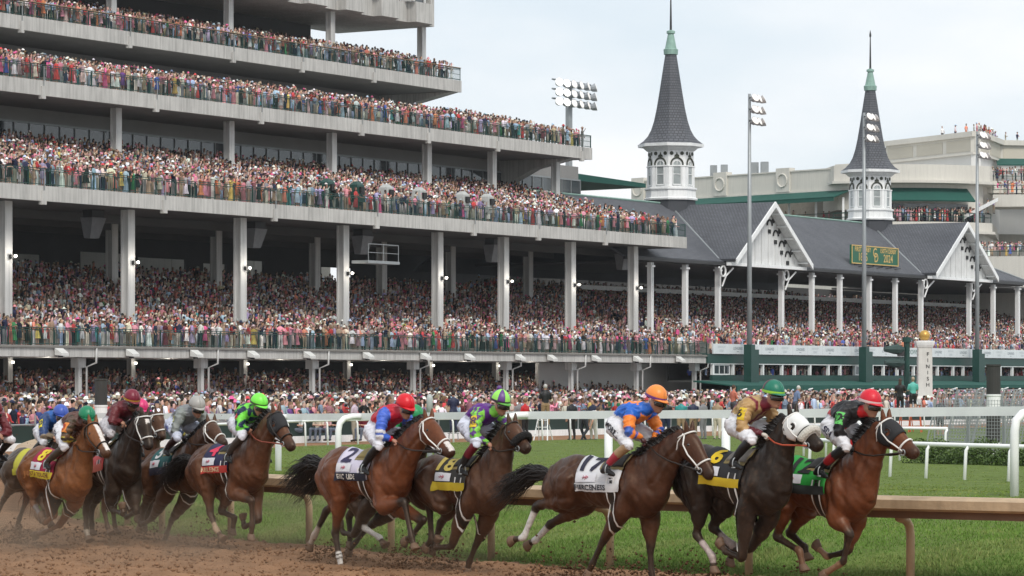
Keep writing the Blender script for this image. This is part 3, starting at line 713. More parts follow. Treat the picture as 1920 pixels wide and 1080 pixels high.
    # banner panels
    for i in range(36):
        t = 88.3 + i * 2.9
        mb = MB(); mb.fbox(t, t + 2.88, .18, .30, 4.72, 5.55); p = mb.build('banner_panel', mat('banner_white', (0.66, 0.70, 0.72), .6, .04, .5), OLD)
        mb = MB(); x = FW(t + 1.44, .305, 5.15); ax, az = (FD[0], FD[1], 0), (0, 0, 1)
        if i == 12 or i == 13:
            if i == 12:
                letters(mb, "CHURCHILL DOWNS", 0.62, FW(t + 2.9, .306, 5.13), ax, az, bold=.004); mb.build('lettering', mat('banner_green', (.05, .16, .13), .6, 0), p)
        elif i % 2 == 0:
            letters(mb, "KENTUCKY", .26, FW(t + 1.44, .306, 5.28), ax, az); letters(mb, "DERBY", .26, FW(t + 1.44, .306, 4.97), ax, az); mb.build('lettering', mat('banner_grey', (.42, .47, .5), .6, 0), p)
        else:
            letters(mb, "LONGINES", .34, FW(t + 1.44, .306, 5.18), ax, az, bold=.006); mb.fbox(t + 1.24, t + 1.64, .302, .307, 4.9, 4.95); mb.build('lettering', mat('banner_ink', (.24, .28, .31), .6, 0), p)
    mb = MB(); mb.fbox(87.6, 190, -.4, .15, 3.95, 4.70); mb.build('green_fascia', M_green, OLD)
    # box level under the banner
    mb = MB(); mb.fbox(88.6, 190, -.2, .05, 2.55, 2.98); mb.build('sill_wall', M_green, OLD)
    mb = MB(); mb.fbox(88.6, 190, -4.2, -4.0, 2.5, 4); mb.build('box_back_wall', M_hall, OLD); mb = MB(); mb.fbox(88.6, 190, -4.0, -.2, 2.4, 2.55); mb.build('box_floor', M_steps, OLD)
    mb = MB(); mb.fbox(88.2, 190, -.1, .12, 3.86, 3.94); mb.build('box_lintel', M_white, OLD)
    t = 88.6; i = 0
    while t < 188:
        mb = MB(); mb.fbox(t, t + .22, -.15, .1, 2.985, 3.855); mb.build('box_post', M_white, OLD)
        if i in (0, 9):
            mb = MB(); mb.fbox(t + .23, t + 3.2, -.1, 0, 2.985, 3.855); wp = mb.build('window', M_white, OLD)
            for j in range(3): mb = MB(); mb.fbox(t + .45 + j * .9, t + 1.2 + j * .9, 0.003, .02, 3.1, 3.75); mb.build('pane', M_glass, wp)
        t += (3.6, 2.4, 3.0)[i % 3]; i += 1
build_old()
def awning():
    o = thing('awning', FW(100, 3, 2), 'long dark green awning along the foot of the old stand', 'awning')
    t = 85.0
    while t < 180:
        mb = MB(); a, b = t, t + 5.96
        mb.hexa([FW(a, .2, 2.40), FW(b, .2, 2.40), FW(b, 4.2, 2.02), FW(a, 4.2, 2.02), FW(a, .2, 2.52), FW(b, .2, 2.52), FW(b, 4.2, 2.12), FW(a, 4.2, 2.12)]); mb.build('canvas_panel', M_awn, o)
        mb = MB(); mb.fbox(a, b, 4.16, 4.22, 1.35 if t < 100 else 1.82, 2.115); mb.build('valance', M_awn, o)
        mb = MB(); mb.tube([FW(a + .1, 3.6, 0), FW(a + .1, 3.6, 2.0)], .06, 6); mb.tube([FW(a + .1, 3.6, 1.2), FW(a + .5, 4.1, 1.7), FW(a + 1.5, 4.3, 1.85)], .06, 6); mb.build('awning_post', M_white, o)
        t += 6.0
    mb = MB(); mb.fbox(97, 190, -3, -2.8, -.1, 2.4); mb.build('back_wall', M_hall, o)
awning()

def spire(t, label):
    c = FW(t, RW, 0); o = thing('spire', (c[0], c[1], RZ), label, 'spire', 'twin spires on the shingle roof')
    at0 = math.atan2(FN[1], FN[0]); n = 8; ph = at0 + math.pi / 8
    cx = (c[0], c[1], 0)
    mb = MB(); mb.lathe(cx, [(2.35, 16.0), (2.2, 18.6)], 8, ph=ph); mb.build('shingle_base', M_shing, o)
    mb = MB(); mb.lathe(cx, [(2.38, 18.6), (2.42, 18.75), (2.25, 18.85), (2.22, 19.45), (2.36, 19.55), (2.36, 19.68), (2.1, 19.75)], 8, ph=ph)
    mb.lathe(cx, [(2.05, 19.7), (2.05, 23.1), (2.02, 23.15)], 8, ph=ph); mb.build('drum', M_white, o)
    mb = MB(); mb.lathe(cx, [(2.2, 21.55), (2.2, 21.66), (2.06, 21.67)], 8, ph=ph); mb.lathe(cx, [(2.15, 23.0), (2.5, 23.3), (2.95, 23.35), (2.98, 23.6), (2.7, 23.66)], 8, ph=ph); mb.build('cornice', M_white, o)
    ap = 2.05 * math.cos(math.pi / 8)
    for k in range(8):
        a = at0 + k * math.pi / 4; r = Vector((math.cos(a), math.sin(a), 0)); s = Vector((-math.sin(a), math.cos(a), 0)); up = Vector((0, 0, 1))
        P = lambda x, z, d: Vector(cx) + r * (ap + d) + s * x + up * z
        # pilasters at the corners
        for sg in (-1, 1):
            mb = MB(); mb.hexa([P(sg * .62 - .16, 19.76, 0), P(sg * .62 + .16, 19.76, 0), P(sg * .62 + .16, 19.76, .09), P(sg * .62 - .16, 19.76, .09), P(sg * .62 - .16, 21.54, 0), P(sg * .62 + .16, 21.54, 0), P(sg * .62 + .16, 21.54, .09), P(sg * .62 - .16, 21.54, .09)]); mb.build('pilaster', M_white, o)
        # window: round-headed frame with dark panes
        arch = [(-.34, 19.95)] + [(.34 * -math.cos(x), 21.72 + .34 * math.sin(x)) for x in np.linspace(0, math.pi, 9)] + [(.34, 19.95)]
        mb = MB(); mb.rings([[P(x, z, d) for x, z in arch] for d in (.0, .05)]); w = mb.build('window', mat('spire_glass', (.30, .33, .33), .15, .25, 1.5, spec=.7), o)
        mb = MB(); mb.tube([P(x * 1.12, z, .05) for x, z in arch], .055, 6); mb.tube([P(-.34, 20.85, .07), P(.34, 20.85, .07)], .035, 5); mb.tube([P(-.38, 19.93, .07), P(.38, 19.93, .07)], .05, 5); mb.tube([P(0, 21.7, .07), P(0, 22.05, .07)], .03, 5); mb.build('frame', M_white, w)
        mb = MB(); mb.tube([P(.56 * -math.cos(x), 21.72 + .60 * math.sin(x), .06) for x in np.linspace(-.1, math.pi + .1, 11)], .075, 6)
        for sg in (-1, 1): mb.rings([[P(sg * .48 + .17 * math.cos(x), 22.72 + .17 * math.sin(x), d) for x in np.linspace(0, 2 * math.pi, 11)[:-1]] for d in (0, .05)])
        mb.rings([[P(x, z, d) for x, z in ((-.24, 22.40), (.24, 22.40), (.18, 22.58), (.07, 22.62), (0, 22.85), (-.07, 22.62), (-.18, 22.58))] for d in (0, .055)])
        mb.build('arch_ornament', mat('ornament_dark', (.045, .05, .035), .7), o)
    # flared shingle roof
    prof = [(2.9, 23.62), (2.45, 23.95), (2.08, 24.35), (1.78, 24.9), (1.52, 25.7), (1.28, 26.8), (1.03, 28.3), (.72, 30.3), (.50, 31.7)]
    mb = MB(); mb.lathe(cx, prof, 8, ph=ph); s = mb.build('spire_roof', M_shing, o)
    uv_by(s, lambda q: (math.atan2(q.y - c[1], q.x - c[0]) * 1.6, q.z))
    mb = MB(); mb.lathe(cx, [(.62, 31.65), (.66, 32.1), (.52, 32.2), (.36, 33.0), (.26, 33.5), (.38, 33.55), (.38, 33.75), (.14, 33.85)], 12); mb.build('copper_collar', M_copper, o, smooth=False)
    mb = MB(); mb.lathe(cx, [(.11, 33.8), (.085, 35.2), (.05, 37.1)], 8); mb.lathe(cx, [(.05, 37.0), (.11, 37.1), (.1, 37.3), (.02, 37.7)], 8); mb.build('finial_rod', M_dark, o)
spire(107.1, 'nearer of two slender grey spires, white windowed drum above the first gable')
spire(148.7, 'farther grey spire, behind a tall floodlight pole and above the second gable')

def roof_sign():
    o = thing('roof_sign', FW(131.7, -5.6, 13.3), 'green and gold anniversary sign standing on the shingle roof', 'sign')
    mb = MB(); mb.fbox(126.6, 136.9, -5.7, -5.5, 13.45, 15.2); mb.build('board', mat('sign_green', (.012, .115, .06), .5, .06), o)
    gold = mat('sign_gold', (.62, .42, .14), .5, .05)
    mb = MB(); w = -5.49
    for a, b, c, d in ((126.6, 136.9, 13.45, 13.54), (126.6, 136.9, 15.11, 15.2), (126.6, 126.7, 13.54, 15.11), (136.8, 136.9, 13.54, 15.11)): mb.fbox(a, b, w - .02, w + .03, c, d)
    mb.build('frame', gold, o)
    ax, az = (FD[0], FD[1], 0), (0, 0, 1)
    for txt, sz, t, z in (("FIRST DERBY", .62, 129.0, 14.80), ("1875", 1.05, 129.0, 14.08), ("150TH DERBY", .60, 134.6, 14.80), ("2024", 1.05, 134.6, 14.08), ("C", 1.25, 131.65, 14.55), ("D", 1.25, 131.95, 14.10)):
        mb = MB(); letters(mb, txt, sz, FW(t, w + .005, z), ax, az, bold=.012); mb.build('lettering', gold, o)
    for t in (127.5, 129.5, 131.5, 133.5, 135.5):
        mb = MB(); mb.tube([FW(t, -5.6, 12.9), FW(t, -5.6, 13.45)], .05, 5); mb.tube([FW(t, -5.6, 13.1), FW(t, -4.6, 13.2)], .035, 5); mb.build('support', M_dark, o)
roof_sign()

# ------------------------------------------------------------------ the pale building behind
def PX(X, Y, z): return (X, Y, z)
def pale_building():
    o = thing('clubhouse', (35, 372, 0), 'pale beige clubhouse with round medallions, curved balcony and roof terraces behind the spires', 'building')
    def wall(name, a, b, z0, z1, th, m, parent=o):
        a, b = Vector((a[0], a[1], 0)), Vector((b[0], b[1], 0)); d = (b - a).normalized(); nn = Vector((d.y, -d.x, 0)) * th
        mb = MB(); P = [a, b, b - nn, a - nn]; mb.hexa([(p.x, p.y, z0) for p in P] + [(p.x, p.y, z1) for p in P], 0); return mb.build(name, m, parent)
    V0, V1 = Vector((15.2, 390.0)), Vector((38.6, 364.0)); dv = (V1 - V0).normalized(); nv = Vector((dv.y, -dv.x))
    at = lambda f, off=0: V0 + (V1 - V0) * f + nv * off
    wall('parapet', at(0), at(1), 24.3, 26.7, 1.0, M_beige); wall('coping', at(-.004, .15), at(1, .15), 26.0 - 1.8, 24.4, 1.0, M_beige); wall('coping', at(-.004, .12), at(1, .12), 26.7, 26.85, 1.0, M_beige)
    for f in (0.01, .13, .41, .70, .965):
        wall('pier', at(f - .03, .25), at(f + .03, .25), 24.41, 27.2, 1.0, M_beige)
        p = at(f, .30); mb = MB()
        ring = [Vector((p.x, p.y, 25.75)) + Vector((dv.x, dv.y, 0)) * .75 * math.cos(a) + Vector((0, 0, .75)) * math.sin(a) for a in np.linspace(0, 2 * math.pi, 19)]
        mb.tube(ring, .10, 6); mb.build('medallion', M_beige, o)
    # green canopy, open terrace behind
    for i in range(8):
        a, b = at(.0 + i * .125, 0), at(.124 + i * .125, 0); a2, b2 = at(i * .125, 3.0), at(.124 + i * .125, 3.0)
        mb = MB(); mb.hexa([(a.x, a.y, 24.15), (b.x, b.y, 24.15), (b2.x, b2.y, 23.2), (a2.x, a2.y, 23.2), (a.x, a.y, 24.28), (b.x, b.y, 24.28), (b2.x, b2.y, 23.35), (a2.x, a2.y, 23.35)]); mb.build('awning_panel', M_awn, o)
        mb = MB(); mb.hexa([(a2.x, a2.y, 22.85), (b2.x, b2.y, 22.85), (b2.x + .05, b2.y, 22.85), (a2.x + .05, a2.y, 22.85), (a2.x, a2.y, 23.3), (b2.x, b2.y, 23.3), (b2.x + .05, b2.y, 23.3), (a2.x + .05, a2.y, 23.3)]); mb.build('valance', M_awn, o)
    wall('terrace_wall', at(0, -4), at(1, -4), 10, 24.3, .4, mat('terrace_wall', (.30, .28, .24), .85)); wall('terrace_front', at(0, .9), at(1, .9), 8, 20.6, .5, M_beige)
    wall('terrace_floor', at(0, .4), at(1, .4), 20.2, 20.5, 4.4, M_steps)
    for f in np.linspace(.02, .98, 9): q = at(f, .6); mb = MB(); mb.box((q.x, q.y, 21.9), (.25, .25, 3.0)); mb.build('terrace_post', M_white, o)
    a, b = at(0, 1.0), at(1, 1.0); mb = MB()
    for z in (21.6, 21.1): mb.tube([(a.x, a.y, z), (b.x, b.y, z)], .04, 5)
    mb.build('terrace_rail', M_green, o)
    # curved balcony block
    C = Vector((44.6, 377.0)); R = 15.0
    arc = [C + Vector((math.cos(a), math.sin(a))) * R for a in np.linspace(math.radians(-122), math.radians(-48), 15)]
    def band(name, z0, z1, k, m, dz=0):
        mb = MB(); mb.rings([[tuple((C + (p - C) * k).to_3d() + Vector((0, 0, z))) for p in arc] + [(C.x + 14, C.y + 8, z), (C.x - 10, C.y + 8, z)] for z in (z0, z1)]); return mb.build(name, m, o)
    band('parapet', 25.2, 27.0, 1.0, M_beige); band('coping', 24.9, 25.2, 1.03, M_beige); band('upper_wall', 22, 24.9, .93, M_beige)
    band('balcony_slab', 19.5, 20.5, 1.02, M_beige); band('coping', 19.2, 19.5, 1.05, M_beige); band('lower_wall', 6, 19.2, .95, M_beige); band('balcony_floor', 20.5, 20.52, 1.0, M_steps)
    band('balcony_wall', 20.52, 22, .78, mat('terrace_wall', (.30, .28, .24), .85))
    for k, zt, r in ((1, 24.4, 1.0), (2, 18.9, 1.0)):
        for i in range(3, 12):
            p, q = arc[i], arc[i + 1]; f = lambda p, kk, z: tuple((C + (p - C) * kk).to_3d() + Vector((0, 0, z)))
            mb = MB(); mb.hexa([f(p, .935, zt - .1), f(q, .935, zt - .1), f(q, 1.03, zt - 1.6), f(p, 1.03, zt - 1.6), f(p, .935, zt), f(q, .935, zt), f(q, 1.035, zt - 1.45), f(p, 1.035, zt - 1.45)]); mb.build('awning_panel', M_awn, o)
    for i in range(4, 12):
        p, q = arc[i], arc[i + 1]; mb = MB(); f = lambda p, kk, z: tuple((C + (p - C) * kk).to_3d() + Vector((0, 0, z)))
        mb.hexa([f(p, .93, 20.7), f(q, .93, 20.7), f(q, .945, 20.7), f(p, .945, 20.7), f(p, .93, 22.6), f(q, .93, 22.6), f(q, .945, 22.6), f(p, .945, 22.6)]); mb.build('window', M_glass, o)
    mb = MB()
    for z in (21.55, 21.1): mb.tube([tuple((C + (p - C) * 1.01).to_3d() + Vector((0, 0, z))) for p in arc], .045, 5)
    for p in arc: mb.tube([tuple((C + (p - C) * 1.01).to_3d() + Vector((0, 0, z))) for z in (20.5, 21.55)], .04, 5)
    mb.build('balcony_rail', M_green, o)
    # tall block behind with panelled parapet
    A, B, Cc, Dd = (45.0, 384), (53.4, 368), (58.2, 382), (66, 384)
    for p, q in ((A, B), (B, Cc), (Cc, Dd)):
        wall('upper_wall', p, q, 20, 28.7, .6, M_block); 
        P, Q = Vector(p), Vector(q); d = (Q - P); L = d.length; dd = d / L; n2 = Vector((dd.y, -dd.x))
        wall('parapet', P + n2 * .15, Q + n2 * .15, 28.7, 30.6, .8, M_beige); wall('coping', P + n2 * .6, Q + n2 * .6, 30.6, 31.2, 1.2, M_beige); wall('coping', P + n2 * .45, Q + n2 * .45, 28.55, 28.8, 1.0, M_beige)
        k = max(1, int(L / 6))
        for i in range(k):
            a, b = P + dd * (L * i / k + .4) + n2 * .2, P + dd * (L * (i + 1) / k - .4) + n2 * .2
            wall('parapet_panel', a, b, 29.0, 30.3, .1, mat('beige_panel', (.50, .47, .40), .85, .05, .4))
    mb = MB(); mb.add([(45, 384, 30.6), (53.4, 368.5, 30.6), (58.2, 382, 30.6), (66, 384, 30.6), (66, 410, 30.6), (45, 410, 30.6)], [(0, 1, 2, 3, 4, 5)]); mb.build('flat_roof', M_steps, o)
    # terraces on the far right, stepping up
    for i, (x0, y0, x1, y1, z) in enumerate(((53.8, 371, 66, 372, 25.7), (55.0, 366, 68, 364, 23.8), (52.0, 358, 70, 352, 16.4))):
        wall('terrace_front', (x0, y0), (x1, y1), z - (1.4 if i < 2 else 8), z, 6.0 if i < 2 else 5, M_beige)
        mb = MB()
        for h in (1.05, .55): mb.tube([(x0, y0 - .05, z + h), (x1, y1 - .05, z + h)], .04, 5)
        for f in np.linspace(0, 1, 9): mb.tube([(x0 + (x1 - x0) * f, y0 + (y1 - y0) * f - .05, z), (x0 + (x1 - x0) * f, y0 + (y1 - y0) * f - .05, z + 1.05)], .035, 5)
        mb.build('terrace_rail', M_green, o)
    mb = MB(); mb.hexa([(57.5, 380, 28.6), (68, 381, 28.6), (68, 377, 27.8), (57, 376, 27.8), (57.5, 380, 28.9), (68, 381, 28.9), (68, 377, 27.95), (57, 376, 27.95)]); mb.build('awning_panel', M_awn, o)
    wall('rear_wall', (52.0, 388), (92, 386), 0, 27.5, .5, M_beige); wall('base_wall', (54, 373), (85, 372), 0, 17.5, .5, M_beige)
    # stair flight between terraces
    mb = MB(); mb.hexa([(50.6, 367, 20.4), (55.2, 365.4, 22.9), (55.2, 363.4, 22.9), (50.6, 365, 20.4), (50.6, 367, 20.9), (55.2, 365.4, 23.3), (55.2, 363.4, 23.3), (50.6, 365, 20.9)]); mb.build('stair_flight', M_white, o)
    # roof plant
    for x, y, s in ((24.0, 381, .8), (25.2, 380, .8), (28.5, 376, .9), (29.6, 375, .9)):
        mb = MB(); mb.box((x, y, 27.4), (s, s, 1.5)); mb.build('roof_vent', M_gray, o)
pale_building()

# ------------------------------------------------------------------ lights, posts and other track furniture
def light_pole(t, label):
    o = thing('floodlight_pole', FW(t, 1.5, 2.4), label, 'floodlight pole', 'floodlight poles in front of the old stand')
    mb = MB(); mb.tube([FW(t, 1.5, 2.0), FW(t, 1.5, 14), FW(t, 1.5, 26.3)], [.24, .19, .12], 10); mb.build('pole', M_gray, o, smooth=True)
    mb = MB(); mb.fbox(t - .35, t + .35, 1.15, 1.85, 2.3, 5.5); mb.fbox(t + .42, t + 1.15, 1.2, 1.8, 2.3, 5.1); mb.build('base_cabinet', M_green, o)
    for i in range(3):
        z = 26.0 - i * .95
        mb = MB(); mb.tube([FW(t - .3, 1.6, z), FW(t + 1.5, 1.6, z)], .06, 5); mb.build('cross_arm', M_gray, o)
        for j in range(3):
            c = Vector(FW(t - .1 + j * .75, 2.0, z - .12)); M = Matrix.Rotation(math.radians(-50 + 25 * j), 3, 'Z') @ Matrix.Rotation(math.radians(62), 3, 'Y')
            mb = MB(); mb.rings([[c + M @ Vector((r * math.cos(a), r * math.sin(a), h)) for a in np.linspace(0, 2 * math.pi, 11)[:-1]] for r, h in ((.10, -.34), (.24, -.2), (.38, .16))], cap=True); h = mb.build('lamp_head', mat('lamp_shell', (.50, .47, .46), .35, .05, metal=.5), o)
            mb = MB(); mb.rings([[c + M @ Vector((r * math.cos(a), r * math.sin(a), hh)) for a in np.linspace(0, 2 * math.pi, 11)[:-1]] for r, hh in ((.35, .165), (.30, .19))]); mb.build('lens', M_lens, h)
light_pole(92.4, 'nearest tall floodlight pole, in front of the first white gable')
light_pole(114.5, 'middle tall floodlight pole, crossing the green roof sign and farther spire')
light_pole(139.6, 'farthest tall floodlight pole, beside the second gable on the right')
def light_bank():
    o = thing('floodlight_tower', FW(133, -40, 20), 'stadium floodlight bank of three lamp rows rising behind the grandstand end', 'floodlight tower')
    mb = MB(); mb.tube([FW(133.2, -40, 15), FW(133.2, -40, 32.6)], .35, 8); mb.build('pole', M_gray, o)
    for r, z in enumerate((32.2, 31.25, 30.3)):
        mb = MB(); mb.tube([FW(129.6, -39.8, z + .35), FW(137.2, -39.8, z + .35)], .1, 5); mb.build('cross_arm', M_gray, o)
        for i in range(6):
            c = Vector(FW(129.9 + i * 1.4, -39.2, z)); M = Matrix.Rotation(math.radians(-70 + 14 * i), 3, 'Z') @ Matrix.Rotation(math.radians(74), 3, 'Y')
            mb = MB(); mb.rings([[c + M @ Vector((q * math.cos(a), q * math.sin(a), h)) for a in np.linspace(0, 2 * math.pi, 11)[:-1]] for q, h in ((.13, -.46), (.32, -.26), (.46, .18))]); h = mb.build('lamp_head', mat('lamp_shell_grey', (.40, .42, .44), .4, .05, metal=.4), o)
            mb = MB(); mb.rings([[c + M @ Vector((q * math.cos(a), q * math.sin(a), hh)) for a in np.linspace(0, 2 * math.pi, 11)[:-1]] for q, hh in ((.42, .185), (.37, .22))]); mb.build('lens', M_bank if (i < 2) else M_lens, h)
light_bank()
def finish_post():
    c = FW(28.7, 46, 0); o = thing('finish_post', c, 'square white finish post topped with a gold ball', 'finish post')
    a = math.atan2(-c[1], -c[0]) + .12; Z = lambda z, s: [(c[0] + s * math.cos(a + k * math.pi / 2 + math.pi / 4) * 1.414, c[1] + s * math.sin(a + k * math.pi / 2 + math.pi / 4) * 1.414, z) for k in range(4)]
    mb = MB(); mb.rings([Z(-.1, .62), Z(1.45, .60), Z(1.6, .42), Z(4.45, .40)]); mb.build('shaft', mat('stone_paint', (.60, .59, .56), .7, .08, 2, streak=.15), o)
    mb = MB(); mb.rings([Z(4.45, .43), Z(4.6, .50), Z(4.75, .54), Z(4.82, .54), Z(4.86, .2)]); mb.build('capital', M_white, o)
    mb = MB(); mb.ell((c[0], c[1], 5.16), (.32, .32, .32), 18, 12); mb.build('ball', M_gold, o, smooth=True)
    r = Vector((math.cos(a), math.sin(a), 0)); s = Vector((-r.y, r.x, 0)); s = s if s.x > 0 else -s
    mb = MB()
    for i, ch in enumerate("FINISH"): letters(mb, ch, .30, Vector((c[0], c[1], 4.05 - i * .36)) + r * .425 + s * .14, s, (0, 0, 1), bold=.004)
    mb.build('lettering', M_black, o)
    mb = MB()
    for i in range(3): mb.hexa([tuple(Vector((c[0], c[1], 0)) + r * d + s * (.2 + i * .13 + x) + Vector((0, 0, z))) for z in (.25, 1.2) for x, d in ((0, .62), (.05, .62), (.05, .64), (0, .64))])
    mb.build('base_lettering', M_black, o)
finish_post()
def signal():
    c = Vector(FW(30.6, 44, 0)); o = thing('camera_mast', tuple(c), 'dark green mast carrying two hooded finish line camera housings', 'mast')
    mb = MB(); mb.tube([c, c + Vector((0, 0, 4.2)), c + Vector((0, 0, 5.0))], [.2, .17, .2], 10); mb.tube([c + Vector((0, 0, 4.8)), c + Vector((0, 0, 5.1))], .28, 10); mb.build('pole', M_green, o)
    for z, l in ((4.35, 1.25), (3.55, 1.2)):
        mb = MB(); d = Vector((-.97, -.24, .02)); p = c + Vector((-.2, -.2, z))
        mb.tube([p, p + d * .35, p + d * .7, p + d * l], [.16, .30, .26, .13], 8); mb.build('camera_housing', mat('dark_green_cover', (.03, .06, .055), .7, .2), o)
        mb = MB(); mb.box(p + d * .2 + Vector((0, 0, -.25)), (.4, .3, .3)); mb.build('mount', M_dark, o)
signal()
def pole_marker(X, Y, label, r, hts):
    o = thing('marker_pole', (X, Y, 0), label, 'marker pole')
    for a, b, c in hts:
        mb = MB(); mb.lathe((X, Y, 0), [(r, a), (r, b - .08), (r * 1.08, b - .06), (r * 1.08, b)], 18); mb.build('pole_band', M_white if c else mat('charcoal_paint', (.035, .034, .032), .6, .15), o, smooth=False)
pole_marker(16.1, 107, 'thick black and white banded marker pole by the wire cage and hedge', .235, ((-.1, .45, 1), (.45, 1.35, 0), (1.35, 2.05, 1), (2.05, 3.05, 0)))
pole_marker(-14.9, 116, 'black topped white marker pole left of the maroon jockey', .23, ((-.1, 1.62, 1), (1.62, 2.58, 0)))
o = thing('rail_post', (-2.6, 101, 0), 'round topped grey post behind the big white rail above the red capped horse', 'post')
mb = MB(); mb.lathe((-2.6, 101, 0), [(.085, 0), (.085, 1.45)], 10); mb.build('shaft', M_gray, o)
mb = MB(); mb.lathe((-2.6, 101, 0), [(.1, 1.45), (.1, 1.95), (.07, 2.05), (.02, 2.08)], 10); mb.build('cap', mat('grey_cap', (.42, .45, .45), .5), o, smooth=True)
o = thing('lamp_pole', (46.6, 250, 0), 'slim green signal pole standing behind the banded marker pole', 'pole')
mb = MB(); mb.tube([(46.6 * .86, 250 * .86, 0), (46.6 * .86, 250 * .86, 4.0)], .12, 6); mb.build('shaft', M_green, o)
def wire_cage():
    o = thing('wire_cage', (15.5, 112, 0), 'tall grey wire mesh cage of fence panels behind the hedge', 'fence')
    def panel(a, b, h, lean):
        mb = MB(); a, b = Vector(a), Vector(b); n = int((b - a).length / .11); up = Vector((lean, 0, h))
        for i in range(n + 1): p = a + (b - a) * i / n; mb.tube([p, p + up], .009, 3)
        for i in range(int(h / .11) + 1): q = up * (i * .11 / h); mb.tube([a + q, b + q], .008, 3)
        mb.build('mesh_panel', M_gray, o, kind='stuff')
        for p in (a, b): mb = MB(); mb.tube([p, p + up], .03, 5); mb.build('panel_post', M_gray, o)
    for i in range(5):
        a = (13.6 + i * .95, 103 - i * 1.2, 0); b = (14.5 + i * .95, 101.9 - i * 1.2, 0); panel(a, b, 1.9, 0.0)
        panel((13.9 + i * .8, 108 + i, 0), (15.3 + i * .8, 107 + i, 0), 2.2, .5)
wire_cage()
def hedge():
    o = thing('hedge', (14.5, 90, 0), 'low trimmed green hedge behind the slim white rail', 'hedge')
    mb = MB()
    n = 26000
    s = rng.random(n); base = np.stack([12.0 + s * 8.5, 95 - s * 10.5], 1)
    off = rng.uniform(-.75, .75, n); h = rng.random(n) ** .7
    ht = .62 + .16 * np.sin(s * 40) + .12 * np.sin(s * 93 + 1)
    P = np.stack([base[:, 0] + off * .78, base[:, 1] + off * .63, h * ht * np.sqrt(np.clip(1 - (off / .85) ** 2, .1, 1)) + .02], 1)
    a = rng.normal(0, 1, (n, 3)); a /= np.linalg.norm(a, axis=1)[:, None]; b = np.cross(a, rng.normal(0, 1, (n, 3))); b /= np.linalg.norm(b, axis=1)[:, None]
    sz = rng.uniform(.025, .055, n)[:, None]
    V = np.stack([P - a * sz, P + b * sz * .6, P + a * sz, P - b * sz * .6], 1).reshape(-1, 3)
    t = rng.random(n); c = np.stack([.035 + .05 * t, .07 + .07 * t, .012 + .014 * t], 1)
    np_mesh('leaves', V, np.arange(4 * n).reshape(-1, 4), mat('hedge_leaf', (.05, .1, .02), .6, 0, attr='Col'), np.repeat(c, 4, 0), parent=o, kind='stuff')
    m2 = MB()
    for i in range(60):
        q = rng.random(); x, y = 12 + q * 8.5, 95 - q * 10.5
        m2.tube([(x, y, 0), (x + rng.normal(0, .1), y + rng.normal(0, .1), .5)], .012, 4)
    m2.build('stems', mat('stem', (.06, .04, .025), .9), o, kind='stuff')
hedge()
def step_ladder(X, Y, label, m, h, rz):
    o = thing('step_ladder', (X, Y, 0), label, 'ladder', rz=rz)
    R = Matrix.Rotation(rz, 3, 'Z'); q = lambda x, y, z: Vector((X, Y, 0)) + R @ Vector((x, y, z))
    for sx in (-1, 1):
        mb = MB(); mb.tube([q(sx * .30, -.35, 0), q(sx * .2, 0, h)], .03, 6); mb.build('side_rail', m, o)
        mb = MB(); mb.tube([q(sx * .30, .45, 0), q(sx * .2, .03, h)], .025, 6); mb.build('rear_rail', m, o)
    n = int(h / .28)
    for i in range(1, n + 1):
        f = i / (n + .3); w = .3 - .1 * f; y = -.35 + .35 * f
        mb = MB(); mb.hexa([q(-w, y - .06, h * f), q(w, y - .06, h * f), q(w, y + .06, h * f), q(-w, y + .06, h * f), q(-w, y - .06, h * f + .03), q(w, y - .06, h * f + .03), q(w, y + .06, h * f + .03), q(-w, y + .06, h * f + .03)]); mb.build('step', m, o)
M_orange = mat('orange_fibreglass', (.55, .12, .05), .5)
step_ladder(1.27, 131.9, 'white step ladder with a man in black on its top', M_white, .95, -.3)
step_ladder(18.92, 153.8, 'orange step ladder under the woman in black by the finish post', M_orange, 1.25, -.3)
step_ladder(19.19, 152.3, 'orange step ladder under the man in a turquoise shirt', M_orange, 1.3, -.2)
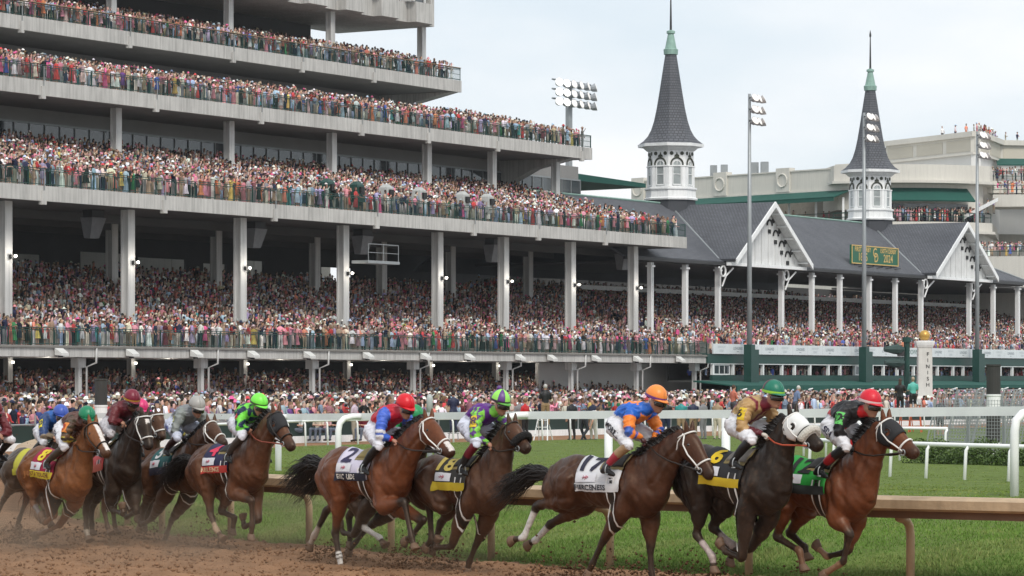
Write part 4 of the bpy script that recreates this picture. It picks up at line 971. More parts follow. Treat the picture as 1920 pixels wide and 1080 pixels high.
# joints of each runner, in metres in the horse's own side plane (forward, height)
RUN = {
 'h12': dict(at=(3.637, 38.6), yaw=47.0, W=[0.486, 1.59], C=[-0.495, 1.619], P=[1.138, 2.056], N=[1.616, 1.654], fn=[[0.487, 0.865], [0.684, 0.67], [0.576, 0.342], [0.279, 0.188]], ff=[[0.574, 0.815], [0.441, 0.451], [0.112, 0.381], [-0.048, 0.489]], hn=[[-0.294, 1.022], [-0.487, 0.606], [-0.121, 0.449], [-0.061, 0.248]], hf=[[-0.175, 0.905], [-0.496, 0.643], [-0.251, 0.481], [-0.22, 0.391]], j=[[0.897, 2.304], [0.651, 2.132], [0.65, 1.899], [0.711, 1.679], [0.368, 2.017], [0.776, 1.711], [0.351, 1.437], [0.464, 1.366]]),
 'h6': dict(at=(2.661, 38.5), yaw=51.0, W=[0.483, 1.672], C=[-0.493, 1.728], P=[1.028, 2.119], N=[1.5, 1.744], fn=[[0.35, 0.955], [0.285, 0.381], [0.005, 0.448], [-0.094, 0.523]], ff=[[0.486, 0.863], [0.177, 0.469], [-0.154, 0.456], [-0.337, 0.528]], hn=[[-0.429, 0.998], [-0.523, 0.631], [-0.238, 0.381], [-0.211, 0.224]], hf=[[-0.271, 0.906], [-0.506, 0.716], [-0.121, 0.514], [-0.187, 0.318]], j=[[0.7, 2.415], [0.441, 2.187], [0.445, 1.942], [0.673, 1.85], [0.137, 2.038], [0.639, 1.8], [0.34, 1.54], [0.428, 1.457]]),
 'h1': dict(at=(1.167, 39.5), yaw=42.5, W=[0.487, 1.598], C=[-0.496, 1.589], P=[1.324, 1.909], N=[1.692, 1.365], fn=[[0.296, 0.869], [0.044, 0.525], [-0.129, 0.237], [-0.195, 0.122]], ff=[[0.62, 0.804], [0.605, 0.446], [0.62, 0.155], [0.672, 0.035]], hn=[[-0.541, 1.05], [-1.046, 0.935], [-1.278, 0.526], [-1.465, 0.492]], hf=[[-0.48, 0.954], [-1.03, 0.698], [-1.293, 0.482], [-1.409, 0.432]], j=[[0.799, 2.352], [0.546, 2.103], [0.611, 1.882], [0.693, 1.759], [0.237, 2.022], [0.611, 1.716], [0.247, 1.432], [0.294, 1.34]]),
 'h18': dict(at=(-0.692, 42.2), yaw=49.0, W=[0.487, 1.517], C=[-0.496, 1.523], P=[1.054, 1.971], N=[1.385, 1.624], fn=[[0.197, 0.791], [-0.021, 0.316], [-0.351, 0.291], [-0.314, 0.375]], ff=[[0.419, 0.733], [0.203, 0.352], [0.058, 0.111], [0.014, -0.008]], hn=[[-0.057, 0.842], [-0.481, 0.853], [-0.432, 0.394], [-0.555, 0.295]], hf=[[-0.234, 0.83], [-0.529, 0.608], [-0.641, 0.367], [-0.716, 0.245]], j=[[0.825, 2.292], [0.585, 2.054], [0.643, 1.79], [0.751, 1.651], [0.287, 1.981], [0.697, 1.687], [0.392, 1.358], [0.356, 1.242]]),
 'h2': dict(at=(-1.983, 43), yaw=51.5, W=[0.485, 1.624], C=[-0.493, 1.618], P=[1.428, 2.021], N=[1.945, 1.571], fn=[[0.648, 0.832], [1.063, 0.91], [1.22, 0.453], [1.278, 0.327]], ff=[[0.601, 0.801], [1.172, 0.666], [0.917, 0.457], [0.76, 0.381]], hn=[[-0.325, 0.946], [-0.511, 0.447], [-0.416, 0.126], [-0.366, -0.021]], hf=[[-0.662, 0.955], [-1.048, 0.725], [-1.336, 0.372], [-1.456, 0.225]], j=[[0.921, 2.235], [0.684, 2.046], [0.735, 1.766], [0.842, 1.692], [0.328, 1.9], [0.735, 1.636], [0.396, 1.348], [0.396, 1.273]]),
 'h4': dict(at=(-4.236, 47.6), yaw=52.5, W=[0.487, 1.611], C=[-0.495, 1.563], P=[1.322, 2.061], N=[1.768, 1.545], fn=[[0.392, 0.857], [0.854, 0.751], [0.866, 0.393], [0.834, 0.218]], ff=[[0.543, 0.791], [0.663, 0.445], [0.28, 0.333], [0.24, 0.474]], hn=[[-0.304, 0.948], [-0.283, 0.529], [-0.118, 0.292], [0.046, 0.166]], hf=[[-0.148, 0.771], [-0.354, 0.543], [0.016, 0.466], [-0.045, 0.266]], j=[[0.868, 2.221], [0.683, 2.029], [0.794, 1.814], [0.757, 1.747], [0.412, 1.939], [0.874, 1.685], [0.479, 1.386], [0.378, 1.308]]),
 'h5': dict(at=(-5.263, 49.6), yaw=59.0, W=[0.483, 1.551], C=[-0.491, 1.454], P=[1.374, 1.88], N=[1.86, 1.563], fn=[[-0.121, 0.704], [-0.506, 0.345], [-0.811, 0.252], [-1.008, 0.303]], ff=[[0.121, 0.661], [-0.285, 0.324], [-0.477, 0.097], [-0.543, -0.015]], hn=[[-0.506, 0.784], [-0.783, 0.52], [-0.895, 0.284], [-0.951, 0.212]], hf=[[-0.697, 0.774], [-1.086, 0.505], [-1.255, 0.288], [-1.311, 0.192]], j=[[0.88, 2.175], [0.676, 1.987], [0.698, 1.739], [0.649, 1.617], [0.231, 1.891], [0.805, 1.627], [0.442, 1.44], [0.549, 1.386]]),
 'h3': dict(at=(-6.258, 49.3), yaw=58.0, W=[0.482, 1.602], C=[-0.491, 1.461], P=[1.398, 1.995], N=[1.578, 1.497], fn=[[0.581, 0.826], [0.394, 0.549], [0.898, 0.477], [0.845, 0.587]], ff=[[0.807, 0.784], [0.833, 0.514], [0.491, 0.412], [0.385, 0.499]], hn=[[-0.337, 0.846], [-0.475, 0.474], [-0.447, 0.176], [-0.365, 0.053]], hf=[[-0.643, 0.833], [-0.809, 0.48], [-0.781, 0.25], [-0.754, 0.135]], j=[[0.941, 2.276], [0.758, 2.058], [0.836, 1.864], [0.851, 1.845], [0.3, 1.9], [0.8, 1.69], [0.45, 1.43], [0.5, 1.36]]),
 'h8': dict(at=(-6.841, 48.0), yaw=54.5, W=[0.486, 1.483], C=[-0.494, 1.522], P=[1.16, 1.891], N=[1.639, 1.438], fn=[[0.101, 0.857], [0.172, 0.483], [-0.091, 0.374], [-0.212, 0.448]], ff=[[0.352, 0.727], [-0.1, 0.334], [-0.607, 0.203], [-0.876, 0.159]], hn=[[-0.503, 0.952], [-0.517, 0.661], [-0.26, 0.479], [-0.139, 0.395]], hf=[[-0.461, 0.882], [-0.558, 0.677], [-0.461, 0.433], [-0.412, 0.345]], j=[[0.985, 2.033], [0.825, 1.884], [0.849, 1.656], [0.809, 1.573], [0.386, 1.857], [0.826, 1.514], [0.293, 1.274], [0.269, 1.219]]),
 'h9': dict(at=(-6.203, 51.3), yaw=52.0, W=[0.408, 1.588], C=[-0.413, 1.492], P=[1.033, 1.994], N=[1.165, 1.598], fn=[[0.38, 0.752], [0.38, 0.421], [0.695, 0.338], [0.65, 0.43]], ff=[[0.571, 0.704], [0.527, 0.42], [0.347, 0.249], [0.392, 0.321]], hn=[[-0.351, 0.779], [-0.444, 0.419], [-0.351, 0.159], [-0.259, 0.068]], hf=[[-0.661, 0.718], [-0.568, 0.409], [-0.521, 0.171], [-0.475, 0.076]], j=[[0.476, 2.119], [0.405, 1.978], [0.497, 1.768], [0.548, 1.744], [0.153, 1.834], [0.632, 1.629], [0.366, 1.438], [0.411, 1.368]]),
 'h10': dict(at=(-7.772, 52.2), yaw=55.0, W=[0.478, 1.417], C=[-0.485, 1.412], P=[1.259, 1.762], N=[1.769, 1.415], fn=[[0.347, 0.72], [0.558, 0.439], [0.453, 0.22], [0.347, 0.288]], ff=[[0.346, 0.715], [0.24, 0.375], [0.081, 0.2], [0.027, 0.271]], hn=[[-0.459, 0.892], [-0.898, 0.563], [-1.175, 0.284], [-1.398, 0.227]], hf=[[-0.728, 0.856], [-0.565, 0.543], [-0.837, 0.216], [-0.892, 0.091]], j=[[0.897, 2.024], [0.697, 1.888], [0.864, 1.617], [0.912, 1.569], [0.4, 1.75], [0.85, 1.52], [0.45, 1.28], [0.5, 1.2]]),
 'h11': dict(at=(-8.60, 49.2), yaw=50.0, W=[0.444, 1.546], C=[-0.45, 1.487], P=[1.011, 2.003], N=[1.377, 1.56], fn=[[0.34, 0.822], [0.428, 0.508], [0.251, 0.344], [0.162, 0.409]], ff=[[0.372, 0.773], [0.283, 0.498], [-0.072, 0.327], [-0.162, 0.392]], hn=[[-0.377, 0.895], [-0.377, 0.552], [-0.196, 0.261], [-0.061, 0.174]], hf=[[-0.704, 0.859], [-0.613, 0.493], [-0.477, 0.267], [-0.387, 0.201]], j=[[1.227, 2.117], [1.115, 1.961], [1.215, 1.717], [1.246, 1.649], [0.692, 1.844], [1.258, 1.607], [0.831, 1.377], [0.919, 1.312]]),
 'h13': dict(at=(-1.905, 44.4), yaw=49.0, W=[0.442, 1.545], C=[-0.448, 1.511], P=[1.173, 1.913], N=[1.569, 1.532], fn=[[-0.077, 0.754], [-0.308, 0.352], [-0.549, 0.373], [-0.617, 0.452]], ff=[[0.018, 0.652], [-0.28, 0.469], [-0.581, 0.234], [-0.734, 0.103]], hn=[[-0.156, 0.801], [-0.136, 0.481], [0.259, 0.335], [0.349, 0.253]], hf=[[-0.54, 0.784], [-0.734, 0.604], [-0.702, 0.33], [-0.718, 0.204]], j=[[0.867, 2.08], [0.677, 1.958], [0.698, 1.704], [0.808, 1.619], [0.298, 1.819], [0.698, 1.559], [0.346, 1.285], [0.346, 1.212]]),
}
# ------------------------------------------------------------------ horses and riders
M_coat = mat('horse_coat', (.1, .05, .03), 0.43, 0.22, 26.0, 0.12, 90, attr='Col', spec=0.30, coat=0.12)
M_coat.node_tree.nodes['Principled BSDF'].inputs['Specular Tint'].default_value = (1.0, .80, .62, 1)
M_coat.node_tree.nodes['Principled BSDF'].inputs['Coat Roughness'].default_value = 0.36
M_hair = mat('black_hair', (.012, .009, .008), 0.5, 0.2, 8, spec=.5)
M_hairb = mat('chestnut_hair', (.16, .055, .022), 0.5, 0.2, 8)
M_silk = mat('racing_silks', (.5, .5, .5), 0.45, 0.05, 6, 0.35, 9, attr='Col', spec=.35)
M_skin = mat('skin', (.42, .22, .15), 0.55, 0.06, 6)
M_tackw = mat('white_tack', (.72, .71, .68), 0.6, 0.06, 8)
M_tackb = mat('dark_leather', (.02, .014, .011), 0.4, 0.1, 8)
M_tackr = mat('red_brown_leather', (.22, .05, .03), 0.5, 0.1, 8)
M_hoof = mat('hoof_horn', (.15, .09, .055), 0.6, 0.2, 12)
M_eye = mat('dark_eye', (.008, .006, .005), 0.08, 0.0, spec=.8)
M_wool_w = mat('white_sheepskin', (.66, .64, .58), 0.95, 0.10, 30, 0.8, 60)
M_wool_b = mat('black_sheepskin', (.012, .011, .011), 0.95, 0.2, 30, 0.8, 60)

def remeshed(mb, voxel, it=4, fac=0.5):
    me = bpy.data.meshes.new("hull"); me.from_pydata(mb.v, [], mb.f); me.update()
    bm = bmesh.new(); bm.from_mesh(me); bmesh.ops.recalc_face_normals(bm, faces=bm.faces); bm.to_mesh(me); bm.free()
    o = bpy.data.objects.new("hull", me); COL.objects.link(o)
    r = o.modifiers.new("r", 'REMESH'); r.mode = 'VOXEL'; r.voxel_size = voxel
    s = o.modifiers.new("s", 'SMOOTH'); s.factor = fac; s.iterations = it
    bpy.context.view_layer.update()
    m2 = bpy.data.meshes.new_from_object(o.evaluated_get(bpy.context.evaluated_depsgraph_get()))
    bpy.data.objects.remove(o); bpy.data.meshes.remove(me)
    return m2
class Limbs:
    """Tapered solids that fuse into one skin; each remembers its axis so that colours can follow it."""
    def __init__(s): s.mb = MB(); s.ax = []
    def limb(s, name, pts, rad, n=12, flat=1.0, sub=3):
        P = [Vector(p) for p in pts]; Q, R = [], []
        for i in range(len(P) - 1):
            for k in range(sub):
                f = k / sub
                p0, p1, p2, p3 = P[max(i - 1, 0)], P[i], P[i + 1], P[min(i + 2, len(P) - 1)]
                c = p1 * (1 - f) + p2 * f
                sm = 0.5 * ((2 * p1) + (p2 - p0) * f + (2 * p0 - 5 * p1 + 4 * p2 - p3) * f * f + (3 * p1 - p0 - 3 * p2 + p3) * f ** 3)
                Q.append(c * .65 + sm * .35); g = f * f * (3 - 2 * f); R.append(rad[i] * (1 - g) + rad[i + 1] * g)
        Q.append(P[-1]); R.append(rad[-1])
        t0, t1 = (Q[0] - Q[1]).normalized(), (Q[-1] - Q[-2]).normalized()
        Q = [Q[0] + t0 * R[0] * .6] + Q + [Q[-1] + t1 * R[-1] * .6]; R = [R[0] * .55] + R + [R[-1] * .55]
        s.mb.tube(Q, R, n, flat=flat); s.ax.append((name, np.array([list(p) for p in P]), np.array(rad, float) * max(1.0, (flat + 1) / 2)))
    def blob(s, name, c, rad, M=None, ax=None):
        s.mb.ell(c, rad, 14, 9, M=M)
        s.ax.append((name, np.array([list(c), list(Vector(c) + Vector((1e-3, 0, 0)))]), np.array([min(rad) * .9 + max(rad) * .1] * 2)))
    def rings(s, name, R, pts, rad): s.mb.rings(R); s.ax.append((name, np.array([list(p) for p in pts]), np.array(rad, float)))
    def owner(s, V):
        """For every vertex: which solid it lies on and how far along it (0..1)."""
        best = np.full(len(V), 1e9); who = np.zeros(len(V), int); par = np.zeros(len(V))
        for k, (nm, P, R) in enumerate(s.ax):
            seg = len(P) - 1
            for i in range(seg):
                a, b = P[i], P[i + 1]; d = b - a; L = max(d @ d, 1e-12)
                f = np.clip((V - a) @ d / L, 0, 1); dist = np.linalg.norm(V - (a + f[:, None] * d), axis=1) - (R[i] * (1 - f) + R[i + 1] * f)
                m = dist < best; best[m] = dist[m]; who[m] = k; par[m] = (i + f[m]) / seg
        return np.array([a[0] for a in s.ax])[who], par
def mix(a, b, t): return a * (1 - t[:, None]) + np.asarray(b) * t[:, None]
def smooth01(x, a, b):
    t = np.clip((x - a) / (b - a), 0, 1); return t * t * (3 - 2 * t)

TRUNK = [(-.50, -.26, -.56, .10), (-.42, -.15, -.70, .18), (-.22, -.05, -.76, .255), (0, 0, -.70, .285), (.25, -.035, -.62, .255), (.5, -.075, -.66, .262), (.75, -.045, -.735, .27), (1.0, 0, -.775, .25), (1.18, -.12, -.77, .235), (1.34, -.28, -.69, .195), (1.45, -.40, -.58, .11)]
def make_horse(key, label, coat, leg_dark, socks=(), hood=None, wool=None, bridle='w', blaze=0, voxel=.018, tail=None, hair=None, leg_black=(.012, .009, .008), hoof_tan=True):
    h = RUN[key]; V3 = lambda p, y=0.0: Vector((p[0], y, p[1]))
    yaw = math.radians(h['yaw'])
    W, C, P, N = (V3(h[q]) for q in 'WCPN')
    e = (W - C); L = e.length; e.normalize(); up = Vector((-e.z, 0, e.x)); lat = Vector((0, 1, 0))
    B = Limbs(); R = []
    for a, t, b, hw in TRUNK:
        c = C + e * (a * L) + up * ((t + b) / 2); hh = (t - b) / 2; ring = []
        for j in range(36):
            q = 2 * math.pi * j / 36; s, k = math.sin(q), math.cos(q)
            nar = 1 - (.30 if a < .9 else .52) * max(0, s) ** 2 - .16 * max(0, -s) ** 2
            ring.append(c + lat * (hw * k * nar) + up * (hh * s))
        R.append(ring)
    mid = [C + e * (a * L) + up * (-.38) for a in (-.35, .2, .7, 1.2)]
    B.rings('trunk', R, mid, [.24, .27, .28, .25])
    # neck
    n0 = W + e * .16 - up * .36; n1 = P + (P - N).normalized() * 0.0
    hd = (N - P).normalized(); g = Vector((hd.z, 0, -hd.x)); g = g if g.dot(Vector((-.7, 0, -.7))) > 0 else -g
    Pq = P + g * .10 + hd * .05
    ctrl = n0 * .5 + Pq * .5 + (W - n0).normalized() * .06
    NR, NP = [], []
    for f, hh, hw in ((0, .35, .22), (.2, .305, .185), (.4, .255, .142), (.6, .215, .112), (.8, .180, .096), (1.0, .145, .088)):
        c = n0 * (1 - f) ** 2 + ctrl * 2 * f * (1 - f) + Pq * f * f
        t = ((ctrl - n0) * (1 - f) + (Pq - ctrl) * f).normalized(); nu = Vector((-t.z, 0, t.x))
        NR.append([c + lat * (hw * math.cos(q) * (1 - .25 * max(0, math.sin(q)) ** 2)) + nu * (hh * math.sin(q)) for q in np.linspace(0, 2 * math.pi, 33)[:-1]]); NP.append((c, nu, hh))
    B.rings('neck', NR, [p[0] for p in NP], [p[2] * .75 for p in NP])
    # head
    HL = (N - P).length; HS = []
    for f, off, hh, hw in ((-.05, .085, .065, .06), (.05, .096, .122, .094), (.2, .114, .170, .112), (.34, .108, .170, .106), (.48, .088, .140, .090), (.64, .066, .110, .076), (.8, .050, .095, .069), (.93, .040, .092, .071), (1.01, .034, .074, .060), (1.05, .03, .025, .025)):
        c = P + hd * (f * HL) + g * off
        HS.append((f, c, hh, hw))
    B.rings('head', [[c + lat * (hw * math.cos(q)) - g * (hh * math.sin(q)) for q in np.linspace(0, 2 * math.pi, 25)[:-1]] for f, c, hh, hw in HS], [P + hd * (f * HL) + g * .07 for f in (0, .35, .7, 1.0)], [.09, .10, .065, .055])
    B.blob('head', P + hd * (.22 * HL) + g * .17, (.10, .085, .10)); B.blob('head', P + hd * (.95 * HL) + g * .05, (.062, .06, .058))
    for sg in (-1, 1):
        b = P + lat * (sg * .052) + hd * .035 + g * .02; d = (Vector((.1, sg * .10, 1)) - hd * .35).normalized()
        B.limb('ear', [b, b + d * .07, b + d * .13, b + d * .175 + hd * .01], [.034, .036, .026, .010], 8)
        B.blob('head', P + hd * (.27 * HL) + g * .052 + lat * sg * .070, (.042, .034, .032))
    # legs
    legs = {}
    for nm, sg in (('fn', -1), ('ff', 1), ('hn', -1), ('hf', 1)):
        y = sg * .12; p = [V3(q, y) for q in h[nm]]; legs[nm] = p
        p3 = p[3]; pd = (p3 - p[2]); pl = max(pd.length, .05); pd.normalize(); he = p[2] + pd * max(pl - .03, .09)
        legs[nm + '_h'] = (he, pd)
        if nm[0] == 'f':
            sh = W + e * .09 - up * .38 + lat * sg * .125; el = p[0] + lat * sg * .02
            el = el + (V3((W.x - .02, .0)) - V3((el.x, 0))) * .25
            B.limb('shoulder', [W - up * .18 + lat * sg * .10 - e * .04, sh * .5 + (W - up * .18 + lat * sg * .10) * .5, sh, el], [.10, .135, .148, .125], 28)
            d = p[1] - el
            B.limb(nm, [el, el + d * .35, el + d * .78, p[1]], [.122, .104, .062, .056], 20)
            B.limb(nm + 'c', [p[1], p[1] * .7 + p[2] * .3, p[1] * .25 + p[2] * .75, p[2], p[2] + (he - p[2]) * .55, he], [.054, .041, .038, .050, .040, .043])
        else:
            hip = C + e * .02 - up * .30 + lat * sg * .13; st = p[0] + lat * sg * .03; bt = C - e * .34 - up * .40 + lat * sg * .10
            st = st * .7 + (C + e * .16 - up * .62 + lat * sg * .15) * .3
            B.limb('thigh', [hip, hip * .5 + st * .5, st], [.22, .205, .14], 30)
            gz = st * .6 + p[1] * .4
            B.limb('thigh', [bt, bt * .5 + gz * .5 + up * .02, gz], [.135, .135, .08], 24)
            B.limb(nm, [st, gz, st * .22 + p[1] * .78, p[1]], [.128, .102, .060, .058], 20)
            B.limb(nm, [st * .25 + p[1] * .75 - e * .02, p[1] - e * .015 + (p[1] - p[2]).normalized() * .03], [.03, .036], 8)
            B.limb(nm + 'c', [p[1], p[1] * .7 + p[2] * .3, p[1] * .25 + p[2] * .75, p[2], p[2] + (he - p[2]) * .55, he], [.063, .047, .041, .053, .041, .044])
    me = remeshed(B.mb, voxel, 7, .5)
    n = len(me.vertices); co = np.empty(n * 3, np.float32); me.vertices.foreach_get('co', co); co = co.reshape(-1, 3)
    who, par = B.owner(co)
    # muscle relief: grooves between the big masses, ribs, and a strand-like swell
    nr = np.empty(n * 3, np.float32); me.vertices.foreach_get('normal', nr); nr = nr.reshape(-1, 3)
    body = np.isin(who, ('trunk', 'shoulder', 'thigh', 'neck', 'fn', 'ff', 'hn', 'hf'))
    uz = co[:, [0, 2]].astype(float); disp = np.zeros(n)
    U2 = lambda v: np.array([v.x, v.z])
    def groove(pts, wd, dp, mask=True):
        d = np.full(n, 9.0)
        for a, b in zip(pts[:-1], pts[1:]):
            a, b = np.asarray(a), np.asarray(b); s = b - a; f = np.clip(((uz - a) @ s) / max(s @ s, 1e-9), 0, 1); d = np.minimum(d, np.linalg.norm(uz - a - f[:, None] * s, axis=1))
        g_ = -np.exp(-(d / wd) ** 2) + .45 * np.exp(-((d - 2.1 * wd) / wd) ** 2)
        return g_ * dp * (mask & body)
    for sg, fk, hk in ((-1, 'fn', 'hn'), (1, 'ff', 'hf')):
        sd_ = (co[:, 1] * sg > .04); el_ = np.array(h[fk][0]); st_ = np.array(h[hk][0]); w_, c_ = U2(W), U2(C); dn = -U2(up); ev = U2(e)
        disp += groove([w_ + dn * .16 - ev * .06, w_ + dn * .42 - ev * .09, el_ + ev * -.06 + dn * -.06], .026, .014, sd_)
        disp += groove([w_ + dn * .14 + ev * .06, w_ + dn * .34 + ev * .20, w_ + dn * .50 + ev * .18], .034, .006, sd_)
        disp += groove([w_ + dn * .30 - ev * .0, el_ + ev * .06 + dn * -.12], .028, .004, sd_)
        disp += groove([c_ + dn * .28 + ev * .20, st_ * .5 + (c_ + dn * .55 + ev * .24) * .5, st_ + ev * .04], .030, .016, sd_)
        disp += groove([c_ + dn * .22 - ev * .30, c_ + dn * .46 - ev * .18, st_ - ev * .16 + dn * .06], .024, .011, sd_)
        disp += groove([c_ + dn * .10 + ev * .12, c_ + dn * .26 - ev * .05, st_ - ev * .03 + dn * -.12], .022, .007, sd_)
        for k in range(5):
            a = .34 + k * .085
            disp += groove([c_ + ev * a * L + dn * .20, c_ + ev * (a - .03) * L + dn * .52], .018, .0035, sd_ & (who == 'trunk'))
        disp += groove([w_ + dn * .50 + ev * .30, U2(P + g * .20) * .6 + (w_ + dn * .5 + ev * .3) * .4, U2(P + g * .22 + hd * .1)], .024, .010, sd_ & (who == 'neck'))
    sw = vnoise(co[:, 0] * 9 + co[:, 2] * 4, co[:, 2] * 3.2 - co[:, 0] * 2 + np.sign(co[:, 1]) * 7, 31) - .5
    s2 = vnoise(co[:, 0] * 18 + co[:, 2] * 9, co[:, 2] * 7 - co[:, 0] * 4 + np.sign(co[:, 1]) * 5, 32) - .5
    s3 = vnoise(co[:, 0] * 30 + co[:, 2] * 22, co[:, 2] * 13 - co[:, 0] * 9 + np.sign(co[:, 1]) * 3, 33) - .5
    disp += body * (sw * .020 + s2 * .014 + s3 * .005)
    disp += np.isin(who, ('fnc', 'ffc', 'hnc', 'hfc')) * s2 * .004
    kx = np.arange(n); co = (co + nr * disp[:, None]).astype(np.float32); me.vertices.foreach_set('co', co.ravel()); me.update()
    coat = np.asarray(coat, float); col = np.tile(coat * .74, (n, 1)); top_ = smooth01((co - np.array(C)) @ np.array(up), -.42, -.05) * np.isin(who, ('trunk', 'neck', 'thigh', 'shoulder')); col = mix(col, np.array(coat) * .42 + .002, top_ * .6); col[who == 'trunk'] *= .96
    nz = vnoise(co[:, 0] * 5 + co[:, 1] * 3, co[:, 2] * 5 - co[:, 1] * 2, 12)
    col = col * (.86 + .28 * nz[:, None])
    blk = np.asarray(leg_black)
    for nm in ('fn', 'ff', 'hn', 'hf'):
        m = who == nm; col[m] = mix(col[m], blk, smooth01(par[m], .45, .92) * leg_dark)
        m = who == nm + 'c'; col[m] = mix(col[m], blk, np.full(m.sum(), leg_dark))
        for q, f0, f1, sc in socks:
            if q == nm + 'c':
                m = (who == nm + 'c') & (par > f0 - .02) & (par < f1 + .02); col[m] = mix(col[m], sc, smooth01(par[m], f0 - .02, f0 + .02) * (1 - smooth01(par[m], f1 - .02, f1 + .02)))
    # soil: spattered specks everywhere, more on chest, belly and thighs
    sp = vnoise(co[:, 0] * 34 + co[:, 1] * 21, co[:, 2] * 34 - co[:, 1] * 17, 52); sp2 = vnoise(co[:, 0] * 2.3, co[:, 2] * 2.3 + co[:, 1] * 2, 53)
    soil = smooth01(sp, .70, .84) * (.25 + .75 * sp2) * .28; col = mix(col, (.15, .085, .05), soil)
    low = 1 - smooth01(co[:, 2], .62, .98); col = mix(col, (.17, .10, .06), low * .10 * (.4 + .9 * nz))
    # dirt thrown up on the lower legs
    m = np.char.endswith(who.astype(str), 'c'); col[m] = mix(col[m], (.16, .09, .05), .30 * smooth01(par[m], .45, 1.0) * nz[m])
    m = who == 'head'; rel = co - np.array(P); f = (rel @ np.array(hd)) / HL
    dk = smooth01(f, .62, 1.0); col[m] = mix(col[m], (.018, .013, .012), .75 * dk[m])
    if blaze:
        top = -(rel @ np.array(g)); wd = np.abs(co[:, 1])
        if blaze == 1: k = m & (wd < .035) & (f > .12) & (f < .95) & (top > -.06)
        elif blaze == 2: k = m & (wd < .03) & (f > .16) & (f < .30) & (top > -.06)
        else: k = m & (wd < .05) & (f > .74) & (f < 1.0) & (top > -.07)
        col[k] = (.62, .58, .55)
    m = who == 'ear'; col[m] = mix(col[m], (.02, .015, .012), .5 * par[m])
    a = me.color_attributes.new('Col', 'FLOAT_COLOR', 'POINT'); c4 = np.ones((n, 4), np.float32); c4[:, :3] = col; a.data.foreach_set('color', c4.ravel())
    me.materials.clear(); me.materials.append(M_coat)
    me.polygons.foreach_set('use_smooth', np.ones(len(me.polygons), bool)); me.name = 'horse'
    ho = bpy.data.objects.new('horse', me); COL.objects.link(ho)
    ho.location = (h['at'][0], h['at'][1], 0); ho.rotation_euler = (0, 0, -yaw)
    tag(ho, label, 'horse', 'racehorses on the turn')
    def child(mb, name, m, parent=None, smooth=True, **kw):
        o = mb.build(name, m, None, smooth, **kw); o.parent = parent or ho; return o
    bvh = BVHTree.FromPolygons([tuple(v) for v in co], [tuple(p.vertices) for p in me.polygons])
    # hooves, eyes, nostrils
    for nm in ('fn', 'ff', 'hn', 'hf'):
        he, pd = legs[nm + '_h']; fw = Vector((e.x, 0, e.z)); fw = (fw - pd * fw.dot(pd)); fw = fw.normalized() if fw.length > .1 else Vector((1, 0, 0)); sd = pd.cross(fw)
        mb = MB(); mb.rings([[he + pd * d + fw * (r * 1.12 * math.cos(q) + k) + sd * (r * math.sin(q)) for q in np.linspace(0, 2 * math.pi, 13)[:-1]] for d, r, k in ((-.012, .040, 0), (0, .047, 0), (.05, .058, .012), (.078, .064, .02), (.082, .055, .02))])
        child(mb, 'hoof', M_hoof if hoof_tan else M_tackb)
    for sg in (-1, 1):
        mb = MB(); mb.ell(P + hd * (.275 * HL) + g * .058 + lat * sg * .088, (.026, .020, .024), 10, 8); child(mb, 'eye', M_eye)
        mb = MB(); mb.ell(P + hd * (.955 * HL) + g * .030 + lat * sg * .050, (.026, .014, .020), 8, 6); child(mb, 'nostril', M_eye)
    # mane
    hm = hair or M_hair; mb = MB(); r = np.random.default_rng(len(label))
    for i in range(240):
        f = (i + .5) / 240; k = f * 5; j = min(int(k), 4); q = k - j
        c = NP[j][0] * (1 - q) + NP[j + 1][0] * q; nu = (NP[j][1] * (1 - q) + NP[j + 1][1] * q).normalized(); hh = NP[j][2] * (1 - q) + NP[j + 1][2] * q
        b = c + nu * (hh * .93) + lat * r.normal(0, .014); ln = .15 + .10 * r.random() - .05 * f
        d = (-e * (.95 + .3 * r.random()) + nu * (.30 + .22 * r.random()) + lat * r.normal(0, .16)).normalized()
        mb.tube([b - nu * .03, b + nu * .03 + d * ln * .3, b + d * ln * .7 - Vector((0, 0, .02)), b + d * ln - Vector((0, 0, .05 * r.random()))], [.012, .012, .008, .002], 4)
    child(mb, 'mane', hm)
    # tail
    D = C - e * .50 * L - up * .26
    tp = [D + e * .08] + ([V3(q) for q in tail] if tail else [D - e * .25 + up * .02, D - e * .55 - up * .14, D - e * .85 - up * .34])
    mb = MB()
    for i in range(260):
        o = Vector(r.normal(0, 1, 3)); o.normalize(); s = r.random() ** .6; pts, rd = [], []
        ext = .75 + .35 * r.random()
        for k in range(9):
            f = k / 8 * ext * (len(tp) - 1); j = min(int(f), len(tp) - 2); q = f - j
            p = tp[j] * (1 - q) + tp[j + 1] * q
            w = .03 + .12 * math.sin(min(k / 8, 1) * 2.2) * s + .03 * (k > 5) * (k - 5) * s
            pts.append(p + o * w + Vector((0, r.normal(0, .012), r.normal(0, .012) + (.03 * math.sin(k * 1.1 + i)) * k / 8))); rd.append((.009, .009, .008, .007, .0055, .0045, .0033, .002, .0008)[k])
        mb.tube(pts, rd, 4)
    child(mb, 'tail', hm)
    # bridle
    mb = MB(); bm_ = M_tackw if bridle == 'w' else M_tackb
    def hring(f, grow, r, q0=0, q1=2 * math.pi, tilt=0.0, n=18):
        pts = []
        for q in np.linspace(q0, q1, n):
            ff = f + tilt * math.sin(q); k = 0
            while k < len(HS) - 2 and HS[k + 1][0] < ff: k += 1
            t = (ff - HS[k][0]) / (HS[k + 1][0] - HS[k][0]); c = HS[k][1].lerp(HS[k + 1][1], t); hh = HS[k][2] * (1 - t) + HS[k + 1][2] * t; hw = HS[k][3] * (1 - t) + HS[k + 1][3] * t
            pts.append(c + lat * ((hw + grow) * math.cos(q)) - g * ((hh + grow) * math.sin(q)))
        return pts
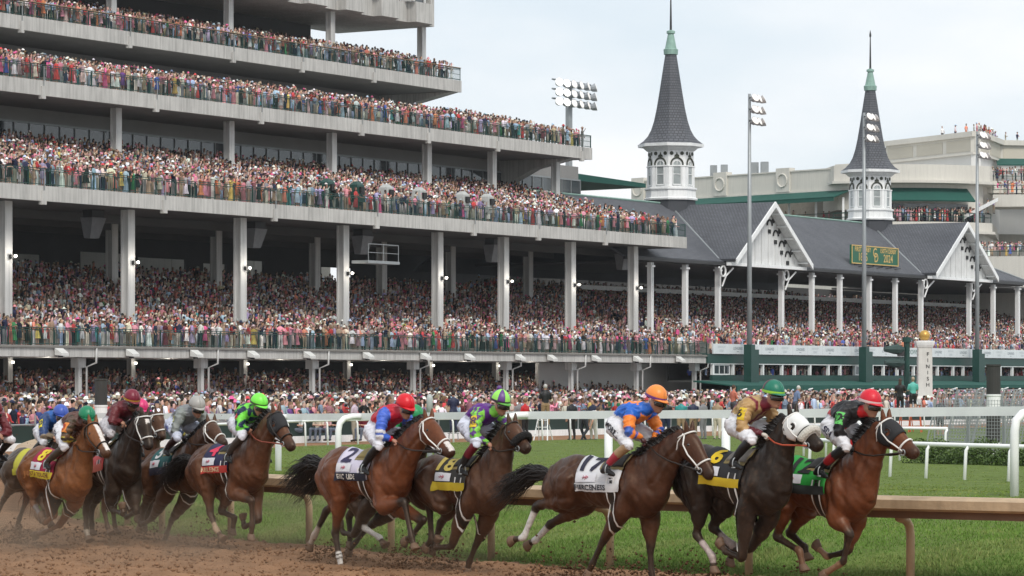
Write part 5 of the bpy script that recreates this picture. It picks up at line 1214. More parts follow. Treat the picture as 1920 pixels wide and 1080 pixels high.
    mb.tube(hring(.70, .010, 0), .012, 6); mb.tube(hring(.055, .014, 0, -.1 * math.pi, 1.1 * math.pi, .03), .011, 6)
    for sg in (-1, 1):
        q = 0 if sg > 0 else math.pi
        s3 = 1 if sg > 0 else -1
        mb.tube([hring(f, .012, 0, q + s3 * a, q + s3 * a + .001, n=2)[0] for f, a in ((.06, .5), (.22, .05), (.42, -.15), (.6, -.25), (.78, -.35))], .010, 6)
        mb.tube([hring(f, .016, 0, q + s3 * a, q + s3 * a + .001, n=2)[0] for f, a in ((.04, .4), (.10, -.4), (.2, -1.0), (.30, -1.45))], .008, 5)
    br = child(mb, 'bridle', bm_)
    bit = {}
    for sg in (-1, 1):
        q = (0 if sg > 0 else math.pi) + (1 if sg > 0 else -1) * -.45
        b = hring(.80, .015, 0, q, q + .001, n=2)[0]; bit[sg] = b
        mb = MB(); mb.tube([b + hd * (.035 * math.cos(x)) + g * (.035 * math.sin(x)) for x in np.linspace(0, 2 * math.pi, 11)], .008, 5); child(mb, 'bit_ring', M_gray, br)
    if wool:
        mb = MB(); mb.tube(hring(.64, .035, 0, -.15, math.pi + .15), .050, 10); child(mb, 'sheepskin_noseband', M_wool_w if wool == 'w' else M_wool_b)
    if hood:
        hm_ = mat('white_hood', (.70, .71, .70), .7, .06, 6) if hood == 'w' else mat('black_hood', (.018, .018, .02), .75, .15, 8)
        mb = MB(); fs = np.linspace(.02, .50, 8); qs = np.linspace(-.75, math.pi + .75, 23)
        rows = [hring(f, .013, 0, qs[0], qs[-1], n=23) for f in fs]
        vs, fq = [], []
        for row in rows: vs += row
        for i in range(7):
            for j in range(22):
                c = (rows[i][j] + rows[i + 1][j + 1]) / 2
                if min((c - (P + hd * (.30 * HL) + g * .055 + lat * sg * .09)).length for sg in (-1, 1)) < .042: continue
                fq.append((i * 23 + j, i * 23 + j + 1, (i + 1) * 23 + j + 1, (i + 1) * 23 + j))
        mb.add(vs, fq); hd_o = child(mb, 'blinker_hood', hm_)
        sm = hd_o.modifiers.new('t', 'SOLIDIFY'); sm.thickness = .006
        for sg in (-1, 1):
            c = P + hd * (.30 * HL) + g * .055 + lat * sg * .085
            mb = MB(); mb.rings([[c + hd * (a * r_ * math.cos(q)) - g * (r_ * math.sin(q)) + lat * sg * (d + .02 * math.cos(q) * (0 if k else 1)) for q in np.linspace(0, 2 * math.pi, 15)[:-1]] for k, (r_, d, a) in enumerate(((.058, .0, 1), (.056, .022, 1), (.046, .028, 1), (.043, .006, 1)))], cap=False)
            child(mb, 'eye_cup', hm_, hd_o)
    # saddle cloth, saddle and girth follow the back
    def wrap(al, d, off):
        ang = d / .31; base = C + e * (al * L) - up * .34; dr = up * math.cos(ang) - lat * math.sin(ang)
        loc, nn, _, _ = bvh.ray_cast(base + dr * 1.3, -dr)
        if loc is None: return base + dr * .3
        return loc + (nn * .4 + dr * .6).normalized() * off
    return dict(o=ho, child=child, wrap=wrap, bit=bit, e=e, up=up, lat=lat, L=L, W=W, C=C, h=h, key=key, br=br)

def sheet(H, a0, a1, d0, d1, off, na=14, nd=14):
    vs = [H['wrap'](a0 + (a1 - a0) * i / na, d0 + (d1 - d0) * j / nd, off) for i in range(na + 1) for j in range(nd + 1)]
    fs = [(i * (nd + 1) + j, (i + 1) * (nd + 1) + j, (i + 1) * (nd + 1) + j + 1, i * (nd + 1) + j + 1) for i in range(na) for j in range(nd)]
    mb = MB(); mb.add(vs, fs); return mb
def text_on(H, txt, size, al, d, off, bold=.006, spacing=1.0, squeeze=1.0):
    vs, fs = text_mesh(txt, size, bold, spacing=spacing)
    bm = bmesh.new(); bv = [bm.verts.new(v) for v in vs]
    for f in fs:
        try: bm.faces.new([bv[i] for i in f])
        except ValueError: pass
    y0, y1 = min(v[1] for v in vs), max(v[1] for v in vs); x0, x1 = min(v[0] for v in vs), max(v[0] for v in vs)
    for lo, hi, nrm in ((y0, y1, (0, 1, 0)), (x0, x1, (1, 0, 0))):
        k = max(1, int((hi - lo) / .06))
        for i in range(1, k):
            c = lo + (hi - lo) * i / k
            bmesh.ops.bisect_plane(bm, geom=bm.verts[:] + bm.edges[:] + bm.faces[:], plane_co=tuple(c * q for q in nrm), plane_no=nrm)
    bm.verts.index_update()
    V = [H['wrap'](al + v.co.x * squeeze / H['L'], d - v.co.y, off) for v in bm.verts]; F = [tuple(v.index for v in f.verts) for f in bm.faces]
    bm.free(); mb = MB(); mb.add(V, F); return mb
def tack(H, cloth, num=None, numcol=(0, 0, 0), band=None, bandcol=None, txt=None, txtcol=None, panel=True, girth='w', a0=.22, a1=.93, numpos=(.43, .20), numsize=.38, saddle=(.02, .016, .014)):
    ch = H['child']; K = lambda n, c: mat(n, c, .7, .07, 5)
    cn = 'cloth_%d_%d_%d' % tuple(int(c * 99) for c in cloth)
    mb = sheet(H, a0, a1, -.44, .60, .016); c = ch(mb, 'saddle_cloth', K(cn, cloth)); s = c.modifiers.new('t', 'SOLIDIFY'); s.thickness = .006
    if band:
        b = ch(sheet(H, a0 - .005, a1 + .005, .50, .612, .034), 'name_panel', K('band_%d_%d_%d' % tuple(int(x * 99) for x in band), band), c)
        if txt: ch(text_on(H, txt,   .095, (a0 + a1) / 2 - .10, .556, .042, .003, 1.05), 'lettering', K('txt_%d_%d_%d' % tuple(int(x * 99) for x in txtcol), txtcol), c, False)
    if panel:
        ch(sheet(H, a0 + .02, a0 + .34, .36, .485, .034, 8, 6), 'sponsor_panel', K('sponsor_white', (.62, .62, .66)), c)
        mb = MB(); ctr = (a0 + .18, .425)
        for q in range(8):
            x, y = math.cos(q * .8) * .05, math.sin(q * .8) * .03
            mb.tube([H['wrap'](ctr[0] + x / H['L'], ctr[1] + y, .041), H['wrap'](ctr[0] + (x * .3 + .02) / H['L'], ctr[1] - y * .6, .041)], .0035, 4)
        ch(mb, 'emblem', K('emblem_red', (.45, .12, .16)), c)
    if num: ch(text_on(H, num, numsize, numpos[0], numpos[1], .033, .012), 'number', K('num_%d_%d_%d' % tuple(int(x * 99) for x in numcol), numcol), c, False)
    gw = .05
    for k, (da, m) in enumerate(((-.055, M_tackw if girth == 'w' else M_tackb), (0, M_tackb), (.055, M_tackw if girth == 'w' else M_tackb))):
        mb = MB(); dd = np.linspace(.42, 2 * math.pi * .31 - .42, 26); vs = []
        for d in dd:
            for q in (-1, 1): vs.append(H['wrap'](.80 + (da + q * (.030 if k == 1 else .010)) / H['L'], d, .022 if k == 1 else .026))
        mb.add(vs, [(2 * i, 2 * i + 1, 2 * i + 3, 2 * i + 2) for i in range(25)]); ch(mb, 'girth_strap', m)
    # saddle
    mb = sheet(H, .60, .95, -.24, .24, .036, 10, 12); s = ch(mb, 'saddle', K('saddle_%d' % int(saddle[0] * 99), saddle)); q = s.modifiers.new('t', 'SOLIDIFY'); q.thickness = .03; q.offset = 1
    mb = sheet(H, .57, .985, -.29, .29, .026, 10, 12); ch(mb, 'saddle_pad', K('saddle_pad', (.22, .17, .07)))

SK = (.40, .21, .14)
def fist(mb, wrist, fwd, side_, r=1.0):
    """A closed hand: palm, four unequal bent fingers and a thumb lying against them."""
    f = fwd.normalized(); s = (side_ - f * side_.dot(f)).normalized(); u = s.cross(f)
    O = wrist + f * .045; M = Matrix((f, s, u)).transposed()
    mb.ell(O, (.052 * r, .040 * r, .026 * r), 8, 6, M=M)
    for k, (y, l) in enumerate(((-.030, .88), (-.010, 1.0), (.011, .95), (.031, .76))):
        a = O + f * .040 + s * y
        mb.tube([a, a + f * .022 * l - u * .008, a + f * .026 * l - u * .030 * l, a + f * .004 - u * .042 * l, a - f * .012 - u * .030], [.011, .011, .010, .009, .007], 6)
    a = O - f * .015 - s * .036
    mb.tube([a, a + f * .028 - s * .010 - u * .014, a + f * .048 + s * .004 - u * .030], [.012, .011, .008], 6)

def make_jockey(H, label, J, voxel=.015):
    h = H['h']; j = h['j']; B = Limbs(); V3 = lambda p, y=0.0: Vector((p[0], y, p[1]))
    Hc, Sh, El, Ha, Hi, Kn, An, To = [Vector((p[0], 0, p[1])) for p in j]
    pit = math.radians(J.get('pitch', 16)); M = Matrix.Rotation(pit, 3, 'Y')
    hc = Hc + Vector((.016, 0, -.122)); lat = Vector((0, 1, 0))
    hip = Hi + Vector((-.03, 0, -.07)); sc = Sh + Vector((-.02, 0, .0))
    # torso
    tv = (sc - hip); nb = Vector((-tv.z, 0, tv.x)).normalized()
    nk = hc + M @ Vector((-.03, 0, -.06)); chest = sc * .9 + nk * .1
    T = [(hip - tv.normalized() * .09 - nb * .02, .11, .095), (hip, .175, .145), (hip.lerp(chest, .35) + nb * .055, .168, .14), (hip.lerp(chest, .68) + nb * .055, .190, .15), (chest + nb * .02, .20, .125), (chest.lerp(nk, .45) + nb * .01, .115, .085), (chest.lerp(nk, .75), .06, .065)]
    R = []
    for i, (c, hw, hh) in enumerate(T):
        a, b = T[max(i - 1, 0)][0], T[min(i + 1, len(T) - 1)][0]; t = (b - a).normalized(); n = Vector((-t.z, 0, t.x))
        R.append([c + lat * (hw * math.cos(q)) + n * (hh * math.sin(q)) for q in np.linspace(0, 2 * math.pi, 17)[:-1]])
    B.rings('seat', R[:2], [T[0][0], T[1][0]], [.09, .13]); B.mb.v, B.mb.f, B.mb.m = [], [], []
    B.rings('torso', R, [t[0] for t in T[2:5]], [.125, .14, .13])
    B.limb('neck', [chest.lerp(nk, .4), nk, hc], [.062, .055, .05])
    B.blob('head', hc, (.098, .076, .122), M); B.blob('head', hc + M @ Vector((.045, 0, -.075)), (.048, .045, .045), M)
    B.limb('head', [hc + M @ Vector((.088, 0, .01)), hc + M @ Vector((.108, 0, -.018)), hc + M @ Vector((.095, 0, -.035))], [.012, .017, .012], 8)
    for sg in (-1, 1): B.blob('head', hc + M @ Vector((-.005, sg * .078, -.01)), (.020, .010, .030), M)
    hands = {}
    for sg in (-1, 1):
        fa = 0 if sg < 0 else 1
        s = Sh + lat * sg * .175; el = El + lat * sg * (.29 - .04 * fa) + Vector((.03 * fa, 0, 0)); w = Ha + lat * sg * .12 + (El - Ha).normalized() * .06
        B.limb('arm%d' % fa, [s + Vector((-.01, 0, .0)), s * .5 + el * .5 + Vector((0, sg * .01, -.01)), el, el * .5 + w * .5, w], [.084, .077, .060, .050, .033])
        hands[sg] = (w, (Ha + lat * sg * .10 - w))
        k = Kn + lat * sg * .29; a = An + lat * sg * .325; hp = hip + lat * sg * .10
        B.limb('thigh%d' % fa, [hp, hp * .55 + k * .45 + Vector((0, 0, .02)), k], [.125, .112, .066])
        B.limb('calf%d' % fa, [k, k * .62 + a * .38 - Vector((.03, 0, 0)), a * .9 + k * .1, a], [.062, .060, .043, .045])
        t = To + lat * sg * .325; fdir = (Vector((.85, sg * .12, -.30))).normalized()
        B.limb('foot%d' % fa, [a + Vector((-.045, 0, -.035)), a + Vector((.0, 0, -.03)), a + fdir * .10 + Vector((0, 0, -.02)), a + fdir * .19 + Vector((0, 0, -.015))], [.036, .045, .042, .028], flat=.8)
    me = remeshed(B.mb, voxel, 3, .5)
    n = len(me.vertices); co = np.empty(n * 3, np.float32); me.vertices.foreach_get('co', co); V = co.reshape(-1, 3)
    who, par = B.owner(V)
    # creases and billow in the cloth
    nr = np.empty(n * 3, np.float32); me.vertices.foreach_get('normal', nr); nr = nr.reshape(-1, 3)
    cl = ~np.isin(who, ('head', 'neck', 'foot0', 'foot1', 'calf0', 'calf1'))
    ph = len(label) * 1.7
    f1 = vnoise(V[:, 0] * 11 + V[:, 1] * 5 + ph, V[:, 2] * 24 - V[:, 0] * 9 + V[:, 1] * 8, 41); f2 = vnoise(V[:, 0] * 26 - V[:, 2] * 10, V[:, 2] * 22 + V[:, 1] * 20 + ph, 42)
    V = (V + nr * (cl * ((1 - np.abs(2 * f1 - 1)) ** 2 * .020 - .008 + (f2 - .5) * .006))[:, None]).astype(np.float32); me.vertices.foreach_set('co', V.ravel()); me.update()
    col = np.tile(np.array(J['torso'], float), (n, 1))
    fT = np.clip(((V - np.array(hip)) @ np.array(tv)) / tv.length_squared, -1, 2)
    if 'torso_fn' in J: col = J['torso_fn'](V, fT, col)
    m = ((who == 'torso') & (fT < .22)) | (who == 'seat'); col[m] = J['breech']
    m = (who == 'neck'); col[m] = J.get('collar', J['torso'])
    m = who == 'head'; col[m] = J.get('skin', SK)
    for fa in (0, 1):
        m = who == 'arm%d' % fa
        for f0, f1, c in J['sleeve']:
            k = m & (par >= f0) & (par <= f1); col[k] = c
        if 'sleeve_fn' in J: col[m] = J['sleeve_fn'](V[m], par[m], col[m])
        m = who == 'thigh%d' % fa; col[m] = J['breech']
        m = who == 'calf%d' % fa
        for f0, f1, c in J['calf']:
            k = m & (par >= f0) & (par <= f1); col[k] = c
        m = who == 'foot%d' % fa; col[m] = J.get('boot', (.012, .012, .013))
    # hands join the same mesh
    hb = MB()
    for sg in (-1, 1):
        w, d = hands[sg]; fist(hb, w, d if d.length > .02 else Vector((1, 0, 0)), lat * sg + Vector((0, 0, .3)))
    bm = bmesh.new(); bm.from_mesh(me); bv = [bm.verts.new(v) for v in hb.v]
    for f in hb.f:
        try: bm.faces.new([bv[i] for i in f])
        except ValueError: pass
    bm.to_mesh(me); bm.free()
    col = np.concatenate([col, np.tile(np.array(J.get('glove', SK), float), (len(hb.v), 1))])
    n2 = len(me.vertices)
    a = me.color_attributes.new('Col', 'FLOAT_COLOR', 'POINT'); c4 = np.ones((n2, 4), np.float32); c4[:, :3] = col[:n2]; a.data.foreach_set('color', c4.ravel())
    me.materials.clear(); me.materials.append(M_silk); me.polygons.foreach_set('use_smooth', np.ones(len(me.polygons), bool)); me.name = 'person'
    o = bpy.data.objects.new('person', me); COL.objects.link(o); o.location = H['o'].location; o.rotation_euler = H['o'].rotation_euler
    tag(o, label, 'person', 'jockeys riding in the race')
    def child(mb, name, m, smooth=True, parent=None): c = mb.build(name, m, None, smooth); c.parent = parent or o; return c
    # helmet with cap cover, peak and band
    hk = Hc + Vector((0, 0, -.035)); hp_ = J['helmet']
    def dome(mb, a0, a1, q0, q1, grow=0.0, na=9, nq=20):
        rows = []
        for a in np.linspace(a0, a1, na):
            rows.append([hk + M @ Vector(((.142 + grow) * math.cos(a) * math.cos(q), (.124 + grow) * math.cos(a) * math.sin(q), (.138 + grow) * math.sin(a))) for q in np.linspace(q0, q1, nq)])
        vs = [p for r in rows for p in r]; mb.add(vs, [(i * nq + k, i * nq + k + 1, (i + 1) * nq + k + 1, (i + 1) * nq + k) for i in range(na - 1) for k in range(nq - 1)])
    cm = mat('cap_%d_%d_%d' % tuple(int(c * 99) for c in hp_), hp_, .38, .05, 5, .15, 14, spec=.4)
    mb = MB(); dome(mb, -.16, math.pi / 2 - .01, 0, 2 * math.pi); hm = child(mb, 'helmet', cm); sol = hm.modifiers.new('t', 'SOLIDIFY'); sol.thickness = .012
    if 'half' in J:
        mb = MB()
        for q0, q1 in J.get('half_q', [(k * math.pi / 2 - .3, k * math.pi / 2 + math.pi / 4 - .3) for k in range(4)]): dome(mb, -.1, math.pi / 2 - .02, q0, q1, .003, 9, 8)
        child(mb, 'cap_quarter', mat('cap_%d_%d_%d' % tuple(int(c * 99) for c in J['half']), J['half'], .4, .05, 5), True, hm)
    mb = MB(); R = []
    for s_, z, t in ((.0, -.018, .0), (.5, -.022, 0), (1, -.034, 0)):
        R.append([hk + M @ Vector(((.135 + .060 * s_ * math.cos(q)) * math.cos(q), .122 * math.sin(q) * (1 - .12 * s_), z + .004)) for q in np.linspace(-1.25, 1.25, 13)])
    vs = [p for r in R for p in r]; mb.add(vs, [(i * 13 + k, i * 13 + k + 1, (i + 1) * 13 + k + 1, (i + 1) * 13 + k) for i in range(2) for k in range(12)])
    pk = child(mb, 'peak', mat('cap_%d_%d_%d' % tuple(int(c * 99) for c in J.get('peak', hp_)), J.get('peak', hp_), .4, .05, 5), True, hm); sol = pk.modifiers.new('t', 'SOLIDIFY'); sol.thickness = .008
    if 'band' in J:
        mb = MB(); dome(mb, -.14, .08, 0, 2 * math.pi, .005, 4, 24); child(mb, 'cap_band', mat('cap_%d_%d_%d' % tuple(int(c * 99) for c in J['band']), J['band'], .45, .05, 5), True, hm)
    if J.get('pompom'):
        mb = MB(); mb.ell(hk + Vector((-.02, 0, .15)), (.035, .035, .032), 8, 6); child(mb, 'pompom', cm, True, hm)
    mb = MB(); rows = []
    for a in (.34, .22, .05, -.12):
        rows.append([hc + M @ Vector((.112 * math.cos(a) * math.cos(q), .09 * math.cos(a) * math.sin(q), .125 * math.sin(a))) for q in np.linspace(-1.25, 1.25, 14)])
    vs = [p for r in rows for p in r]; mb.add(vs, [(i * 14 + k, i * 14 + k + 1, (i + 1) * 14 + k + 1, (i + 1) * 14 + k) for i in range(3) for k in range(13)])
    gg = child(mb, 'goggles', mat('goggle_lens', (.015, .013, .012), .08, 0, spec=.8)); sol = gg.modifiers.new('t', 'SOLIDIFY'); sol.thickness = .014
    mb = MB(); mb.tube([hc + M @ Vector((.02, s * .088, .02 - .0)) if abs(s) == 1 else hc + M @ Vector((.055, 0, -.122)) for s in (-1, 0, 1)], .007, 5); child(mb, 'chin_strap', M_tackb)
    mb = MB(); mb.ell(hc + M @ Vector((.088, 0, -.066)), (.012, .024, .006), 8, 4, M=M); child(mb, 'mouth', mat('lips', (.25, .09, .07), .5, 0))
    # sleeve patch with the number
    bv = BVHTree.FromPolygons([tuple(v.co) for v in me.vertices], [tuple(p.vertices) for p in me.polygons])
    def decal(name, vs2, fs, c, ax, ay, m, off, parent=None):
        nrm = ax.cross(ay).normalized(); out = []
        for x, y in vs2:
            q = c + ax * x + ay * y; loc, nn, _, _ = bv.ray_cast(q + nrm * .35, -nrm)
            out.append((loc if loc is not None and (loc - q).length < .16 else q) + nrm * off)
        mb = MB(); mb.add(out, fs); return child(mb, name, m, False, parent)
    def gridp(w, hh, n=5): return [((i / n - .5) * w, (k / n - .5) * hh) for i in range(n + 1) for k in range(n + 1)], [(i * (n + 1) + k, (i + 1) * (n + 1) + k, (i + 1) * (n + 1) + k + 1, i * (n + 1) + k + 1) for i in range(n) for k in range(n)]
    if 'patch' in J:
        tx, bg, fg = J['patch']; s = Sh + lat * -.21; el = El + lat * -.29; ay = (s - el).normalized(); ax = Vector((1, 0, 0)); ax = (ax - ay * ax.dot(ay)).normalized()
        c = s.lerp(el, .35); c.y -= .03; nz = ax.cross(ay)
        if nz.y > 0: ax = -ax
        if bg is not None:
            v, f = gridp(.12, .155); pp = decal('number_patch', v, f, c, ax, ay, mat('patch_%d_%d_%d' % tuple(int(q * 99) for q in bg), bg, .6, 0), .008)
        v, f = text_mesh(tx, .135, .004, spacing=.85); decal('number', [q[:2] for q in v], f, c, ax, ay, mat('patchno_%d_%d_%d' % tuple(int(q * 99) for q in fg), fg, .6, 0), .013)
    if 'thigh_txt' in J:
        tx, fg = J['thigh_txt']; a, b = hip + lat * -.10, Kn + lat * -.29; ax = (b - a).normalized()
        c = a.lerp(b, .33); c.y -= .02; nrm = Vector((-.05, -1, .15)); ay = nrm.cross(ax).normalized(); ay = ay if ay.z > 0 else -ay
        v, f = text_mesh(tx, .10, .003, spacing=1.0); decal('lettering', [q[:2] for q in v], f, c, ax, ay, mat('breech_ink_%d' % int(fg[2] * 99), fg, .6, 0), .006)
    # reins from the hands to the bit, stirrup irons
    for sg in (-1, 1):
        hp2 = hands[sg][0] + hands[sg][1].normalized() * .07; b = H['bit'][sg]; md = hp2.lerp(b, .5) + Vector((0, sg * .07, -.05))
        mb = MB(); mb.tube([hp2, hp2.lerp(md, .6) + Vector((0, sg * .02, -.015)), md, md.lerp(b, .6), b], .011, 5); H['child'](mb, 'rein', J.get('rein', M_tackb), H['br'])
        a = An + lat * sg * .325; c = a + Vector((.07, sg * .015, -.085))
        mb = MB(); mb.tube([c + Vector((0, .055 * math.cos(q), .06 + .075 * math.sin(q))) for q in np.linspace(-.6, math.pi + .6, 12)], .008, 5); mb.box(c + Vector((0, 0, .015)), (.04, .11, .012)); H['child'](mb, 'stirrup', M_gray)
    return o
# ------------------------------------------------------------------ the field
BLK = (.012, .012, .013); WHT = (.66, .66, .69); RED = (.52, .015, .02); TAN = (.40, .24, .11)
BAND = (.62, .60, .57)
def stripes(c1, c2, k, ax=0):
    def fn(V, f, col): m = np.sin(V[:, ax] * k) > 0; col = col.copy(); col[m] = c2; return col
    return fn
def checks(c2, k):
    def fn(V, f, col): m = np.sin(V[:, 0] * k + V[:, 2] * k) * np.sin(V[:, 0] * k - V[:, 2] * k + V[:, 1] * k * .6) > 0; col = col.copy(); col[m] = c2; return col
    return fn
def hem(c2, lo):
    def fn(V, f, col): col = col.copy(); col[f < lo] = c2; return col
    return fn
def yoke(c2, lo, hi):
    def fn(V, f, col): m = (f > lo) & (f < hi) & (np.abs(V[:, 1]) < .10); col = col.copy(); col[m] = c2; return col
    return fn
full = lambda c: [(0, 1.01, c)]
def run(key, hk, tk, jk, hl, jl):
    H = make_horse(key, hl, **hk)
    tack(H, **tk); make_jockey(H, jl, jk)
    return H
run('h12', dict(coat=(.160, .047, .018), leg_dark=.95, socks=(('fnc', .62, 1, (.30, .17, .10)), ('ffc', .5, 1, (.34, .2, .12)), ('hnc', .5, 1, (.14, .07, .04))), hood='b', blaze=0),
    dict(cloth=(.018, .26, .036), num='12', numcol=BLK, band=(.03, .035, .035), txt=None, saddle=(.02, .018, .016), numpos=(.47, .21)),
    dict(torso=(.016, .016, .018), torso_fn=hem((.42, .02, .02), .42), sleeve=[(0, .86, (.016, .016, .018)), (.86, 1.01, RED)], breech=WHT, calf=[(0, .32, BLK), (.32, .52, (.28, .015, .02)), (.52, 1.01, BLK)], helmet=(.60, .012, .03), band=(.66, .50, .50), collar=RED, glove=BLK, patch=('12', (.10, .46, .10), BLK), thigh_txt=('SEN', (.02, .02, .05)), pitch=14),
    'bay racehorse in a black blinker hood with green number 12 cloth, in front', 'jockey with red cap and black silks, green number 12 patch on the sleeve')
run('h6', dict(coat=(.024, .017, .015), leg_dark=.9, socks=(('hnc', .22, .82, (.45, .38, .36)), ('hfc', .25, .75, (.30, .24, .22))), hood='w', wool='w'),
    dict(cloth=(.02, .02, .022), num='6', numcol=(.72, .50, .02), band=(.60, .42, .02), panel=True, saddle=(.2, .18, .16), numpos=(.42, .19), numsize=.38),
    dict(torso=(.17, .016, .03), torso_fn=stripes(None, (.42, .29, .13), 62, 1), sleeve=[(0, .68, (.42, .26, .11)), (.68, 1.01, (.10, .012, .02))], breech=WHT, calf=full(BLK), helmet=(.012, .155, .10), half=(.10, .014, .03), half_q=[(3.55, 4.35)], band=(.30, .60, .06), collar=(.17, .016, .03), glove=(.55, .50, .44), patch=('6', (.62, .44, .02), BLK), rein=mat('orange_rein', (.42, .07, .03), .5), pitch=10),
    'near black racehorse in white blinker hood and white sheepskin noseband', 'jockey in maroon and gold striped silks with dark green cap')
run('h1', dict(coat=(.080, .030, .016), leg_dark=.95, socks=(('hnc', .12, .72, BAND), ('hfc', .12, .72, BAND)), tail=None),
    dict(cloth=(.60, .60, .62), num='17', numcol=(.02, .02, .04), band=(.62, .62, .63), txt='FIERCENESS', txtcol=(.04, .04, .05), saddle=(.025, .022, .02), numpos=(.40, .20)),
    dict(torso=(.02, .12, .50), torso_fn=yoke((.80, .24, .04), .70, 1.3), sleeve=[(0, .12, (.02, .12, .5)), (.12, .42, (.80, .22, .03)), (.42, .56, (.05, .12, .45)), (.56, .70, (.80, .22, .03)), (.70, .78, (.05, .1, .42)), (.78, 1.01, (.80, .22, .03))], breech=WHT, calf=[(0, .34, (.34, .22, .12)), (.34, .60, (.34, .03, .05)), (.60, 1.01, (.05, .05, .055))], helmet=(.82, .26, .05), band=(.15, .04, .22), glove=(.06, .02, .02), thigh_txt=('MOBILL', (.02, .02, .03)), pitch=20),
    'dark bay racehorse at full stretch with white hind leg bandages', 'jockey in blue and orange silks with plain orange cap')
run('h18', dict(coat=(.095, .042, .024), leg_dark=.7, wool='b', bridle='b', socks=()),
    dict(cloth=(.035, .033, .03), num='18', numcol=(.5, .4, .1), band=(.52, .38, .02), girth='w', saddle=(.02, .05, .18), a0=.30),
    dict(torso=(.105, .02, .21), sleeve=full((.22, .58, .07)), sleeve_fn=checks((.10, .03, .2), 36), breech=(.60, .62, .72), calf=[(0, .42, (.13, .01, .02)), (.42, 1.01, BLK)], helmet=(.12, .05, .22), half=(.30, .72, .12), peak=(.10, .35, .05), band=(.04, .03, .05), collar=(.2, .55, .07), patch=('18', (.66, .48, .02), (.1, .05, .1)), pompom=True, pitch=18),
    'brown racehorse with thick black sheepskin noseband', 'jockey in purple and lime silks with a quartered cap')
run('h2', dict(coat=(.175, .053, .021), leg_dark=.97, blaze=3, socks=(('hnc', .45, .52, BAND), ('hnc', .58, .66, BAND), ('hnc', .72, .98, BAND), ('hfc', .35, .95, (.48, .40, .34))), tail=None),
    dict(cloth=(.56, .53, .64), num='2', numcol=(.03, .025, .07), band=(.015, .015, .03), txt='EPIC RIDE', txtcol=(.62, .58, .52), saddle=(.26, .20, .07), numpos=(.40, .20), numsize=.42),
    dict(torso=(.46, .012, .03), sleeve=[(0, .36, (.06, .13, .55)), (.36, .44, WHT), (.44, .50, (.05, .1, .4)), (.50, .60, WHT), (.60, .88, (.05, .13, .55)), (.88, 1.01, RED)], breech=(.64, .64, .70), calf=full(BLK), helmet=(.62, .01, .02), glove=(.42, .22, .16), pitch=22),
    'rich bay racehorse with white bridle and white number 2 cloth', 'jockey in red jacket with blue and white sleeves and round red cap')
run('h4', dict(coat=(.130, .050, .025), leg_dark=.75, hood='b', bridle='b', socks=(('hnc', .35, .8, (.45, .32, .22)),)),
    dict(cloth=(.02, .02, .06), num='4', numcol=(.60, .04, .09), band=(.50, .05, .04), txt='RESILIENCE', txtcol=(.65, .48, .30), saddle=(.03, .025, .02)),
    dict(torso=(.012, .022, .06), torso_fn=checks((.16, .62, .06), 22), sleeve=full((.012, .022, .06)), sleeve_fn=checks((.16, .62, .06), 20), breech=(.62, .62, .68), calf=full((.05, .04, .035)), helmet=(.20, .80, .08), band=(.06, .10, .03), patch=('4', None, (.4, .05, .06)), rein=M_tackr, pitch=20),
    'brown racehorse in a black hood with a red number 4 on navy', 'jockey with bright lime cap and navy and lime checked silks')
run('h5', dict(coat=(.100, .044, .024), leg_dark=.5, socks=()),
    dict(cloth=(.012, .10, .10), num='5', numcol=(.60, .62, .62), band=(.03, .03, .06), saddle=(.03, .08, .03)),
    dict(torso=(.20, .21, .22), sleeve=[(0, .62, (.22, .24, .23)), (.62, .9, (.03, .05, .10)), (.9, 1.01, (.4, .35, .08))], breech=(.52, .55, .66), calf=full((.06, .03, .03)), helmet=(.36, .35, .33), pompom=True, patch=('S', None, (.5, .52, .2)), thigh_txt=('CNO', (.03, .05, .3)), glove=(.05, .05, .06), pitch=20),
    'dusty brown racehorse with white bridle, half hidden behind the lime capped rider', 'jockey in plain grey silks and grey cap with a bobble')
run('h3', dict(coat=(.040, .028, .022), leg_dark=.6, blaze=2, socks=(('hnc', .55, 1, (.42, .36, .30)),)),
    dict(cloth=(.45, .06, .06), num=None, band=(.5, .12, .08), saddle=(.18, .12, .04)),
    dict(torso=(.115, .014, .022), torso_fn=yoke((.05, .015, .012), .1, .9), sleeve=full((.115, .018, .022)), breech=(.50, .48, .50), calf=full((.04, .03, .03)), helmet=(.17, .012, .03), band=(.45, .26, .03), skin=(.14, .07, .045), glove=(.38, .2, .13), pitch=22),
    'near black racehorse with a white star facing almost head on', 'jockey in maroon and brown silks with gold banded maroon cap')
run('h8', dict(coat=(.26, .098, .036), leg_dark=.25, blaze=1, bridle='b', hair=M_hairb, socks=(('hnc', .2, .7, (.20, .18, .18)),), leg_black=(.09, .04, .025), tail=[(-.62, 1.0), (-.78, .62)]),
    dict(cloth=(.30, .015, .05), num='8', numcol=(.66, .50, .03), band=(.66, .52, .04), txt='JUST A TOUCH', txtcol=(.25, .10, .03), saddle=(.40, .03, .04)),
    dict(torso=(.10, .045, .035), torso_fn=yoke((.62, .62, .64), -1, .55), sleeve=[(0, .2, (.10, .06, .045)), (.2, .5, (.14, .075, .04)), (.5, .85, (.42, .33, .04)), (.85, 1.01, (.02, .12, .06))], sleeve_fn=stripes(None, (.05, .035, .02), 70, 2), breech=(.64, .64, .68), calf=full((.06, .045, .035)), helmet=(.012, .20, .095), patch=('8', (.65, .22, .05), (.4, .05, .03)), thigh_txt=('CH', (.03, .03, .05)), skin=(.18, .085, .055), pitch=22),
    'bright chestnut racehorse with a white blaze at the left of the field', 'jockey with emerald green cap bent low over the chestnut')
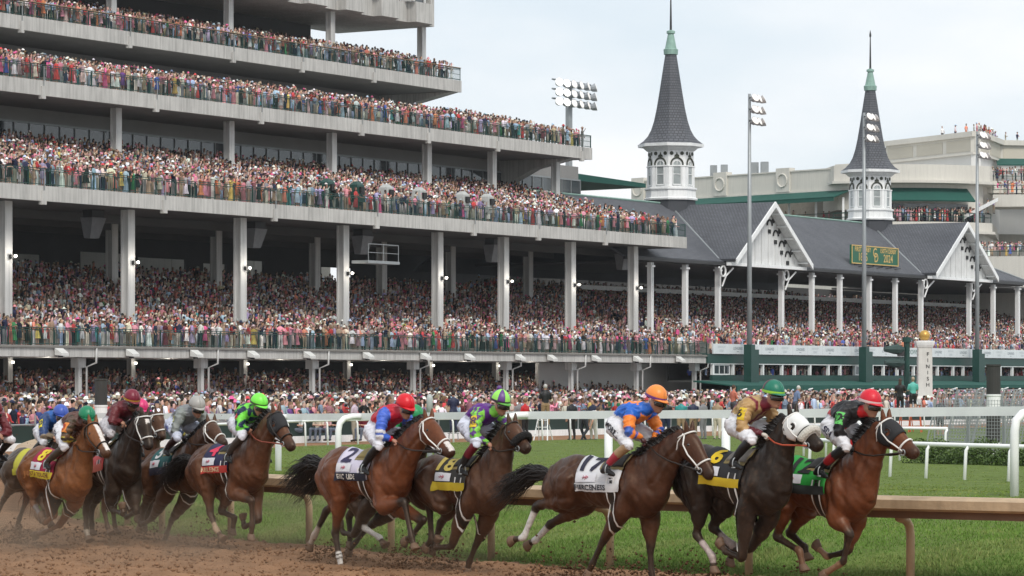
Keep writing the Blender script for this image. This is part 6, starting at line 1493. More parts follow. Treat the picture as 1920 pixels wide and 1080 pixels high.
run('h10', dict(coat=(.085, .058, .042), leg_dark=.4, voxel=.024),
    dict(cloth=(.45, .42, .04), num=None, band=(.45, .42, .04), panel=False),
    dict(torso=(.02, .10, .34), torso_fn=hem((.03, .03, .035), .5), sleeve=[(0, .5, (.03, .06, .16)), (.5, 1.01, (.22, .17, .12))], breech=(.62, .62, .66), calf=full(BLK), helmet=(.05, .10, .42), patch=('10', (.66, .56, .04), (.05, .05, .05))),
    'grey brown racehorse with yellow cloth mostly hidden behind the chestnut', 'jockey in blue and black silks with a blue cap')
run('h9', dict(coat=(.115, .055, .034), leg_dark=.4, voxel=.024),
    dict(cloth=(.2, .05, .06), num=None, panel=False),
    dict(torso=(.55, .03, .16), sleeve=full((.55, .03, .16)), breech=WHT, calf=full(BLK), helmet=(.60, .03, .15)),
    'brown racehorse mostly hidden behind the star faced black one', 'jockey in bright pink mostly hidden behind the maroon rider')
run('h11', dict(coat=(.10, .055, .036), leg_dark=.5, voxel=.024),
    dict(cloth=(.5, .05, .05), num=None, panel=False),
    dict(torso=(.10, .018, .022), sleeve=full((.13, .02, .026)), breech=WHT, calf=full(BLK), helmet=(.16, .018, .025)),
    'brown racehorse entering at the left edge, only its head in view', 'jockey in dark red at the left edge of the field')
run('h13', dict(coat=(.050, .030, .022), leg_dark=.6, voxel=.022, socks=(('hnc', .1, .8, BAND),)),
    dict(cloth=(.05, .3, .1), num=None, panel=False),
    dict(torso=(.03, .28, .10), sleeve=full((.03, .28, .10)), breech=WHT, calf=full(BLK), helmet=(.02, .26, .09)),
    'dark racehorse hidden behind the number 2 bay, legs showing below', 'jockey in green hidden behind the red capped rider')

# ------------------------------------------------------------------ people on foot
SKINS = [(.55, .32, .24), (.50, .28, .20), (.42, .22, .15), (.24, .12, .07), (.11, .055, .035)]
HAIRS = [(.02, .014, .01), (.06, .03, .016), (.16, .09, .04), (.30, .24, .18), (.03, .02, .015)]
def ring_loft(P, n, q0=0.0):
    """P: list of (cx, cy, z, rx, ry) -> closed loft verts and quads (caps as triangles fans of quads)."""
    V, F = [], []
    for cx, cy, z, rx, ry in P:
        for j in range(n):
            a = 2 * math.pi * j / n + q0; V.append((cx + rx * math.cos(a), cy + ry * math.sin(a), z))
    for i in range(len(P) - 1):
        for j in range(n):
            k = (j + 1) % n; F.append((i * n + j, i * n + k, (i + 1) * n + k, (i + 1) * n + j))
    V.append((P[-1][0], P[-1][1], P[-1][2])); t = len(V) - 1; b = (len(P) - 1) * n
    for j in range(0, n - 1, 2): F.append((b + j, b + j + 1, b + (j + 2) % n, t))
    return V, F
def limb_loft(A, B, r0, r1, n, mid=None):
    A, B = Vector(A), Vector(B); pts = [A] + ([Vector(mid)] if mid else []) + [B]; mb = MB(); mb.tube(pts, [r0] + ([(r0 + r1) / 2] if mid else []) + [r1], n)
    F = [f for f in mb.f if len(f) == 4]
    return mb.v, F
def person_template(lod, kind, hat, pose, r):
    """Spectator facing +y. Returns verts, quads, part id per vertex: 0 skin 1 top 2 bottom 3 hat 4 hair 5 shoes."""
    V, F, I = [], [], []
    def put(vf, i):
        k = len(V); V.extend(vf[0]); F.extend([tuple(q + k for q in f) for f in vf[1]]); I.extend([i] * len(vf[0]))
    n = (9, 6, 5)[lod]; na = (6, 4, 3)[lod]
    wd = .19 if kind == 'man' else .165
    lean = r.uniform(-.04, .04)
    tz = [(.92, .145, .10), (1.08, .135 if kind == 'man' else .115, .095), (1.26, .17 if kind == 'man' else .15, .115), (1.40, wd, .10), (1.47, .10, .07)]
    if lod < 2: put(ring_loft([(lean * (z - .9), 0, z, a, b) for z, a, b in tz], n), 1)
    else: put(ring_loft([(lean * (z - .9), 0, z, a, b) for z, a, b in (tz[0], tz[2], tz[3], tz[4])], n), 1)
    hx = lean * .7 + r.uniform(-.02, .02)
    hy = r.uniform(-.01, .05)
    if lod < 2: put(ring_loft([(hx, hy * .3, 1.45, .05, .05), (hx, hy, 1.53, .06, .065), (hx, hy, 1.60, .078, .092), (hx, hy, 1.68, .076, .09), (hx, hy, 1.74, .045, .055)], n), 0)
    else: put(ring_loft([(hx, hy, 1.47, .055, .055), (hx, hy, 1.60, .08, .092), (hx, hy, 1.73, .05, .06)], n), 0)
    # hair or hat
    if hat == 'none':
        put(ring_loft([(hx, hy - .03, 1.54 if kind == 'woman' else 1.62, .083, .075), (hx, hy - .02, 1.68, .085, .095), (hx, hy - .01, 1.77, .05, .06)], n), 4)
    elif hat == 'cap':
        put(ring_loft([(hx, hy, 1.665, .09, .105), (hx, hy, 1.72, .085, .095), (hx, hy, 1.77, .05, .055)], n), 3)
        if lod < 2: put(ring_loft([(hx, hy + .10, 1.66, .07, .07), (hx, hy + .10, 1.675, .065, .065)], n), 3)
    else:
        w = {'hat': .165, 'widehat': .25, 'fascinator': .10}[hat]; tl = r.uniform(-.03, .03)
        if hat == 'fascinator':
            put(ring_loft([(hx, hy - .03, 1.54, .085, .075), (hx, hy - .02, 1.68, .085, .095), (hx, hy - .01, 1.77, .05, .06)], n), 4)
            put(ring_loft([(hx + .06, hy, 1.76, .11, .09), (hx + .08, hy, 1.82, .13, .10), (hx + .10, hy, 1.88, .04, .03)], n), 3)
        else:
            put(ring_loft([(hx, hy, 1.66 + tl, w, w), (hx, hy, 1.675 + tl, w * .97, w * .97), (hx, hy, 1.69, .095, .105), (hx, hy, 1.76, .085, .09), (hx, hy, 1.79, .06, .065)] if lod < 2 else [(hx, hy, 1.66, w, w), (hx, hy, 1.69, .10, .11), (hx, hy, 1.79, .06, .065)], n), 3)
            if kind == 'woman' and lod < 2: put(ring_loft([(hx, hy - .05, 1.42, .07, .04), (hx, hy - .04, 1.60, .088, .07), (hx, hy - .03, 1.67, .06, .05)], n), 4)
    # arms
    sl = 1 if (kind == 'man') else 0
    for sg in (-1, 1):
        s = (sg * wd + lean * .5, 0, 1.38)
        p = pose if pose != 'mix' else ('up' if sg > 0 else 'down')
        if p == 'down': e, w = (sg * (wd + .05), .0, 1.12), (sg * (wd + .03), .10, .90)
        elif p == 'up': e, w = (sg * (wd + .10), .22, 1.34), (sg * .10, .30, 1.58)
        elif p == 'rail': e, w = (sg * (wd + .06), .06, 1.12), (sg * .14, .30, 1.08)
        else: e, w = (sg * (wd + .06), .08, 1.16), (sg * .04, .24, 1.22)
        put(limb_loft(s, e, .055, .044, na), 1); put(limb_loft(e, w, .042, .03, na), sl if r.random() < .6 else 0)
        if lod < 2: put(ring_loft([(w[0], w[1], w[2] - .05, .02, .03), (w[0], w[1], w[2], .035, .04), (w[0], w[1], w[2] + .06, .02, .025)], na), 0)
    if lod < 2:
        if kind == 'woman':
            h = r.choice([.12, .35, .52]); fl = r.uniform(.20, .27)
            put(ring_loft([(0, 0, h, fl, fl * .85), (0, 0, .62, .20, .16), (0, 0, .95, .15, .105), (0, 0, 1.04, .12, .09)], n), 2)
            if h > .2:
                for sg in (-1, 1): put(limb_loft((sg * .07, 0, .6), (sg * .07, 0, .04), .06, .035, na), 0)
        else:
            for sg in (-1, 1): put(limb_loft((sg * .085, 0, .96), (sg * .10, .0, .06), .088, .05, na, (sg * .09, .02, .5)), 2)
        for sg in (-1, 1): put(ring_loft([(sg * .09, .04, 0, .05, .12), (sg * .09, .04, .05, .045, .10), (sg * .09, .01, .09, .03, .05)], na), 5)
    return np.array(V, float), np.array(F, int), np.array(I, int)

COLS = dict(red=(.50, .02, .025), pink=(.62, .20, .26), hot_pink=(.62, .05, .22), coral=(.60, .17, .10), orange=(.62, .17, .04), yellow=(.62, .45, .06), white=(.66, .66, .65), cream=(.56, .50, .40), pale_blue=(.30, .42, .58), royal_blue=(.04, .09, .38), navy=(.018, .024, .06), teal=(.03, .26, .26), green=(.03, .24, .07), lavender=(.36, .28, .50), purple=(.12, .03, .20), black=(.014, .014, .015), grey=(.20, .20, .21), tan=(.34, .24, .15), maroon=(.14, .015, .03), floral_pink=(.50, .30, .32))
WOMEN = ['red', 'red', 'pink', 'pink', 'pink', 'hot_pink', 'coral', 'orange', 'yellow', 'white', 'white', 'white', 'white', 'cream', 'cream', 'pale_blue', 'pale_blue', 'floral_pink', 'royal_blue', 'navy', 'navy', 'teal', 'green', 'lavender', 'lavender', 'purple', 'hot_pink', 'coral', 'red', 'white', 'pink', 'black', 'black', 'black', 'floral_pink', 'floral_pink', 'floral_pink', 'tan', 'tan', 'grey', 'maroon']
MEN_T = ['white', 'white', 'pale_blue', 'pale_blue', 'navy', 'navy', 'pink', 'grey', 'black', 'tan', 'cream', 'red', 'lavender', 'coral', 'white', 'pink']
MEN_B = ['navy', 'tan', 'grey', 'white', 'black', 'cream', 'pale_blue']
HATC = ['white', 'white', 'white', 'cream', 'cream', 'tan', 'tan', 'red', 'pink', 'hot_pink', 'black', 'black', 'pale_blue', 'grey', 'navy', 'floral_pink']
word = lambda c: c.replace('floral_pink', 'pink flowered').replace('_', ' ')
def pick_person(r):
    kind = 'woman' if r.random() < .52 else 'man'
    hat = r.choice(['none', 'none', 'none', 'none', 'hat', 'widehat', 'fascinator', 'fascinator'] if kind == 'woman' else ['none', 'none', 'none', 'none', 'none', 'hat', 'hat', 'cap'])
    top = r.choice(WOMEN if kind == 'woman' else MEN_T); bot = top if kind == 'woman' and r.random() < .85 else r.choice(MEN_B)
    return kind, hat, top, bot, r.choice(HATC)
M_crowd = mat('spectator_cloth', (.4, .4, .4), .8, .0, attr='Col', spec=.25)
TPL = {}
def template(lod, kind, hat, pose, v):
    k = (lod, kind, hat, pose, v)
    if k not in TPL: TPL[k] = person_template(lod, kind, hat, pose, random.Random(hash((lod, kind == 'man', len(hat), len(pose), v)) & 1023))
    return TPL[k]
def palette(kind, top, bot, hatc, r):
    def j(c, a=.18):
        g = r.choice((.6, .95, 1.15, 1.3, 1.5)) * (.9 + .2 * r.random()); m = sum(c) / 3; k = .80
        return tuple(max(.004, (m + (x - m) * k) * g * (1 + r.uniform(-a, a) * .5)) for x in c)
    return np.array([j(r.choice(SKINS[:4] if r.random() < .9 else SKINS)), j(COLS[top]), j(COLS[bot]), j(COLS[hatc]), j(r.choice(HAIRS)), (.02, .018, .016)])
FACE = math.atan2(FN[1], FN[0]) - math.pi / 2          # +y turned to the track
POSES = ['down', 'hold', 'rail', 'hold', 'down', 'hold', 'mix', 'up', 'rail']
class Crowd:
    def __init__(s): s.V, s.F, s.C, s.k = [], [], [], 0
    def add(s, P, lod, r):
        kind, hat, top, bot, hc = pick_person(r)
        v, f, i = template(lod, kind, hat, r.choice(POSES), r.randrange(2))
        a = FACE + r.gauss(.1, .45); c, q = math.cos(a), math.sin(a); h = r.uniform(.84, 1.05) * (1 if kind == 'man' else .95)
        W = np.stack([(v[:, 0] * c - v[:, 1] * q) * h + P[0], (v[:, 0] * q + v[:, 1] * c) * h + P[1], v[:, 2] * h + P[2]], 1)
        s.V.append(W); s.F.append(f + s.k); s.C.append(palette(kind, top, bot, hc, r)[i]); s.k += len(v)
CR = Crowd()
cr = random.Random(77)
def in_view(p, m=190):
    if p[1] < 5: return False
    x = 960 + p[0] / p[1] * 6000; return -m < x < 1920 + m
INDIV = []
def zone(D, t0, t1, rows, where, pitch=.80, gap=.46, lod_front=2, thin=1.0, first=.55):
    for i in range(rows):
        w = D['w'] - first - i * pitch; z = deck_z(D, w)
        t = t0 + cr.random() * gap
        while t < t1:
            p = FW(t + cr.uniform(-.1, .1), w + cr.uniform(-.15, .15), z)
            if in_view(p) and cr.random() < thin:
                if i == 0 and where: INDIV.append((p, where))
                else: CR.add(p, 1 if i < lod_front else 2, cr)
            t += gap * cr.uniform(.8, 1.25)
zone(DECKS['lower'], -8, T_END - .6, 24, 'on the lowest balcony', thin=.93)
zone(DECKS['third'], -8, T_END - .6, 20, 'on the second balcony', thin=.95)
zone(DECKS['second'], 0, T_END + 1.0, 12, 'on the third balcony', thin=.95)
zone(DECKS['top'], 10, T_END - .6, 10, 'on the top balcony', thin=.95)
zone(OD, T_END + .8, 205, 29, None, lod_front=1, thin=.9, first=.45)
# nearest balcony spectators become things of their own, the others join the mass
def individuals():
    INDIV.sort(key=lambda q: q[0][0] ** 2 + q[0][1] ** 2)
    lim = 262; used = set(); made = 0; r = random.Random(4)
    posew = {'down': 'arms down', 'hold': 'hands together', 'rail': 'leaning on the rail', 'up': 'both arms raised', 'mix': 'one arm raised'}
    for p, where in INDIV:
        if made >= lim: CR.add(p, 1, r); continue
        for _ in range(60):
            kind, hat, top, bot, hc = pick_person(r); pose = r.choice(POSES)
            hw = {'none': 'bare head', 'cap': word(hc) + ' cap', 'hat': word(hc) + ' hat', 'widehat': 'wide ' + word(hc) + ' hat', 'fascinator': word(hc) + ' fascinator'}[hat]
            if kind == 'woman': lab = f"woman in {word(top)} {'dress' if bot == top else 'top and ' + word(bot) + ' skirt'}, {hw}, {posew[pose]}, {where}"
            else: lab = f"man in {word(top)} jacket and {word(bot)} trousers, {hw}, {posew[pose]}, {where}"
            if lab not in used and len(lab.split()) <= 16: break
        used.add(lab); made += 1
        v, f, i = template(0, kind, hat, pose, r.randrange(3))
        h = r.uniform(.94, 1.06) * (1 if kind == 'man' else .95)
        pal = palette(kind, top, bot, hc, r); o = np_mesh('person', v * h, f, M_crowd, pal[i], smooth=True, label=lab, cat='person', group='spectators along the balcony railings')
        o.location = p; o.rotation_euler = (0, 0, FACE + r.gauss(.12, .4))
individuals()
# apron and ground hall
def ground_zone(t0, t1, w0, w1, pitch, gap, thin):
    w = w0
    while w > w1:
        z = 0 if w > -1 else min(1.6, (-1 - w) * .14)
        t = t0 + cr.random() * gap
        while t < t1:
            p = FW(t + cr.uniform(-.2, .2), w + cr.uniform(-.3, .3), z)
            if in_view(p) and cr.random() < thin: CR.add(p, 2, cr)
            t += gap * cr.uniform(.8, 1.3)
        w -= pitch
ground_zone(-110, 170, 47.2, 36, .8, .55, .9)
ground_zone(-80, 175, 36, 12, 1.5, .75, .9)
ground_zone(-50, 178, 12, 4.6, 1.1, .62, .9)
ground_zone(-14, 84, 4.4, -14, .95, .58, .9)
for t in np.arange(89, 175, .62):
    for w in (-.7, -1.5, -2.4):
        if cr.random() < .6:
            p = FW(t + cr.uniform(-.2, .2), w, 2.1)
            if in_view(p): CR.add(p, 2, cr)
# clubhouse terraces and roof
def line_people(a, b, z, n, depth=2, back=.9):
    a, b = Vector(a), Vector(b); d = (b - a).normalized(); nn = Vector((-d.y, d.x))
    for i in range(n):
        for k in range(depth):
            if cr.random() < .8:
                q = a + (b - a) * ((i + cr.random()) / n) + nn * (.5 + k * back); CR.add((q.x, q.y, z), 1 if k == 0 else 2, cr)
line_people((53.9, 371.6), (66, 372.4), 25.7, 26, 3); line_people((55.2, 366.5), (68, 364.4), 23.8, 26, 3); line_people((52.2, 358.6), (70, 352.6), 16.4, 40, 4); print('crowd', CR.k)
line_people((50.8, 366.4), (55, 365), 21.6, 9, 2)
for q in np.linspace(math.radians(-112), math.radians(-50), 52):
    for k in (.35, .95, 1.6):
        if cr.random() < .9: CR.add((44.6 + math.cos(q) * (14.9 - k), 377 + math.sin(q) * (14.9 - k), 20.52), 1 if k < 1 else 2, cr)
for f in (.34, .40, .52, .58, .66, .68, .74, .8, .88, .9): CR.add((15.2 + 23.4 * f + cr.random(), 390 - 26 * f + 1.4, 20.5), 1, cr)
for x, y in ((51.6, 372.5), (52.6, 370.6), (53.4, 369.9), (53.9, 371), (54.3, 372), (54.7, 373), (55.1, 374), (55.6, 375.2), (56.2, 377), (57.6, 381.5), (62.8, 384), (54.0, 370.2), (55.4, 374.6), (54.5, 371.8), (55.0, 372.6), (55.3, 373.6), (56.0, 376), (56.6, 378), (57.0, 379.4), (50.4, 374.8), (59, 382.6), (60.5, 383.2)): CR.add((x, y, 30.6), 1, cr)
np_mesh('crowd', np.concatenate(CR.V), np.concatenate(CR.F), M_crowd, np.concatenate(CR.C), smooth=True, kind='stuff', label='dense mass of dressed up spectators filling every balcony and the apron', cat='crowd')

# people by the rails, large enough to be shaped one by one
def stander(X, Y, z0, label, top, bot, hair=HAIRS[1], yaw=0.0, lean=0.0, skin=SKINS[1], arms='down', sit=False, shorts=False, long_hair=False, hat=None, h=1.75):
    B = Limbs(); k = h / 1.75; lat = Vector((1, 0, 0)); cl, sl = math.cos(lean), math.sin(lean)
    hipz = .92 if not sit else .42
    U = lambda px, py, pz: Vector((px, py * cl + pz * sl, hipz + pz * cl - py * sl))
    B.rings('bot', [[U(.155 * math.cos(q), .11 * math.sin(q), z) for q in np.linspace(0, 2 * math.pi, 13)[:-1]] for z in (-.06, .06)], [U(0, 0, -.03), U(0, 0, .02)], [.12, .12])
    B.rings('top', [[U(a * math.cos(q), b * math.sin(q) + .01, z) for q in np.linspace(0, 2 * math.pi, 13)[:-1]] for z, a, b in ((.03, .155, .115), (.2, .15, .11), (.38, .185, .125), (.50, .19, .10), (.56, .10, .07))], [U(0, 0, .1), U(0, 0, .3), U(0, 0, .5)], [.12, .14, .12])
    B.limb('skin', [U(0, 0, .52), U(0, .02, .62)], [.058, .055]); hd = U(0, .03, .72)
    B.blob('skin', hd, (.076, .095, .115)); B.blob('skin', hd + Vector((0, .095 * cl, -.02)), (.016, .02, .025)); B.blob('skin', hd + Vector((0, .03, -.075)), (.045, .05, .045))
    for sg in (-1, 1):
        s_ = U(sg * .185, 0, .47)
        e, w = {'down': (U(sg * .25, -.02, .2), U(sg * .24, .06, -.06)), 'up': (U(sg * .25, .20, .40), U(sg * .10, .26, .64)), 'hold': (U(sg * .25, .04, .2), U(sg * .08, .24, .22)), 'reach': (U(sg * .22, .22, .22), U(sg * .16, .42, .0))}[arms]
        B.limb('top', [s_, s_.lerp(e, .8)], [.068, .052]); B.limb('skin', [e, e.lerp(w, .6), w], [.046, .040, .030])
        B.limb('skin', [w, w + (w - e).normalized() * .09], [.036, .030])
        if sit: kn, an = Vector((sg * .13, .42, .48)), Vector((sg * .13, .46, .08))
        else: kn, an = Vector((sg * .11, .02 + .10 * sg * (lean > .3), .50)), Vector((sg * .12, -.02 - .12 * sg * (lean > .3), .08))
        B.limb('bot', [Vector((sg * .09, 0, hipz)), kn], [.105, .072]); B.limb('skin' if shorts else 'bot', [kn, kn.lerp(an, .5) - Vector((0, .02, 0)), an], [.068, .062, .045])
        B.limb('shoe', [an + Vector((0, -.04, -.03)), an + Vector((0, .14, -.045))], [.045, .04])
    me = remeshed(B.mb, .024, 2); n = len(me.vertices); co = np.empty(n * 3, np.float32); me.vertices.foreach_get('co', co); co = co.reshape(-1, 3); who, par = B.owner(co)
    col = np.zeros((n, 3))
    for nm, c in (('skin', skin), ('top', top), ('bot', bot), ('shoe', (.03, .028, .026))): col[who == nm] = c
    a = me.color_attributes.new('Col', 'FLOAT_COLOR', 'POINT'); c4 = np.ones((n, 4), np.float32); c4[:, :3] = col; a.data.foreach_set('color', c4.ravel())
    me.materials.clear(); me.materials.append(M_silk); me.polygons.foreach_set('use_smooth', np.ones(len(me.polygons), bool)); me.name = 'person'
    o = bpy.data.objects.new('person', me); COL.objects.link(o); o.location = (X, Y, z0); o.rotation_euler = (0, 0, yaw); o.scale = (k, k, k)
    tag(o, label, 'person', 'people working and waiting beside the rails')
    mb = MB(); mb.ell(hd + Vector((0, -.018, .028)), (.085, .098, .105), 12, 8)
    if long_hair: mb.ell(hd + Vector((0, -.07, -.10)), (.08, .05, .17), 10, 6)
    c = mb.build('hair', mat('hair_%d' % int(hair[0] * 999), hair, .6, .1, 9), None, True); c.parent = o
    if hat:
        mb = MB(); mb.ell(hd + Vector((0, -.0, .06)), (.095, .11, .075), 12, 6); mb.ell(hd + Vector((0, .09, .045)), (.07, .08, .012), 10, 4); c = mb.build('cap', mat('cap_' + hat, COLS[hat], .7, .05), None, True); c.parent = o
    return o
stander(-6.47, 131.6, 0, 'man in pale pink shirt and khaki cargo trousers on the homestretch', (.52, .42, .50), (.36, .33, .26), yaw=1.2, arms='hold')
stander(1.38, 131.9, .6, 'grey haired man in black shirt standing up on a white ladder', (.013, .013, .014), (.26, .17, .09), hair=(.42, .41, .39), yaw=.3, arms='hold')
stander(2.99, 132.7, 0, 'man in white shirt and dark trousers bending down by the rail', (.62, .62, .62), (.02, .022, .03), yaw=-1.3, lean=1.0, arms='reach')
stander(3.39, 133.6, 0, 'person in navy jacket and pale trousers by the bending man', (.02, .026, .055), (.45, .43, .38), yaw=2.4, arms='hold')
stander(2.51, 134.2, 0, 'person all in black beside the white ladder', (.015, .015, .018), (.02, .02, .022), yaw=.6, arms='down')
stander(10.12, 146.3, .55, 'man in coral jacket with camera raised above the rail crowd', (.50, .15, .10), (.05, .05, .06), yaw=-1.0, arms='hold', hat=None)
stander(12.93, 146.3, .55, 'grey haired man in dusty blue shirt above the rail crowd', (.14, .19, .32), (.05, .05, .07), hair=(.5, .49, .47), yaw=-1.2, lean=.25, arms='hold')
stander(18.57, 153.1, .85, 'long haired woman in black on a ladder beside the finish post', (.014, .013, .014), (.014, .014, .015), hair=(.05, .025, .015), yaw=-.3, long_hair=True, arms='hold')
stander(18.99, 151.5, .92, 'man in turquoise shirt and black shorts on a ladder by the finish post', (.10, .42, .36), (.015, .015, .016), hair=(.35, .28, .2), yaw=.2, arms='hold', shorts=True, skin=(.46, .28, .2))
stander(19.12, 142.9, 0, 'person in navy shirt and dark shorts behind the hooped white rail', (.012, .016, .035), (.016, .016, .018), yaw=2.8, shorts=True)
for x, y, h, lab in ((10.12, 146.3, .55, 'coral jacket'), (12.93, 146.3, .55, 'dusty blue shirt'), (-2.48, 135.7, .3, 'navy suit')):
    o = thing('step_stool', (x, y, 0), 'low grey step stool under the person in the ' + lab, 'stool')
    mb = MB(); mb.box((x, y, h - .02), (.5, .4, .04)); mb.build('tread', M_gray, o)
    for a in (-.2, .2):
        for b in (-.15, .15): mb = MB(); mb.tube([(x + a, y + b, 0), (x + a * .9, y + b * .9, h - .03)], .02, 5); mb.build('leg', M_gray, o)
for i, (x, top, lab) in enumerate(((-8.67, 'white', 'seated person in white top against the dark fence'), (-7.89, 'cream', 'seated person in cream top left of the flowered dress'), (-7.63, 'floral_pink', 'seated woman in pale flowered dress by the dark fence'), (-7.12, 'black', 'seated person in black by the gooseneck post'), (-6.03, 'maroon', 'seated person in maroon right of the man in khaki'))):
    stander(x, 130.7, .05, lab, COLS[top], (.10, .12, .16), yaw=2.2 + .4 * (i % 3), sit=True, arms='hold', hair=HAIRS[i % 4])
for i, (x, tc, bc, lab) in enumerate(((4.95, 'navy', 'navy', 'person in dark suit under the rail left of the orange cap'), (7.16, 'teal', 'tan', 'person in teal shirt standing under the big rail'), (7.66, 'navy', 'tan', 'person in navy jacket and tan trousers under the big rail'), (8.06, 'grey', 'grey', 'person in grey suit standing by a tripod under the rail'), (8.63, 'tan', 'cream', 'person in tan jacket and cream trousers under the big rail'), (6.53, 'black', 'navy', 'person in black jacket right of the orange silks'), (0.34, 'grey', 'tan', 'person in grey shirt behind the brown horse with the sheepskin noseband'), (0.56, 'red', 'black', 'person in red shirt by the white ladder'), (-1.35, 'white', 'white', 'person in white near the folding chair'), (-4.62, 'green', 'tan', 'person in green shirt behind the red capped jockey'), (-2.48, 'navy', 'navy', 'person in navy above the purple capped rider'))):
    stander(x, 135.7 - .3 * (i % 5), (0, .3)[i == 10], lab, COLS[tc], COLS[bc], yaw=-.6 + .5 * (i % 4), arms=('down', 'hold', 'hold')[i % 3], hair=HAIRS[i % 5], hat='white' if i % 4 == 1 else None)

# ------------------------------------------------------------------ thrown dirt, clods, dust and air
M_clod = mat('dirt_clod', (.10, .055, .03), .95, .3, 9, spec=.1)
def clods(name, P, S, label):
    n = len(P); base = np.array([(1, 0, 0), (0, 1, 0), (-1, 0, 0), (0, -1, 0), (0, 0, 1), (0, 0, -1)], float)
    tri = np.array([(0, 1, 4), (1, 2, 4), (2, 3, 4), (3, 0, 4), (1, 0, 5), (2, 1, 5), (3, 2, 5), (0, 3, 5)])
    jit = rng.uniform(.55, 1.25, (n, 6, 1)); a = rng.uniform(0, 6.28, n); c, s = np.cos(a), np.sin(a)
    v = base[None] * jit * S[:, None, None]; v = np.stack([v[..., 0] * c[:, None] - v[..., 1] * s[:, None], v[..., 0] * s[:, None] + v[..., 1] * c[:, None], v[..., 2] * .8], -1) + P[:, None, :]
    F = (tri[None] + (np.arange(n) * 6)[:, None, None]).reshape(-1, 3)
    np_mesh(name, v.reshape(-1, 3), F, M_clod if name != 'loose_soil' else mat('loose_soil', (.22, .122, .068), .95, .35, 2.5, spec=.1), kind='stuff', label=label, cat='dirt')
n = 30000
x = rng.uniform(-12, 10, n); y = rng.uniform(36, 55, n); keep = np.ones(n, bool)
ex = np.interp(x, [e[0] for e in EDGE[2:]], [e[1] for e in EDGE[2:]]); keep &= y < ex - .1
clods('loose_soil', np.stack([x, y, rng.uniform(-.01, .02, n)], 1)[keep], (rng.random(n) ** 5 * .038 + .007)[keep], 'loose crumbs of harrowed brown soil on the track')
def spray(key, leg, n, up, r):
    n = int(n * 1.5); up *= 1.25; h = RUN[key]; yaw = math.radians(h['yaw']); p = h[leg][3]; u = np.array([math.cos(yaw), -math.sin(yaw)])
    q = rng.random(n) ** .6; X = np.array(h['at']) + u * (p[0] - .1); b = np.outer(q * r, -u) * rng.uniform(.1, 1.0, (n, 1)) + rng.normal(0, .16, (n, 2)) * (q * r + .25)[:, None]
    z = np.abs(rng.normal(0, 1, n)) * up * (1.1 - q * .5)
    return np.concatenate([X + b, z[:, None]], 1), rng.random(n) ** 2.8 * .024 + .004
S = [spray(*a) for a in (('h1', 'ff', 420, .16, 1.4), ('h1', 'fn', 360, .20, 1.3), ('h2', 'fn', 420, .20, 1.2), ('h2', 'hn', 160, .16, 1.5), ('h18', 'ff', 300, .24, 1.2), ('h6', 'hn', 420, .14, 1.6), ('h6', 'fn', 200, .15, 1.5), ('h12', 'fn', 160, .12, 1.5), ('h4', 'hn', 260, .25, 1.4), ('h8', 'ff', 420, .16, 1.1), ('h3', 'hn', 200, .25, 1.3), ('h5', 'ff', 260, .28, 1.6), ('h13', 'ff', 160, .15, 1.0))]
SP, SS = np.concatenate([s[0] for s in S]), np.concatenate([s[1] for s in S])
keep = SP[:, 1] < np.interp(SP[:, 0], [e[0] for e in EDGE[2:]], [e[1] for e in EDGE[2:]]) + .1
clods('dirt_clods', SP[keep], SS[keep], 'dark clods of dirt thrown up by the hooves')
# scattered high specks in front of the left-hand riders
n = 420; X = rng.uniform(-8.5, -3.5, n); Y = rng.uniform(46, 50, n)
clods('dirt_specks', np.stack([X, Y, rng.uniform(.3, 2.7, n)], 1), rng.random(n) ** 2.5 * .012 + .004, 'fine flying specks of dirt in front of the left riders')

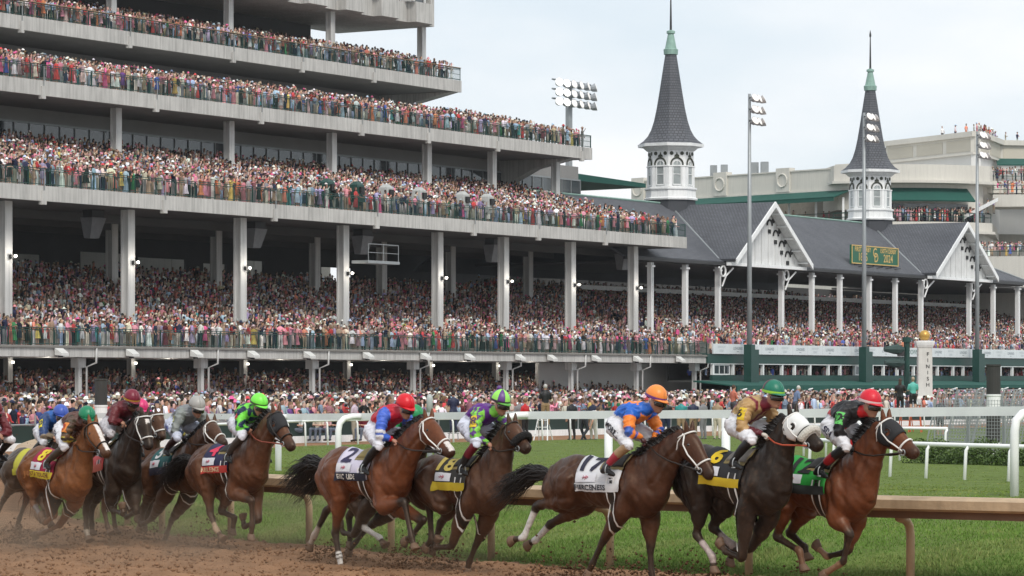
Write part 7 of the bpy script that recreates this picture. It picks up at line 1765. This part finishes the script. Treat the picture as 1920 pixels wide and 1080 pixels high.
def volume_box(name, lo, hi, dens, col, label, noise=None):
    mb = MB(); c = [(a + b) / 2 for a, b in zip(lo, hi)]; mb.box(c, [b - a for a, b in zip(lo, hi)])
    m = bpy.data.materials.new(name); m.use_nodes = True; N, L = m.node_tree.nodes, m.node_tree.links; N.remove(N['Principled BSDF'])
    v = N.new("ShaderNodeVolumePrincipled"); v.inputs['Color'].default_value = (*col, 1); v.inputs['Density'].default_value = dens; v.inputs['Anisotropy'].default_value = .2
    L.new(v.outputs[0], N['Material Output'].inputs['Volume'])
    if noise: noise(N, L, v)
    o = mb.build(name, m, kind='stuff', label=label, cat='dust' if name == 'dust' else 'haze'); return o
def dust_noise(N, L, v):
    geo = N.new("ShaderNodeNewGeometry"); nz = N.new("ShaderNodeTexNoise"); nz.inputs['Scale'].default_value = .75; nz.inputs['Detail'].default_value = 4
    L.new(geo.outputs['Position'], nz.inputs['Vector']); sp = N.new("ShaderNodeSeparateXYZ"); L.new(geo.outputs['Position'], sp.inputs[0])
    def mr(src, a, b, c, d):
        q = N.new("ShaderNodeMapRange"); q.interpolation_type = 'SMOOTHSTEP'; q.inputs[1].default_value = a; q.inputs[2].default_value = b; q.inputs[3].default_value = c; q.inputs[4].default_value = d; L.new(src, q.inputs[0]); return q.outputs[0]
    def mul(a, b):
        q = N.new("ShaderNodeMath"); q.operation = 'MULTIPLY'; L.new(a, q.inputs[0])
        if isinstance(b, float): q.inputs[1].default_value = b
        else: L.new(b, q.inputs[1])
        return q.outputs[0]
    f = mul(mr(nz.outputs[0], .42, .72, .04, 1.0), mr(sp.outputs['Z'], 0.0, 1.1, 1.0, 0.0))
    f = mul(f, mr(sp.outputs['X'], -5.5, 2.0, 1.0, 0.12)); f = mul(f, mr(sp.outputs['X'], 2, 5, 1.0, 0.0))
    L.new(mul(f, DUST), v.inputs['Density'])
DUST = 0.24
volume_box('dust', (-13, 41, -.01), (5.5, 56, 1.7), .3, (.56, .42, .31), 'brown dust hanging behind the left half of the field', dust_noise)
volume_box('haze', (-145, -25, -1.15), (185, 460, 46), 0.00010, (.86, .90, .94), 'thin pale haze over the racecourse')
